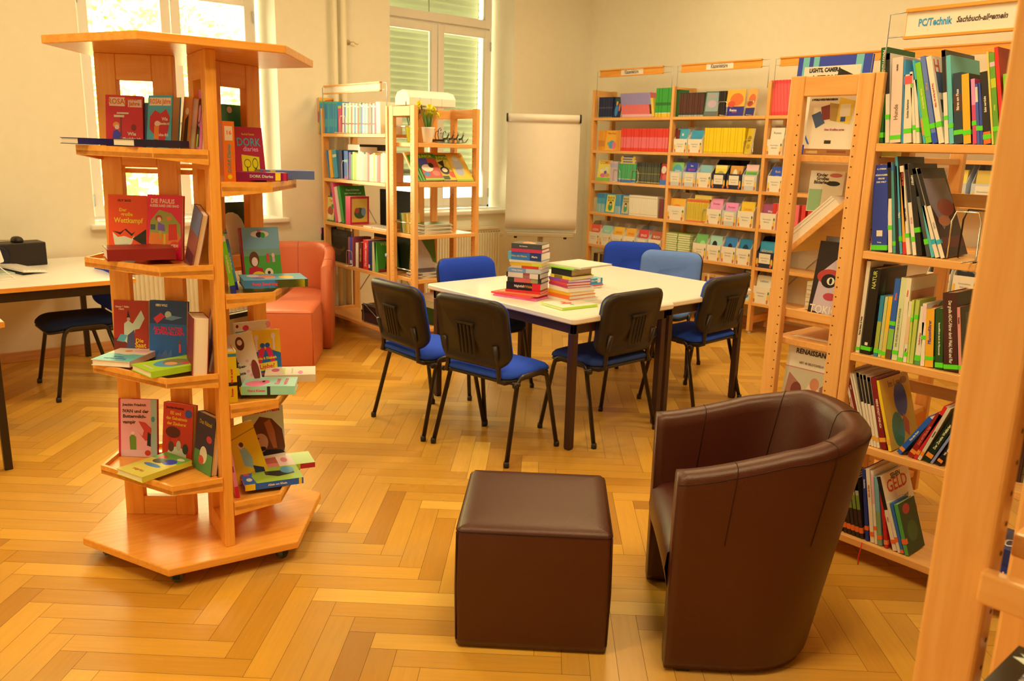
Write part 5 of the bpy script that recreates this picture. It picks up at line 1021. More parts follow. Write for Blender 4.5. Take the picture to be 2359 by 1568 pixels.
eface(1803, 1908, 930, 780, .452, MX+.07, 'cream art book lettered RENAISSANCE at the bottom of the narrow display unit', 'EBD8A0', [('r', 0, .02, 1, .66, 'C8B078'), ('r', .0, .655, 1, .665, 'C86A58'), ('t', 'RENAISSANCE', .58, .84, .14, '3A2A18', .8), ('t', 'MIT 48 BILDTAFELN', .55, .72, .06, '9A7A50', .6), ('p', [(.02, .2), (.1, .6), (.35, .5), (.4, .35), (.2, .15)], 'A86A48'), ('e', .3, .42, .12, .09, '7A3A24'), ('e', .65, .3, .18, .24, 'E8C080'), ('e', .68, .52, .1, .07, 'C87A48'), ('p', [(.85, .1), (.8, .5), (1, .6), (1, .1)], '9A5A40'), ('p', [(0, .02), (1, .02), (1, .1), (0, .2)], '8A9060')], .03, 6)
# ------------------------------------------------ sunlit bookcase
LBX = LX+.02
LCR = {0: (560, 130, 3.92), 1: (560, 130, 3.92), 2: (560, 130, 3.92), 3: (560, 480, 3.92), 4: (560, 480, 3.92)}
def lp(j, label, b0, b1, yb, t0, yt, wd, cover, **k):
    ox_, oy2, s = LCR[j]; f = lambda x, y: (ox_+x/s, oy2+y/s)
    T, t, h = at_spine(f(b0, yb), f(b1, yb), f(t0, yt), LZ[j], LBX)
    return book(f'{label}, {MSN[j]} sunlit shelf', T, wd, t, min(h, .34), cover, **k)
def lrun(j, cols, desc, b0, b1, yb, yt, wd=.16, dy=(0,), bands=(), names=None, group=None):
    n = len(cols); st = (b1-b0)/n
    for k, c in enumerate(cols):
        nm = names[k] if names else f'{ORD[k]} {desc} from the left'
        lp(j, nm, b0+st*k, b0+st*(k+1), yb, b0+st*k+3, yt+dy[k % len(dy)], wd, c, bands=bands, hard=False, group=group)
lp(0, 'tall thin picture book with speckled cover at the far end', 636, 650, 658, 640, 350, .25, 'C8A090', bands=((.1, .4, '7A88C0'), (.5, .8, 'D86A58')))
lp(0, 'tall orange picture book at the far end', 651, 664, 660, 653, 345, .25, 'E0A848', bands=((.3, .6, 'B85A48'),), pic=[('r', 0, .8, 1, 1, 'E8A838'), ('e', .5, .9, .3, .06, 'D85A30')])
lrun(0, ['2E8CC8', '3A98C8', '2A80B8', '3A9AD0', '2E88C0', '3A90C8', '3494C0'], 'bright blue hardback', 666, 826, 660, 380, .2, bands=((.93, 1, '4AA868'), (.2, .45, '48A0D0')), group='matching bright blue hardbacks')
bookend(TR(LX+.02, ox(772, 290, LX).y, LZ[0]+.0012, R(180)), 'white wire bookend right of the bright blue hardbacks', 1.1, M('F0E8D8', .4))
lp(0, 'dark pink hardback right of the bookend', 834, 868, 655, 832, 415, .18, 'C83A50', bands=((.9, .98, 'A8B038'),))
C1 = ['F0E8D0', '4A70A8', 'E8E4A0', '8AB050', 'E8E0C0', 'D87030', 'F0D8C0', '3A8AB0', 'D8C890', 'C84838', '6A9A48', '3A5A98', 'E0E8D8', '70A0D0', 'F0E0C8', 'D85848', 'E88048', '2C3A50', 'F0F0E0', 'C83A48']
lrun(0, C1, 'slim mixed-colour schoolbook', 872, 1178, 650, 392, .17, (0, 8, 2, 14, -4, 6), bands=((.3, .34, '8A2A30'), (.9, .95, 'F4F0E0')))
lp(0, 'cream hardback with plain cover at the near end', 1182, 1222, 645, 1180, 378, .2, 'F2E4BC', pic=[('r', 0, 0, 1, 1, 'EED8A8')])
for b0, b1, t0, c, nm in ((745, 757, 720, '4A7A98', 'slim grey blue book leaning left'), (760, 788, 742, 'F0A828', 'orange book leaning left'), (795, 832, 776, '3A94E0', 'bright blue book leaning left'), (836, 876, 826, '24304A', 'dark navy book beside the bright blue one')): lp(1, nm, b0, b1, 1060, t0, 822, .18, c, bands=((.75, .85, 'D8E0D0'),) if c[0] == '3' else ())
bookend(TR(LX+.02, ox(776, 400, LX).y, LZ[1]+.0012, R(180)), 'silver wire bookend in front of the dark navy book', 1.2, M('E8DCC8', .3))
lp(1, 'dark blue book right of the bookend', 884, 922, 1068, 882, 822, .18, '2C6088', bands=((.0, .1, 'A84878'), (.6, .7, '6AA0B8')))
C2 = ['7A4A78', '5AA048', 'C8D048', 'A8C040', 'E8D898', 'F4ECC8', 'F0E8D0', '98C090', 'E8A878', 'E89A70', 'D84838', 'F0C8A8', 'F4DCC0', 'E8C048', 'F0B898', 'E05A48', 'C83830', 'F4D8C0', 'F0C890', 'F0A868']
lrun(1, C2, 'pale or bright slim book', 926, 1268, 1078, 836, .16, (0, 18, -4, 4, 10, -50, -8, 0, 14, 0, 8, 20, 14, 4, 22, 26, 24, 10, 0, 6))
book('black box file lying at the back, second sunlit shelf', T_flat((LX+.20, ox(845, 340, LX+.2).y), LZ[1]+.2385, R(90), .2, .3, .05), .2, .05, .3, '2E2A1C', 'box_file', 'box file')
lp(2, 'slim red book at the far end', 690, 708, 1466, 690, 1228, .2, 'D83848')
def lface(j, p0, p1, yb, yt, label, cover, pic, t=.02, dx=.0, lean=4, spine=0):
    ox_, oy2, s = LCR[j]; a, c = ox(ox_+p0/s, oy2+yb/s, LBX), ox(ox_+p1/s, oy2+yb/s, LBX); h = ox(ox_+p0/s, oy2+yt/s, LBX).z-LZ[j]
    return book(f'{label}, {MSN[j]} sunlit shelf', TR(LBX+dx, a.y-.003, LZ[j]+.0012, R(-90)) @ Matrix.Rotation(R(-lean), 4, 'X') @ Matrix.Translation((0, t/2, 0)), a.y-c.y-.006, t, h, cover, pic=pic)
lface(2, 714, 796, 1460, 1232, 'green comic cover with a yellow picture panel', '3A6A38', [('r', .1, .06, .9, .95, 'D8C060'), ('t', 'Tier', .5, .82, .22, 'C83828'), ('e', .5, .42, .32, .18, 'A84A30'), ('e', .4, .2, .2, .08, 'E8D8A0'), ('e', .7, .6, .15, .1, '4A8A40')])
lface(2, 706, 790, 1455, 1150, 'pale green picture book behind a blue one', 'A8B898', [], .012, .07); lface(2, 700, 800, 1455, 1205, 'blue box-shaped book behind the comic', '3A80B0', [], .03, .035)
lp(2, 'pink book leaning left', 803, 826, 1472, 762, 1120, .18, 'E85068'); lp(2, 'slim cream and pink book leaning left', 829, 856, 1478, 790, 1155, .18, 'F0C0B8')
lp(2, 'tall green song book leaning left', 864, 888, 1482, 818, 1150, .24, '2E8A28', pic=[('r', 0, 0, 1, 1, '2A7A24'), ('t', 'Geschichten', .5, .88, .11, 'A8D088'), ('t', 'zum Vorlesen und', .5, .79, .09, 'A8D088')])
lp(2, 'thick red picture book with painted cover', 892, 938, 1485, 892, 1235, .18, 'E03A50', pic=[('r', 0, 0, 1, 1, 'C83040'), ('r', .08, .08, .9, .92, 'D8B048'), ('e', .5, .4, .3, .2, '4A5A38'), ('e', .35, .5, .12, .1, 'B84A38'), ('r', .08, .08, .9, .2, 'E8B838'), ('e', .7, .45, .12, .15, '7A8A98')])
tag(MB().box(LX+.24, LX+.27, 5.57, 6.03, LZ[2]+.0012, LZ[2]+.30, M('14110C', .7, .2)).build('portfolio_case'), 'large flat black portfolio standing at the back of the third sunlit shelf', 'portfolio')
for k, (y, c) in enumerate(((5.88, 'F4ECD0'), (5.74, 'F2E2C0'), (5.62, 'E8C898'))): book(('first', 'second', 'third')[k]+' flat white booklet from the left lying before the black portfolio', T_flat((LX+.10, y), LZ[2]+.0012, R(180), .15, .125, .012), .15, .012, .125, c, 'booklet', 'booklet', None, (), False)
lface(3, 664, 905, 500, 150, 'large black cover with horned drawing, half behind the orange armchair', '1E1812', [('t', 'FABELTIERE', .5, .86, .14, '4A4A38'), ('e', .55, .45, .25, .12, '5A4018'), ('e', .55, .5, .2, .1, '1E1812'), ('e', .55, .3, .12, .1, '4A3418')], .02, .03)
lp(3, 'slim pink and black album at the far end', 660, 676, 300, 660, 150, .2, '3A2020', bands=((.8, 1, 'E850A0'), (.2, .6, 'B84860')))
bookend(TR(LX+.02, ox(785, 590, LX).y, LZ[3]+.0012, R(180)), 'chrome wire bookend beside the red spines, fourth sunlit shelf', 1.0)
for b0, b1, yt, c, nm, tl in ((916, 932, 238, 'A84A58', 'slim red book', None), (934, 949, 238, '3A4A98', 'slim blue book', None), (951, 966, 240, '9A3A3A', 'slim wine red book', None), (985, 1008, 290, 'F0D8B8', 'cream book', None), (1012, 1046, 282, '6A1E14', 'dark red book with gold lettering', ('Märchen', 'D8A858')), (1052, 1098, 260, 'E02A2A', 'red fairy tale book', ('Die schönsten Sagen', 'F0D8C0')), (1102, 1116, 275, '2A3458', 'slim navy book', None), (1118, 1132, 280, '24304A', 'slim dark book', None), (1136, 1156, 280, 'C8B870', 'tan book', None), (1158, 1170, 280, '8A9A48', 'slim olive book', None)):
    lp(3, nm, b0, b1, 530+(b0-916)*.12, b0, yt, .17, c, title=(tl[0], .5, .55, tl[1], 'up') if tl else None, bands=((.08, .2, 'E8E0D0'),) if c in ('3A4A98', '2A3458') else ())
lp(3, 'green wilderness book with its cover visible', 1174, 1196, 562, 1150, 280, .2, '58A838', pic=[('r', 0, 0, 1, 1, '3A7A1C'), ('t', 'Wildnis', .5, .9, .2, '9AB848'), ('p', [(.3, .05), (.5, .6), (.8, .7), (.9, .1)], '26200C'), ('r', 0, 0, 1, .08, '8A2A20')])
lface(3, 960, 1120, 470, 195, 'orange book standing behind the red spines', 'D88A28', [('r', 0, .85, 1, 1, '2A2018')], .02, .19); lface(3, 1110, 1260, 470, 225, 'dark green binder standing behind the green book', '2A3A20', [], .03, .22)
for k, (y, z, h, c, lab) in enumerate(((5.86, 0, .09, '4A2C24', 'dark brown ledger box at the bottom of the lowest sunlit shelf'), (5.85, .0915, .05, '3A2420', 'dark ledger box on top of the brown one, lowest sunlit shelf'))):
    r = thing('ledger_box', lab, 'box', (LX+.17, y, LZ[4]+.0012+z)); cm = M(c, .5, .3); MB().box(-.13, .13, -.16, .16, 0, h, cm).build('box_body', r, bevel=.004); MB().box(-.132, .132, -.162, .162, h-.012, h+.0005, M('2E2018', .5)).build('lid', r)
m = MB(); m.tube([(0, .16, .004), (0, .16, .16), (.0, -.10, .05), (0, -.16, .004), (.0, .16, .004)], .003, METAL, 6); m.tube([(.0, .16, .16), (.12, .13, .13)], .003, METAL, 6); tag(m.build('wire_rack', T=TR(LX+.025, 5.80, LZ[4]+.0012)), 'bent wire rack on the lowest sunlit shelf', 'rack')
tag(MB().lathe([(0, 0), (.016, 0), (.016, .001), (0, .001)], M('9A98B8', .4), 20, TR(LX-.001, ox(883, 578, LX).y, .745, 0, R(-90))).build('sticker'), 'round grey sticker on the front post of the sunlit bookcase', 'sticker')
# ------------------------------------------------ end display unit: plants, sleigh, magazines
def pot(label, x, y, col, flower):
    r = thing('potted_plant', label, 'plant', (x, y, 1.6142)); cm = M(col, .4, .4)
    MB().lathe([(.032, 0), (.036, .01), (.05, .105), (.052, .115), (.046, .115), (.042, .095), (.0, .09)], cm, 20).build('pot', r); MB().lathe([(0, .088), (.043, .095), (0, .1)], M('4A3018', .9), 14, None, False).build('soil', r)
    rnd = random.Random(int(x*1000)); lf = MB(); fl = MB()
    for k in range(26):
        a = rnd.uniform(0, 2*pi); l = rnd.uniform(.10, .19); o = rnd.uniform(.02, .09); p0 = Vector((.02*cos(a), .02*sin(a), .095)); p1 = p0+Vector((o*.4*cos(a), o*.4*sin(a), l*.6)); p2 = p0+Vector((o*cos(a), o*sin(a), l)); s_ = Vector((-sin(a), cos(a), 0))*.004
        lf.add([p0-s_, p0+s_, p1+s_, p1-s_, p2], [(0, 1, 2, 3), (3, 2, 4)], M(('5A7A28', '4A6820', '7A9A38')[k % 3], .6, .2))
        if k % (3 if flower else 2) == 0:
            if flower: fl.lathe([(.004, -.01), (.008, .0), (.016, .012), (.018, .014)], M('F4D010', .5), 8, Matrix.Translation(p2) @ Matrix.Rotation(R(60), 4, Vector((-sin(a), cos(a), 0))), False); fl.lathe([(.006, 0), (.024, .004), (.026, .0)], M('F6DA30', .5), 6, Matrix.Translation(p2) @ Matrix.Rotation(R(60), 4, Vector((-sin(a), cos(a), 0))), False)
            else: fl.lathe([(.003, 0), (.006, .012), (.003, .03)], M('6A5A40', .8), 6, Matrix.Translation(p2))
    lf.build('leaves', r); fl.build('flowers', r)
pot('yellow green pot with a grassy lavender plant on the display unit', 3.575, 5.36, 'D8C820', False)
pot('cream pot with yellow daffodils on the display unit', 3.64, 5.24, 'F4DCB4', True)
sg = thing('sleigh_figure', 'black metal figure of a sleigh with reindeer beside the flower pots', 'figurine', (3.81, 5.21, 1.6142)); IR = M('2A1E12', .5, .4); m = MB()
m.tube([(-.17, 0, .10), (-.165, 0, .06), (-.15, 0, .01), (-.10, 0, .006), (-.02, 0, .004), (.10, 0, .004), (.16, 0, .012), (.185, 0, .04)], .0028, IR, 6)
for x in (-.15, -.09): m.tube([(x, 0, .02), (x-.012, 0, .06), (x-.006, 0, .10), (x+.012, 0, .115), (x+.02, 0, .10), (x+.01, 0, .092)], .0028, IR, 6)
for x in (-.12, -.05): m.tube([(x, 0, .02), (x-.008, 0, .05), (x, 0, .082), (x+.018, 0, .092), (x+.022, 0, .078)], .0028, IR, 6)
m.box(-.15, -.05, -.012, .012, .012, .03, IR); m.build('sleigh', sg)
for k, x in enumerate((-.03, .015, .06, .11)):
    m = MB(); m.tube([(x-.016, 0, .036), (x, 0, .034), (x+.016, 0, .042), (x+.024, 0, .062), (x+.034, 0, .064)], [.006, .008, .007, .005, .003], IR, 7)
    for dx in (-.014, -.008, .012, .018): m.tube([(x+dx, 0, .036), (x+dx*1.3+.004, 0, .018), (x+dx*1.5, 0, .006)], .002, IR, 5)
    m.tube([(x+.024, 0, .066), (x+.022, 0, .082), (x+.03, 0, .092)], .0014, IR, 5); m.tube([(x+.026, 0, .066), (x+.032, 0, .08), (x+.042, 0, .086)], .0014, IR, 5); m.build('reindeer', sg)
r = thing('bread_box', 'white box with a rounded lid on top of the display unit', 'box', (3.70, 5.36, 1.8812)); m = MB(); rg = [[Vector((x, y, z)) for y, z in ((-.10, 0), (-.10, .06), (-.07, .10), (0, .115), (.07, .10), (.10, .06), (.10, 0))] for x in (-.21, .21)]
m.loft(rg, M('F8E8C8', .45), False); m.build('box_body', r, bevel=.006)
for x in (-.12, -.02, .08): MB().box(x-.001, x+.001, -.1012, -.0995, .0, .06, M('C8A878', .6)).build('seam', r)
# magazines on the sloping shelf
md, mn_, mO = Vector((0, cos(R(50)), sin(R(50)))), Vector((0, -sin(R(50)), cos(R(50)))), Vector((0, UY, 1.308))
def umag(label, x0, s0, lay, wd, h, t, c, pic):
    o = mO+md*s0+mn_*(.0012+lay+t/2)+Vector((x0, 0, 0))
    return book(label, Matrix(((1, 0, 0, o.x), (0, -mn_.y, md.y, o.y), (0, -mn_.z, md.z, o.z), (0, 0, 0, 1))), wd, t, h, c, 'magazine', 'magazine', None, (), False, pic=pic)
HEADG = [('r', 0, .82, 1, 1, '3E8A20'), ('t', 'JUNIOR', .5, .9, .2, 'E8D838')]
for k in range(4): umag(f'{ORD[k]} green-topped magazine from the left in the overlapping row on the sloping shelf', 3.505+.02*k, .03, .006*k, .17, .245, .005, '4A8A28', HEADG if k < 3 else HEADG+[('r', 0, .04, 1, .82, 'B8442C'), ('r', 0, .4, .5, .82, '4A4878'), ('e', .35, .45, .3, .14, 'F0E0C8'), ('e', .6, .55, .14, .1, '26201C'), ('e', .7, .25, .2, .1, 'E06A48'), ('r', 0, 0, 1, .06, '8AB830'), ('e', .2, .22, .15, .08, '3A78B0')])
umag('green-topped magazine with a busy black and yellow cover in the middle of the sloping shelf', 3.735, .03, .0, .165, .25, .006, '2A3018', HEADG+[('r', 0, .03, 1, .82, 'C8A838'), ('p', [(.1, .7), (.5, .8), (.4, .5)], '26221C'), ('e', .35, .4, .25, .15, '2A261E'), ('e', .35, .42, .15, .08, 'F0E4C8'), ('e', .75, .6, .2, .15, 'E0C040'), ('r', .1, .06, .45, .2, '3A4A28'), ('e', .7, .25, .2, .12, 'D84A30')])
umag('yellow magazine with a pale grey figure at the right of the sloping shelf', 3.862, .025, .0068, .16, .255, .005, 'E8B830', [('r', 0, 0, 1, 1, 'E8B030'), ('e', .45, .6, .3, .3, 'C0B8A0'), ('e', .45, .85, .2, .1, 'D8CCB0'), ('e', .4, .35, .25, .15, 'A8A090'), ('r', 0, 0, 1, .06, '7AA830')])
for k, (c, w_) in enumerate((('4A7A38', .015), ('E8E0C0', .012), ('C8D848', .014), ('D8A030', .02), ('E8C050', .018))): book(f'{ORD[k]} small book from the left on the middle shelf of the end display unit', TR(3.53+.0, 5.44-.024*k, .9332) @ Matrix.Rotation(R(-8), 4, 'X'), .11, w_, .15, c, 'book', 'book')
for k in range(9): book(f'{ORD[k]} green magazine from top of the pile on the end display unit', T_flat((3.70+.008*(k*5 % 3), 5.30+.004*(k % 3)), .9332+.0085*(8-k), R(-90+2*(k % 3)), .2, .27, .008), .2, .008, .27, ('5A7030', '8A9048', '3A4A20', 'A8A860')[k % 4], 'magazine', 'magazine', 'pile of green magazines', (), False)
umag2 = book('white picture with a green corner standing in the end display unit', TR(3.63, 5.42, .5982, 0) @ Matrix.Rotation(R(-8), 4, 'X'), .22, .012, .29, 'D8C8A8', 'picture_board', 'picture', None, (), True, pic=[('r', 0, 0, 1, 1, 'D8C0A0'), ('p', [(.35, 1), (.55, .75), (.75, .5), (.85, .3), (1, .25), (1, 1)], '5A7A20'), ('r', .6, .93, .95, .98, 'F0E4C0')])
for k in range(6): book(f'{ORD[k]} dark magazine from top of the untidy pile on the end display unit', T_flat((3.65+.01*(k*5 % 3), 5.27+.006*(k % 3)), .5982+.0085*(5-k), R(-90+5*(k % 3)-4), .2, .25, .008), .2, .008, .25, ('4A3A30', '6A4A3A', '2A2A20', '8A7060')[k % 4], 'magazine', 'magazine', 'untidy pile of dark magazines', (), False)
for k, (z, h, c, lab) in enumerate(((0, .13, '2E4A18', 'dark green carton at the bottom of the end display unit'), (.1315, .05, 'D8D090', 'lime cream box on the green carton, end display unit'), (.183, .04, 'F0DCA0', 'cream box topmost in the end display unit pile'))):
    r = thing('storage_box', lab, 'box', (3.80, 5.32, .2112+z)); MB().box(-.12, .12, -.11, .11, 0, h*.7, M(c, .6)).build('box_body', r, bevel=.003); MB().box(-.122, .122, -.112, .112, h*.7, h, M(c, .5)).build('lid', r)
# ------------------------------------------------ books on the tower
E1, E2 = Vector((cos(R(-19.4)), sin(R(-19.4)), 0)), Vector((cos(R(70.6)), sin(R(70.6)), 0)); TC3 = Vector((TC.x, TC.y, 0))
TILT = TR(TC.x, TC.y, 0) @ Matrix.Rotation(.014, 4, 'Y') @ TR(-TC.x, -TC.y, 0)
def sp(px, py, d):                        # where the sight line of a pixel meets the upright plane at depth d behind the tower's axis
    r = ray(px, py); o = Vector((0, 0, CAMZ)); k = (TC3+E2*d-o).dot(E2)/r.dot(E2); q = o+r*k; q.z = 0; return q
TLV = {'A': [z-.0148 for z in TZ[0]], 'B': [z-.0148 for z in TZ[1]], 'C': [z-.0148 for z in TZ[2]]}
LN = ['top', 'second', 'third', 'lowest']
def tb(sec, l, label, px, py, d, psi, wd, t, h, cover, pic=None, lean=7, roll=0, **k):
    q = sp(px, py, d); T = TILT @ Matrix.Translation((q.x, q.y, TLV[sec][l])) @ Matrix.Rotation(R(-19.4+psi), 4, 'Z') @ Matrix.Rotation(R(roll), 4, 'Y') @ Matrix.Rotation(R(-lean), 4, 'X') @ Matrix.Translation((0, t/2, 0))
    return book(label, T, wd, t, h, cover, 'childrens_book', 'book', pic=pic, **k)
def tf(sec, l, label, s, d, ang, wd, h, t, cover, pic=None, up=.0168, **k):
    """lying flat; ang: direction spine -> fore-edge, measured from the picture's right"""
    c = TC3+E1*s+E2*d; T = TILT @ T_flat((c.x, c.y), TLV[sec][l]+up, R(ang-19.4), wd, h, t)
    return book(label, T, wd, t, h, cover, 'childrens_book', 'book', pic=pic, **k)
def P4(x0, y0, s): return lambda x, y: (x0+x/s, y0+y/s)
SK = 'F2C49A'
# left-hand side, top shelf
f = P4(160, 200, 3.965)
tb('A', 0, 'red children\'s book with a girl under a signpost, top left tower shelf', *f(303, 540), .055, -19, .134, .018, .198, 'D8202C', [('r', .0, 0, 1, 1, 'D81E2C'), ('r', .1, .8, .52, .96, 'F6D8A8'), ('r', .6, .79, .97, .93, 'F4C898'), ('t', 'ROSAs', .32, .88, .2, 'E8641E', .5), ('t', 'schlimmste', .68, .93, .08, 'E8641E', .5), ('t', 'Jahre', .78, .85, .14, 'E8641E', .4), ('r', .39, .25, .43, .68, '7A3A20'), ('r', .22, .6, .5, .64, 'F0D8C0'), ('r', .3, .66, .62, .69, 'F0D8C0'), ('e', .28, .46, .09, .055, 'F08A30'), ('e', .3, .42, .06, .045, SK), ('p', [(.16, .12), (.2, .34), (.3, .38), (.4, .3), (.38, .1)], '3A3A8A'), ('e', .75, .42, .07, .06, '8A1820'), ('t', 'Wie', .7, .3, .13, 'F6E8D0', .25), ('t', 'überlebe ich', .7, .21, .1, 'F6E8D0', .5), ('t', 'meinen Freund', .7, .12, .1, 'F6E8D0', .55)])
tb('A', 0, 'teal paperback peeping out between the red and the heart book, top left tower shelf', *f(636, 540), .02, -19, .05, .012, .175, '2A5A68')
tb('A', 0, 'blue children\'s book with a big red heart, top left tower shelf', *f(648, 540), -.01, -48, .125, .038, .2, '4AA0B8', [('p', [(.1, .4), (.1, .62), (.3, .74), (.52, .68), (.75, .76), (.92, .62), (.88, .4), (.7, .12)], 'C8202A'), ('r', .06, .82, .94, .96, 'F6D0A0'), ('t', 'ROSAs Jahre', .5, .89, .2, 'E8641E', .85), ('e', .42, .5, .12, .05, SK), ('r', .3, .22, .5, .46, 'E87A28'), ('r', .3, .04, .46, .22, '4A5A98'), ('t', 'Wie', .72, .58, .14, 'F6E8D8', .3), ('t', 'überlebe ich', .72, .5, .1, 'F6E8D8', .4), ('t', 'ohne dich', .7, .3, .12, 'F6E8D8', .4)])
tb('A', 0, 'orange children\'s book seen nearly edge-on, top left tower shelf', *f(940, 545), -.05, -76, .12, .022, .2, 'D8782C', [('p', [(.3, .15), (.35, .6), (.7, .7), (.75, .2)], '3A2418'), ('e', .5, .75, .2, .06, 'E8C080')], roll=3)
tb('A', 0, 'pink children\'s book with its pages towards us, top left tower shelf', *f(1062, 550), -.12, -81, .13, .032, .222, 'E87AA8', [('e', .5, .66, .3, .2, '3A2028'), ('e', .5, .62, .2, .14, 'E890B8'), ('p', [(.2, .1), (.3, .45), (.7, .4), (.8, .1)], '2A2A30'), ('p', [(.3, .1), (.4, .3), (.6, .3), (.6, .1)], 'C8D040')])
tf('A', 0, 'thick book with navy cover lying at the outer end of the top left tower shelf', -.315, -.035, 118, .15, .2, .022, '28285A')
tf('A', 0, 'thick book with black cover lying in front of the heart book, top left tower shelf', -.135, -.215, 122, .14, .2, .024, '22222E')
# second shelf
f = P4(180, 430, 3.897)
tb('A', 1, 'orange red children\'s book with a white dragon, second left tower shelf', *f(240, 590), .055, -19, .142, .02, .232, 'E84020', [('r', 0, 0, 1, 1, 'EA4A1C'), ('t', 'GUY BASS', .42, .91, .08, '6A2A20', .35), ('t', 'Der', .38, .76, .12, 'F8C020', .3), ('t', 'große', .48, .69, .13, 'F8C020', .35), ('t', 'Wettkampf', .52, .59, .19, 'F8C828', .76), ('p', [(.1, .42), (.3, .36), (.42, .44), (.6, .34), (.7, .42), (.6, .38), (.45, .46), (.3, .4)], '2A1C14'), ('p', [(.15, .2), (.1, .4), (.24, .32), (.4, .34), (.6, .3), (.68, .36), (.6, .22), (.5, .18)], 'D8D0C0'), ('p', [(.2, 0), (.18, .2), (.5, .22), (.64, .14), (.66, 0)], '9AC0C0'), ('p', [(.62, .3), (.98, .46), (.98, .1), (.7, .16), (.9, .2)], '20241A')])
tb('A', 1, 'crimson children\'s book with two children on an armchair, second left tower shelf', *f(566, 640), -.03, -27, .135, .022, .24, 'E01838', [('r', 0, 0, 1, 1, 'E21A3C'), ('t', 'DIE PAULIS', .45, .9, .17, 'F6E0D0', .68), ('t', 'AUSSER RAND UND BAND', .5, .83, .1, 'F0C8C0', .85), ('p', [(.05, .25), (.1, .6), (.35, .77), (.7, .72), (.96, .55), (.98, .35), (.8, .2), (.4, .16)], '9A9A38'), ('p', [(.05, .25), (.1, .42), (.5, .4), (.9, .42), (.97, .34), (.8, .2), (.4, .16)], 'E87A28'), ('p', [(.62, .3), (.62, .55), (.85, .56), (.88, .32)], 'D8301C'), ('e', .34, .64, .1, .05, 'B83420'), ('e', .35, .62, .06, .035, SK), ('e', .64, .64, .07, .04, 'E87A30'), ('p', [(.3, .45), (.32, .58), (.5, .54), (.52, .44)], '7A5AA0'), ('r', .34, .32, .42, .45, 'C89A30'), ('r', .48, .22, .54, .4, 'D8B020'), ('r', .1, .46, .24, .54, '4A5A50'), ('e', .8, .22, .14, .07, 'E83A1C'), ('t', 'KIDS', .8, .22, .1, 'F6D8C0', .2)])
tb('A', 1, 'leaning book with cream pages towards us, second left tower shelf', *f(885, 690), -.13, -80, .14, .022, .225, '8A4A38', [('r', 0, .62, 1, 1, '5A6A78'), ('r', .1, .1, .9, .3, '5A2A2A')], lean=10, roll=12)
tf('A', 1, 'thick dark red book lying on the outer edge of the second left tower shelf', -.20, -.125, 100, .155, .225, .040, '8A2018')
# third shelf
f = P4(160, 670, 3.732)
tb('A', 2, 'red fantasy book with a white-robed figure, third left tower shelf', *f(357, 560), .055, -21, .132, .03, .225, 'A82818', [('r', 0, 0, 1, 1, 'B02A18'), ('r', 0, 0, .5, .35, '7A2018'), ('t', 'Hannes & Maike', .25, .89, .07, 'E8B080', .4), ('t', 'Clark', .22, .85, .07, 'E8B080', .2), ('p', [(.38, .7), (.42, .84), (.48, .7)], '201818'), ('e', .43, .68, .05, .03, 'C89A78'), ('p', [(.3, .3), (.3, .6), (.42, .66), (.55, .6), (.8, .84), (.9, .7), (.75, .52), (.62, .5), (.55, .2)], 'C8C8D0'), ('p', [(.08, .3), (.2, .42), (.4, .4), (.3, .28)], '5AA0D0'), ('p', [(.35, .05), (.4, .4), (.6, .5), (.62, .1)], '4A4A5A'), ('t', 'Die', .75, .31, .16, 'F0C020', .25), ('t', 'Saat', .78, .23, .2, 'F0C020', .38), ('t', 'der', .75, .16, .12, 'F0C020', .22), ('t', 'Yôkai', .8, .09, .18, 'F0C020', .4)])
tb('A', 2, 'blue comic adventure book with a flying hero, third left tower shelf', *f(648, 600), -.02, -27, .148, .02, .235, '1C5A88', [('r', 0, 0, 1, 1, '1E5C8C'), ('r', 0, .62, 1, 1, '1A3A5C'), ('t', 'HEIKO WOLZ', .32, .92, .08, 'E8D8B0', .32), ('p', [(.1, .7), (.3, .8), (.42, .74), (.2, .62)], 'D82838'), ('e', .5, .77, .09, .06, 'B8B890'), ('p', [(.4, .7), (.6, .76), (.9, .74), (.6, .68)], '6A8AA0'), ('t', 'ALLEIN UNTER', .5, .54, .13, 'E8283C', .8), ('t', 'SUPERHELDEN', .54, .47, .14, 'E8283C', .8), ('p', [(.05, 0), (.05, .12), (.2, .16), (.2, .1), (.3, .18), (.3, .1), (.45, .2), (.5, .1), (.6, .22), (.62, .06)], '4A6A88'), ('p', [(.35, 0), (.7, .08), (1, .16), (1, 0)], '2E7A4A'), ('r', .8, .16, .85, .3, 'D84838'), ('e', .825, .34, .04, .03, '6A4A30')])
tb('A', 2, 'thick dark red novel with its pages towards us, third left tower shelf', *f(960, 735), -.17, -82, .13, .055, .215, '8A2418', lean=4, pages=PAGEW)
tb('A', 2, 'grey and pink book behind the thick novel, third left tower shelf', *f(1018, 640), -.075, -70, .14, .014, .25, 'B89A98', [('r', .1, .5, .9, .9, 'A85A68'), ('p', [(.3, .4), (.5, .9), (.8, .5)], 'D8C8C8')], lean=12, roll=5)
tf('A', 2, 'pastel pink and blue book lying at the outer end of the third left tower shelf', -.27, -.055, 152, .15, .21, .022, 'E8C8A8', [('r', 0, 0, 1, 1, 'F0D8B8'), ('r', 0, .5, 1, 1, '6AB8D8'), ('e', .5, .4, .25, .15, 'F4E0A0'), ('e', .6, .3, .1, .06, 'E88040'), ('e', .3, .25, .2, .1, 'F0B0A0'), ('t', 'Traumhafte', .5, .85, .13, '3A6AA0', .6), ('t', 'Tiere', .5, .73, .13, '3A6AA0', .5)])
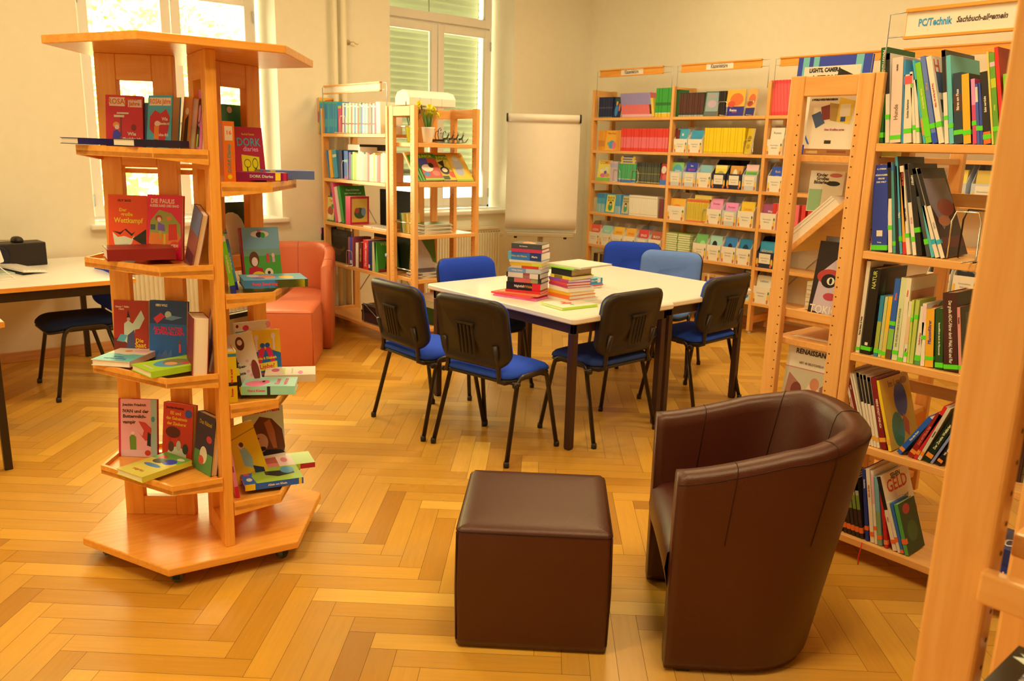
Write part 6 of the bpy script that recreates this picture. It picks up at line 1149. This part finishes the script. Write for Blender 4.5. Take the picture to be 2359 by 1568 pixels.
tf('A', 2, 'lime green book with a painted cover lying on the third left tower shelf', -.115, -.235, 118, .15, .215, .022, 'A8C820', [('r', 0, 0, 1, 1, 'B0CC20'), ('e', .5, .45, .36, .32, '5A98A8'), ('e', .5, .38, .34, .22, '8A7A38'), ('e', .45, .5, .16, .1, 'E89A48'), ('e', .3, .3, .14, .06, 'E04838'), ('t', 'Abenteuer', .5, .88, .12, 'F0F0C0', .8)])
# lowest shelf
f = P4(220, 890, 3.447)
tb('A', 3, 'pink children\'s book with a red shadow figure, lowest left tower shelf', *f(178, 555), .05, -21, .152, .018, .232, 'C82838', [('r', .06, 0, .84, 1, 'F0A090'), ('r', .84, 0, 1, 1, 'A8B8A0'), ('e', .9, .66, .05, .05, '4A8A80'), ('t', 'Joachim Friedrich', .42, .9, .09, '5A2A20', .62), ('t', 'IVAN und der', .45, .79, .12, '4A2018', .68), ('t', 'Buttermilch-', .42, .7, .12, '4A2018', .62), ('t', 'vampir', .28, .6, .12, '4A2018', .35), ('p', [(.52, .62), (.7, .6), (.86, .5), (.84, .3), (.7, .28), (.5, .44), (.46, .46), (.62, .36), (.66, .46)], 'D03A30'), ('p', [(.3, .12), (.28, .34), (.36, .4), (.46, .34), (.46, .12)], '6A8A28'), ('e', .37, .41, .05, .03, SK), ('p', [(.74, .2), (.76, .44), (.84, .4), (.84, .18)], '26201E'), ('r', .06, 0, .84, .12, 'E0B098'), ('e', .76, .07, .08, .05, 'C83820')])
tb('A', 3, 'red children\'s book with zombies in a row, lowest left tower shelf', *f(506, 595), -.03, -40, .142, .026, .232, 'C8301C', [('r', 0, 0, 1, 1, 'CC321C'), ('r', .2, 0, .3, .6, 'B82A18'), ('r', .5, 0, .6, .6, 'B82A18'), ('t', 'Joachim Friedrich', .4, .92, .09, '4A1A14', .6), ('t', 'EE und', .42, .83, .13, 'F0B030', .45), ('t', 'das Geheimnis', .46, .74, .12, 'F0B030', .75), ('t', 'der Zauberei', .46, .65, .12, 'F0B030', .7), ('e', .85, .85, .12, .07, '34508A'), ('e', .35, .5, .25, .1, '5A1A14'), ('e', .5, .12, .32, .14, 'D8D0A0'), ('e', .3, .25, .1, .09, '5A3A28'), ('e', .55, .28, .08, .09, 'C8B890'), ('e', .78, .24, .1, .09, '3A3A28')])
tb('A', 3, 'dark night-scene children\'s book with cream pages towards us, lowest left tower shelf', *f(748, 690), -.15, -64, .14, .028, .225, '2A2430', [('r', 0, 0, 1, .35, '5A8A3A'), ('e', .5, .3, .2, .15, 'E8D8B8'), ('e', .4, .2, .15, .08, 'D85838'), ('e', .75, .6, .15, .06, 'C83838'), ('t', 'Das Rätsel', .5, .85, .16, 'B8902A', .8)], lean=8)
tf('A', 3, 'yellow green book with a busy painted cover lying on the lowest left tower shelf', -.19, -.185, 128, .15, .215, .022, 'D8C838', [('r', 0, 0, 1, 1, 'E0C848'), ('r', 0, 0, 1, .3, '6AA838'), ('e', .3, .3, .2, .12, '3A4AA0'), ('e', .6, .35, .2, .1, '3A2A28'), ('e', .75, .2, .14, .08, 'D84838'), ('e', .5, .55, .3, .06, '4A80B8'), ('t', 'Verflixt', .5, .82, .14, 'C87828', .7), ('e', .2, .12, .12, .05, 'E8E8E0')])
# right-hand side
f = P4(470, 220, 3.896)
tb('B', 0, 'red diary-style book with a yellow note on its cover, top right tower shelf', *f(228, 670), .04, 30, .132, .025, .212, 'B81830', [('r', 0, 0, 1, 1, 'BC1A30'), ('t', 'DORK', .5, .72, .33, '48A898', .8), ('t', 'diaries', .55, .6, .2, 'E890A0', .6), ('t', 'Rachel Renée', .5, .87, .08, 'D89A30', .6), ('p', [(.2, .1), (.22, .5), (.82, .46), (.8, .05)], 'F8D810'), ('e', .4, .34, .12, .08, '6A5A10'), ('e', .4, .34, .1, .065, 'F8D810'), ('e', .66, .34, .1, .1, '6A5A10'), ('e', .66, .34, .08, .08, 'F8D810'), ('r', .36, .16, .4, .28, '5A4A10'), ('r', .66, .14, .7, .26, '3A3010')])
q = sp(*f(215, 750), -.20); o_ = book('orange diary-style book with its decorated spine towards us, top right tower shelf', TILT @ Matrix.Translation((q.x, q.y, TLV['B'][0])) @ Matrix.Rotation(R(79), 4, 'Z') @ Matrix.Translation((0, .021, 0)), .14, .04, .222, 'F07818', 'childrens_book', 'book', title=[('DORK Diaries', .42, .42, '3A9A8A', 'up'), ('16', .82, .5, 'F0501C', 'across'), ('●', .12, .5, 'F8D010', 'across')])
m = MB(); m.box(-.0006, -.0003, -.013, .014, .155, .205, M('F8E0C0', .5)); m.build('spine_sticker', o_)
tf('B', 0, 'purple red diary-style book lying in front with its spine towards us, top right tower shelf', .228, -.115, 92, .13, .19, .028, '8A1840', title=('DORK Diaries', .5, .5, 'C8C0A8', 'down'), bands=((.14, .24, 'F0C820'), (.03, .09, 'C02838')))
tf('B', 0, 'blue grey diary-style book lying behind the purple one, overhanging the top right tower shelf', .335, .06, 96, .14, .21, .033, '6A7A98', bands=((.72, .82, 'F0C820'), (.9, .94, 'D84858')))
tb('C', 0, 'green book behind the top right shelf, seen through the tower', *f(72, 600), .12, 41, .17, .02, .255, '2E7A48', [('e', .45, .92, .08, .05, 'D8B8A0')], lean=4)
f = P4(480, 500, 4.071)
tb('B', 1, 'football story book with a girl in a red shirt, second right tower shelf', *f(270, 600), -.03, 16, .155, .022, .225, 'B02028', [('r', .04, 0, 1, 1, '7AA0B0'), ('r', .04, 0, 1, .55, '4E9A30'), ('r', .04, .5, 1, .62, '7A9A70'), ('e', .5, .88, .24, .06, 'E0C0A0'), ('e', .48, .87, .08, .05, '2A2A28'), ('e', .58, .86, .06, .05, '3A9A30'), ('t', 'FC', .5, .93, .1, 'D83040', .2), ('e', .3, .44, .13, .14, '6A3A20'), ('e', .31, .4, .08, .08, SK), ('p', [(.1, .1), (.16, .3), (.3, .32), (.5, .28), (.54, .1)], 'C02430'), ('e', .38, .14, .18, .09, 'F8C020'), ('e', .66, .2, .11, .08, 'F0F0E8'), ('e', .66, .2, .04, .03, '26261E'), ('r', .2, 0, .5, .06, 'F0E8D8'), ('e', .66, .5, .04, .04, 'C84838'), ('r', .62, .38, .7, .48, 'D84048'), ('e', .8, .5, .04, .04, 'E8B080'), ('r', .77, .38, .84, .47, 'D89AB0'), ('r', .92, .0, .98, .16, '2A3A78'), ('t', 'für Paula', .72, .03, .09, 'E8E0A0', .35)], lean=10)
for lab, a, b_, yt, c, d in (('lime green book leaning with its spine towards us, second right tower shelf', 138, 198, 165, '84D020', -.21), ('blue football book leaning beside the lime green one, second right tower shelf', 176, 214, 100, '5A98B0', -.13)):
    q = sp(*f(b_, 700 if d < -.15 else 575), d); book(lab, TILT @ Matrix.Translation((q.x, q.y, TLV['B'][1])) @ Matrix.Rotation(R(70), 4, 'Z') @ Matrix.Rotation(R(-9), 4, 'X') @ Matrix.Translation((0, .012, 0)), .14, .019, .222, c, 'childrens_book', 'book', title=('Die Fußballbande', .5, .5, 'E8F0A0', 'down'), bands=((0, .14, '2A3A8A'), (.88, .97, 'F0E0D0')), pic=[('r', 0, 0, 1, 1, '6A98A8'), ('e', .4, .85, .2, .08, 'D84848'), ('e', .5, .5, .3, .2, 'B87838'), ('e', .5, .25, .35, .15, '6A8A38'), ('e', .7, .12, .15, .08, 'F0C020')])
tf('B', 1, 'thick colourful book lying with its painted spine towards us, second right tower shelf', .265, -.13, 94, .155, .235, .030, '3A7A98', [('r', 0, 0, 1, 1, '6AA0B0'), ('e', .4, .3, .25, .12, 'E8B030'), ('e', .5, .6, .3, .14, 'E88A60'), ('e', .7, .8, .2, .1, 'F0C0B0'), ('e', .3, .75, .15, .1, '7A6AA8')], title=('Roxy Sauerteig', .68, .5, 'E84030', 'down'), bands=((0, .48, '4A4A18'), (.05, .2, 'C8B020'), (.48, .52, '3A5A60')))
tb('C', 1, 'dark green folder with an open page, seen through the second tower level', *f(60, 120), .14, 41, .19, .03, .26, '1E3A28', [('e', .3, .5, .4, .35, 'E0D0A8')], lean=3)
f = P4(480, 710, 3.584)
tb('B', 2, 'yellow and blue book with raised hands and knees, third right tower shelf', *f(300, 510), .03, 16, .132, .026, .205, 'F0A818', [('r', 0, 0, 1, 1, 'F4B01C'), ('p', [(0, 0), (0, .5), (.3, .62), (.7, .6), (1, .52), (1, 0)], '24688A'), ('p', [(.12, .16), (.3, .6), (.44, .7), (.5, .62), (.3, .2)], 'E82A48'), ('p', [(.88, .2), (.7, .62), (.58, .7), (.52, .62), (.74, .22)], 'E82A48'), ('e', .42, .7, .08, .05, '2A5A88'), ('e', .58, .7, .08, .05, '2A5A88'), ('r', .2, .58, .27, .82, SK), ('e', .24, .87, .07, .06, SK), ('r', .76, .6, .82, .82, SK), ('e', .78, .88, .07, .06, SK), ('t', 'Bianka & Elisabeth', .5, .44, .11, 'F8D828', .7), ('p', [(.2, .18), (.2, .34), (.86, .36), (.86, .2)], 'F8D020'), ('t', 'Liebe?', .53, .27, .2, 'E8283C', .55), ('t', 'Jetzt', .45, .13, .17, 'F06070', .5), ('t', 'sofort?!', .5, .04, .17, 'F06070', .7)], lean=6)
tb('B', 2, 'white book with hearts standing behind the others, third right tower shelf', *f(196, 500), .07, 20, .15, .02, .235, 'EBD8B0', [('r', 0, 0, .3, .85, '5AA098'), ('e', .3, .9, .09, .05, 'D83848'), ('e', .06, .94, .04, .03, '8A2028'), ('e', .95, .92, .08, .06, 'F09080'), ('r', .4, .6, .9, .92, 'F0E0C0')], lean=5)
tb('B', 2, 'cream love story book with small hearts, leaning left on the third right tower shelf', *f(150, 610), -.13, 8, .12, .016, .225, 'F2DFC0', [('r', 0, 0, 1, 1, 'F4E2C4'), ('e', .55, .82, .14, .12, '6A3420'), ('e', .55, .84, .08, .05, SK), ('e', .2, .68, .1, .05, 'B8202C'), ('t', 'Die', .3, .5, .12, '3A3020', .25), ('t', 'Liebes-', .4, .42, .13, '3A3020', .45), ('t', 'Liste', .4, .3, .13, '3A3020', .4)]+[('e', x, y, .05, .025, 'F0A0A8') for x, y in ((.65, .5), (.75, .42), (.62, .32), (.7, .24), (.55, .16), (.65, .1))]+[('e', .85, .3, .12, .2, '8A3A28')], lean=10, roll=-9)
q = sp(*f(195, 765), -.25); book('yellow book with black-banded spine towards us, third right tower shelf', TILT @ Matrix.Translation((q.x, q.y, TLV['B'][2])) @ Matrix.Rotation(R(76), 4, 'Z') @ Matrix.Translation((0, .020, 0)), .12, .037, .198, 'FAC818', 'childrens_book', 'book', title=[('Das ist echt!', .52, .3, 'D82838', 'up'), ('Roman', .2, .3, 'D82838', 'up')], bands=((.33, .40, '1E1A1A'), (.9, .96, '3A8AA0')))
book('black and yellow paperback behind the yellow one, third right tower shelf', TILT @ Matrix.Translation((q.x+.03, q.y+.045, TLV['B'][2])) @ Matrix.Rotation(R(72), 4, 'Z') @ Matrix.Rotation(R(-8), 4, 'X') @ Matrix.Translation((0, -.006, 0)), .12, .012, .15, '28241A', 'childrens_book', 'book', bands=((.1, .3, 'F0C020'), (.6, .8, 'D8C838')))
tf('B', 2, 'mint green paperback with black band lying in front, third right tower shelf', .24, -.17, 78, .135, .20, .034, '9AD0A8', [('r', 0, 0, 1, 1, 'A8CCA0'), ('e', .3, .75, .3, .2, 'F07A80'), ('e', .45, .6, .2, .1, 'E86A78'), ('e', .5, .62, .08, .03, '241E20'), ('t', 'Küssen', .5, .35, .2, 'E85A6A', .8), ('t', 'verboten', .5, .2, .18, 'E85A6A', .8)], title=('Herz Küsse', .72, .4, 'E04858', 'down'), bands=((.46, .52, '1E2A28'),))
tf('B', 2, 'cream paperback with hearts lying behind, overhanging the third right tower shelf', .335, -.01, 82, .135, .20, .03, 'F2E0B8', [('r', 0, 0, 1, 1, 'F4E4BC'), ('e', .3, .3, .2, .05, 'E87A90'), ('r', .1, .6, .9, .64, 'B8C840'), ('e', .6, .8, .2, .08, 'D85A70'), ('r', .2, .45, .8, .48, 'C8A870')])
tb('C', 2, 'black and cream box file seen through the third tower level', *f(80, 100), .13, 41, .19, .04, .2, '1E2018', [('r', .1, .3, .9, .9, 'C8B068')], lean=2)
f = P4(490, 930, 3.446)
tb('B', 3, 'photo book of a shouting woman with wild hair, lowest right tower shelf', *f(230, 440), .02, 14, .17, .015, .26, 'D8CC98', [('r', 0, 0, 1, .2, 'F0E0C0'), ('r', 0, .2, 1, 1, 'C8C090'), ('t', 'Halt die Fresse', .55, .94, .12, 'C02A38', .8), ('p', [(.05, .2), (.0, .5), (.2, .7), (.4, .86), (.7, .8), (.95, .6), (1, .3), (.95, .2)], '6A3418'), ('p', [(.3, .2), (.5, .3), (.9, .26), (1, .2)], '1E1612'), ('e', .38, .42, .2, .16, 'C8885A'), ('e', .42, .32, .1, .04, '3A1410'), ('e', .3, .5, .06, .02, '3A1A10'), ('p', [(.5, .75), (.6, .5), (.7, .3), (.8, .3), (.75, .6), (.65, .8)], 'A85A2C'), ('r', .1, .07, .8, .09, 'A89878')], lean=6)
tb('B', 3, 'yellow book with a woman in blue leaning left, lowest right tower shelf', *f(175, 590), -.13, 10, .125, .02, .235, 'ECB818', [('r', 0, 0, 1, 1, 'F0BC1C'), ('p', [(.0, .78), (1, .88), (1, .86), (0, .76)], 'B88A18'), ('e', .45, .66, .07, .045, '5A3A20'), ('p', [(.36, .6), (.34, .3), (.6, .2), (.66, .4), (.54, .6)], '9AB8B8'), ('p', [(.4, .58), (.3, .68), (.36, .68), (.44, .6)], SK), ('p', [(.6, .05), (.6, .25), (.9, .15), (.9, .02)], '28384A'), ('t', 'LIEBE & CO', .35, .12, .12, 'E87828', .5)], lean=9, roll=-14)
q = sp(*f(190, 775), -.25); book('slim pink book leaning with its spine towards us, lowest right tower shelf', TILT @ Matrix.Translation((q.x, q.y, TLV['B'][3])) @ Matrix.Rotation(R(76), 4, 'Z') @ Matrix.Rotation(R(-7), 4, 'X') @ Matrix.Translation((0, .008, 0)), .12, .014, .22, 'F08A98', 'childrens_book', 'book', title=('Mädchen', .55, .5, '8A3A50', 'up'), bands=((0, .22, 'D82838'),))
tf('B', 3, 'yellow green paperback with pink picture lying at the back, lowest right tower shelf', .30, .01, 94, .14, .235, .022, 'C0CC28', [('r', 0, 0, 1, 1, 'D87A58'), ('r', 0, .0, 1, .35, 'C8E070'), ('r', 0, .35, 1, .62, 'F0C8A8'), ('r', .3, .62, .9, .95, 'C05838'), ('e', .5, .5, .2, .06, 'E88078')], title=('MÜTTER', .5, .5, '5A7A20', 'down'), bands=((0, .26, 'C02830'),))
tf('B', 3, 'blue and yellow pony book lying at the front, lowest right tower shelf', .235, -.15, 95, .15, .225, .026, '2A5A98', [('r', 0, 0, 1, 1, '2E5C98'), ('p', [(0, 0), (0, .8), (.5, .84), (1, .78), (1, 0)], '9AB030'), ('p', [(.4, .1), (.3, .4), (.5, .6), (.75, .6), (.7, .3), (.6, .1)], '2A2A24'), ('e', .7, .2, .25, .12, '5A98A0'), ('p', [(.6, .86), (.9, .9), (.85, .98), (.62, .96)], 'D84060'), ('e', .3, .9, .12, .05, 'D8D8D0')], title=('Allein am Rhein', .45, .45, 'E8E0C0', 'down'), bands=((.83, 1, 'F8C818'), (.03, .08, 'F0C020')))
# ------------------------------------------------ books on the white table
TBZ = .7412
def pile(A, B, zr, items, where, wd=.135):
    a, b = oz(*A, zr), oz(*B, zr); e1 = (b-a); L = e1.length; e1.normalize(); bb = Vector((-e1.y, e1.x, 0)); ang = math.atan2(bb.y, bb.x); z = TBZ; base = b
    rnd = random.Random(5)
    for it in items:
        lab, t, h, w_, c = it[:5]; k = it[5] if len(it) > 5 else {}; k = dict(k); ja = k.pop('ang', rnd.uniform(-3, 3)); sh = k.pop('shift', (0, 0)); hh = h
        ctr = base-e1*(hh/2-sh[0])+bb*(w_/2+sh[1]); book(f'{lab}, {where}', T_flat((ctr.x, ctr.y), z, ang+R(ja), w_, hh, t), w_, t, hh, c, 'book', 'book', pic=k.pop('pic', None), **k); z += t+.0006
    return z
W1 = 'tall pile on the white table'
pile((1173, 664), (1246, 671), .78, [
    ('large pink picture book at the very bottom', .009, .30, .24, 'F05A78', {'ang': -12, 'shift': (.03, -.05)}), ('large cream and red picture book, second from bottom', .010, .29, .22, 'E84A30', {'ang': -16, 'shift': (.0, -.04)}), ('orange picture book, third from bottom', .009, .27, .22, 'F08A48', {'ang': -8, 'shift': (.02, -.03), 'pic': [('r', .3, .1, .8, .9, 'F0A868'), ('e', .2, .3, .1, .05, '4A4A88')]}),
    ('flat red book under the thick black one', .014, .225, .17, 'E83428', {'ang': -2, 'shift': (.01, -.01)}),
    ('thick black vampire novel with red foot', .044, .215, .14, '241A18', {'ang': 0, 'bands': ((0, .24, 'E02020'),), 'title': [('Nightfall', .62, .42, 'F0E0C8', 'down'), ('Wilde', .36, .5, 'D88A30', 'down')]}), ('dark green book with red lettering', .026, .21, .15, '34361C', {'bands': ((.3, .8, 'D8604A'), (.1, .3, 'A8A050'))}), ('black and cream striped book', .03, .215, .135, '2A2418', {'bands': ((.05, .95, 'E8C890'), (.3, .5, 'D84A38'))}), ('grey blue paperback with white lettering', .026, .205, .15, '7A98A0', {'bands': ((.0, .45, 'C8C0A0'),), 'title': ('Wilde Zeiten', .72, .5, 'F0E8D0', 'down')}), ('red and cream paperback', .015, .19, .14, 'E8B878', {'bands': ((.1, .65, 'E0401C'),)}), ('yellow paperback', .018, .195, .135, 'F8B818', {'bands': ((.0, .3, 'D8D030'),)}), ('thin cream yellow book', .012, .205, .16, 'F0DC90', {'ang': 6}), ('thick blue adventure novel', .046, .21, .15, '3A78B8', {'ang': -1, 'shift': (0, .005), 'bands': ((0, .34, '2A3A58'), (.9, 1, '6AA8D8')), 'title': [('Herz der Meere', .66, .32, 'E8A838', 'down'), ('Maria', .2, .35, 'F0E8D8', 'down')]}), ('red hardback, second from top', .02, .19, .14, 'D03A48', {'ang': 2}), ('dark grey hardback on top', .029, .188, .14, '4A4838', {'ang': 1, 'title': [('Ein Sommer', .6, .35, 'D8C8A8', 'down')], 'pic': [('r', 0, 0, 1, 1, '6A5A40'), ('e', .5, .6, .3, .15, 'E88A50'), ('e', .4, .4, .2, .1, 'D8A868')]})], W1)
W2 = 'lower pile on the white table'
pile((1273, 674), (1311, 684), .77, [
    ('cream book at the bottom', .018, .19, .23, 'F0D8A0', {'ang': 2}), ('orange red hardback, second from bottom', .022, .185, .21, 'F06A20', {'ang': 4}), ('yellow and orange book', .018, .19, .20, 'F4A818', {'ang': 5}), ('cream paperback in the middle', .024, .18, .19, 'F0D090', {'ang': 1}), ('lilac topped red paperback, lower one', .014, .185, .17, 'C83048', {'ang': -2}), ('red paperback above the middle', .015, .18, .17, 'E04838', {'ang': -4}), ('purple paperback', .016, .185, .17, '9A4A98', {'ang': -1, 'bands': ((0, .4, 'C83A5A'),)}), ('yellow paperback with black lettering', .018, .17, .19, 'F8C428', {'ang': 5, 'bands': ((.4, .8, '8A6A18'),)}), ('thick black book with tanned pages', .038, .165, .17, '26241C', {'ang': 7, 'shift': (-.01, .01), 'pages': M('C8924C', .8)}), ('lime green thin book under the topmost one', .008, .19, .20, '9AC830', {'ang': 9, 'shift': (.0, .0)}), ('large pale yellow picture book on top', .010, .26, .28, 'F4E49A', {'ang': 10, 'shift': (.03, .02)})], W2)
W3 = 'small pile at the seam of the tables'
pile((1347, 657), (1393, 651), .76, [('cream book at the bottom', .010, .20, .15, 'F4D8A0', {'ang': 0, 'shift': (.0, .0)}), ('thin red book', .010, .22, .15, 'E8583A', {'ang': 1, 'shift': (.01, 0)}), ('thin blue book', .011, .21, .15, '3A88B0', {'ang': -2}), ('green and teal puzzle book on top', .028, .195, .15, '2A7A78', {'ang': 0, 'title': ('PUZZLE 100', .45, .5, 'E8E0C8', 'down'), 'bands': ((.7, .85, 'E8E0D0'), (.1, .25, 'E8C890')), 'pic': [('r', 0, 0, 1, 1, 'E8C890'), ('r', 0, 0, .7, .7, '6AB0C8'), ('e', .3, .8, .2, .1, 'E86A50')]})], W3)
pile((1300, 709.5), (1382, 700.5), .75, [('white and lime picture book lying flat', .014, .25, .20, 'C0D030', {'ang': 0, 'pic': [('r', .02, .02, .98, .98, 'EEEAD0'), ('p', [(.4, .5), (.5, .75), (.62, .6), (.56, .4)], 'E04848'), ('e', .7, .55, .1, .06, 'E86A50'), ('e', .3, .55, .08, .05, '4AA848')]})], 'nearest the camera on the white table')
c = oz(1316, 626, .90); m = MB(); m.lathe([(0, 0), (.014, .0), (.014, .003), (0, .003)], M('9AC8C8', .3, .5), 16, TR(c.x, c.y, c.z-.02, R(-40), R(90))); m.tube([(c.x, c.y, c.z-.006), (c.x-.002, c.y+.004, c.z+.02), (c.x+.01, c.y+.03, c.z+.03)], .0018, M('C86A50', .6), 6); tag(m.build('bookmark_pendant'), 'round pale blue pendant hanging from the thick book with tanned pages', 'pendant')
# ------------------------------------------------ the near bookcase at the right edge
def nbk(label, x, y, z, b, h, t, c, ang=0, nm='book', **k): return book(label, T_flat((x, y), z, R(ang), b, h, t), b, t, h, c, nm, 'book', **k)
nbk('cream paperback at the bottom of the pile at the lower right picture corner', 1.085, .175, .9312, .135, .2, .018, 'F0DCA8', 2); nbk('white paperback in the middle of the pile at the lower right picture corner', 1.08, .185, .9498, .13, .2, .016, 'F2E2B8', -1)
nbk('black paperback with orange lettering on top of the pile at the lower right corner', 1.075, .187, .9664, .13, .2, .014, '221E0E', 0, pic=[('r', 0, 0, 1, 1, '241E0C'), ('t', 'IN DER DUNKELHEIT', .5, .66, .15, 'E8602A', .86), ('t', 'DAS LICHT', .5, .46, .17, 'D8D0B0', .8), ('t', 'BEGINN EINER REISE', .5, .84, .09, 'B8A880', .7), ('p', [(.68, .9), (.74, .98), (.8, .92), (.86, .96), (.82, .88)], 'D8D0B0')])
nbk('olive yellow folder lying behind the black paperback at the lower right corner', 1.21, .16, .9312, .12, .22, .04, 'B89018', 0); nbk('pink and grey magazine on the olive folder at the lower right corner', 1.235, .15, .9718, .10, .22, .006, 'D88A60', 5, 'magazine', hard=False); nbk('open white booklet topmost at the lower right picture edge', 1.26, .12, .9784, .10, .2, .014, 'F4EABC', -6, 'booklet', hard=False, pages=PAGEW)
book('dark green book standing on the shelf at the right picture edge', TR(1.12, .262, 1.1732, R(0)), .15, .03, .22, '3A3A18', 'book', 'book', bands=((0, .25, '2A1A14'), (.25, .27, 'A89878')))
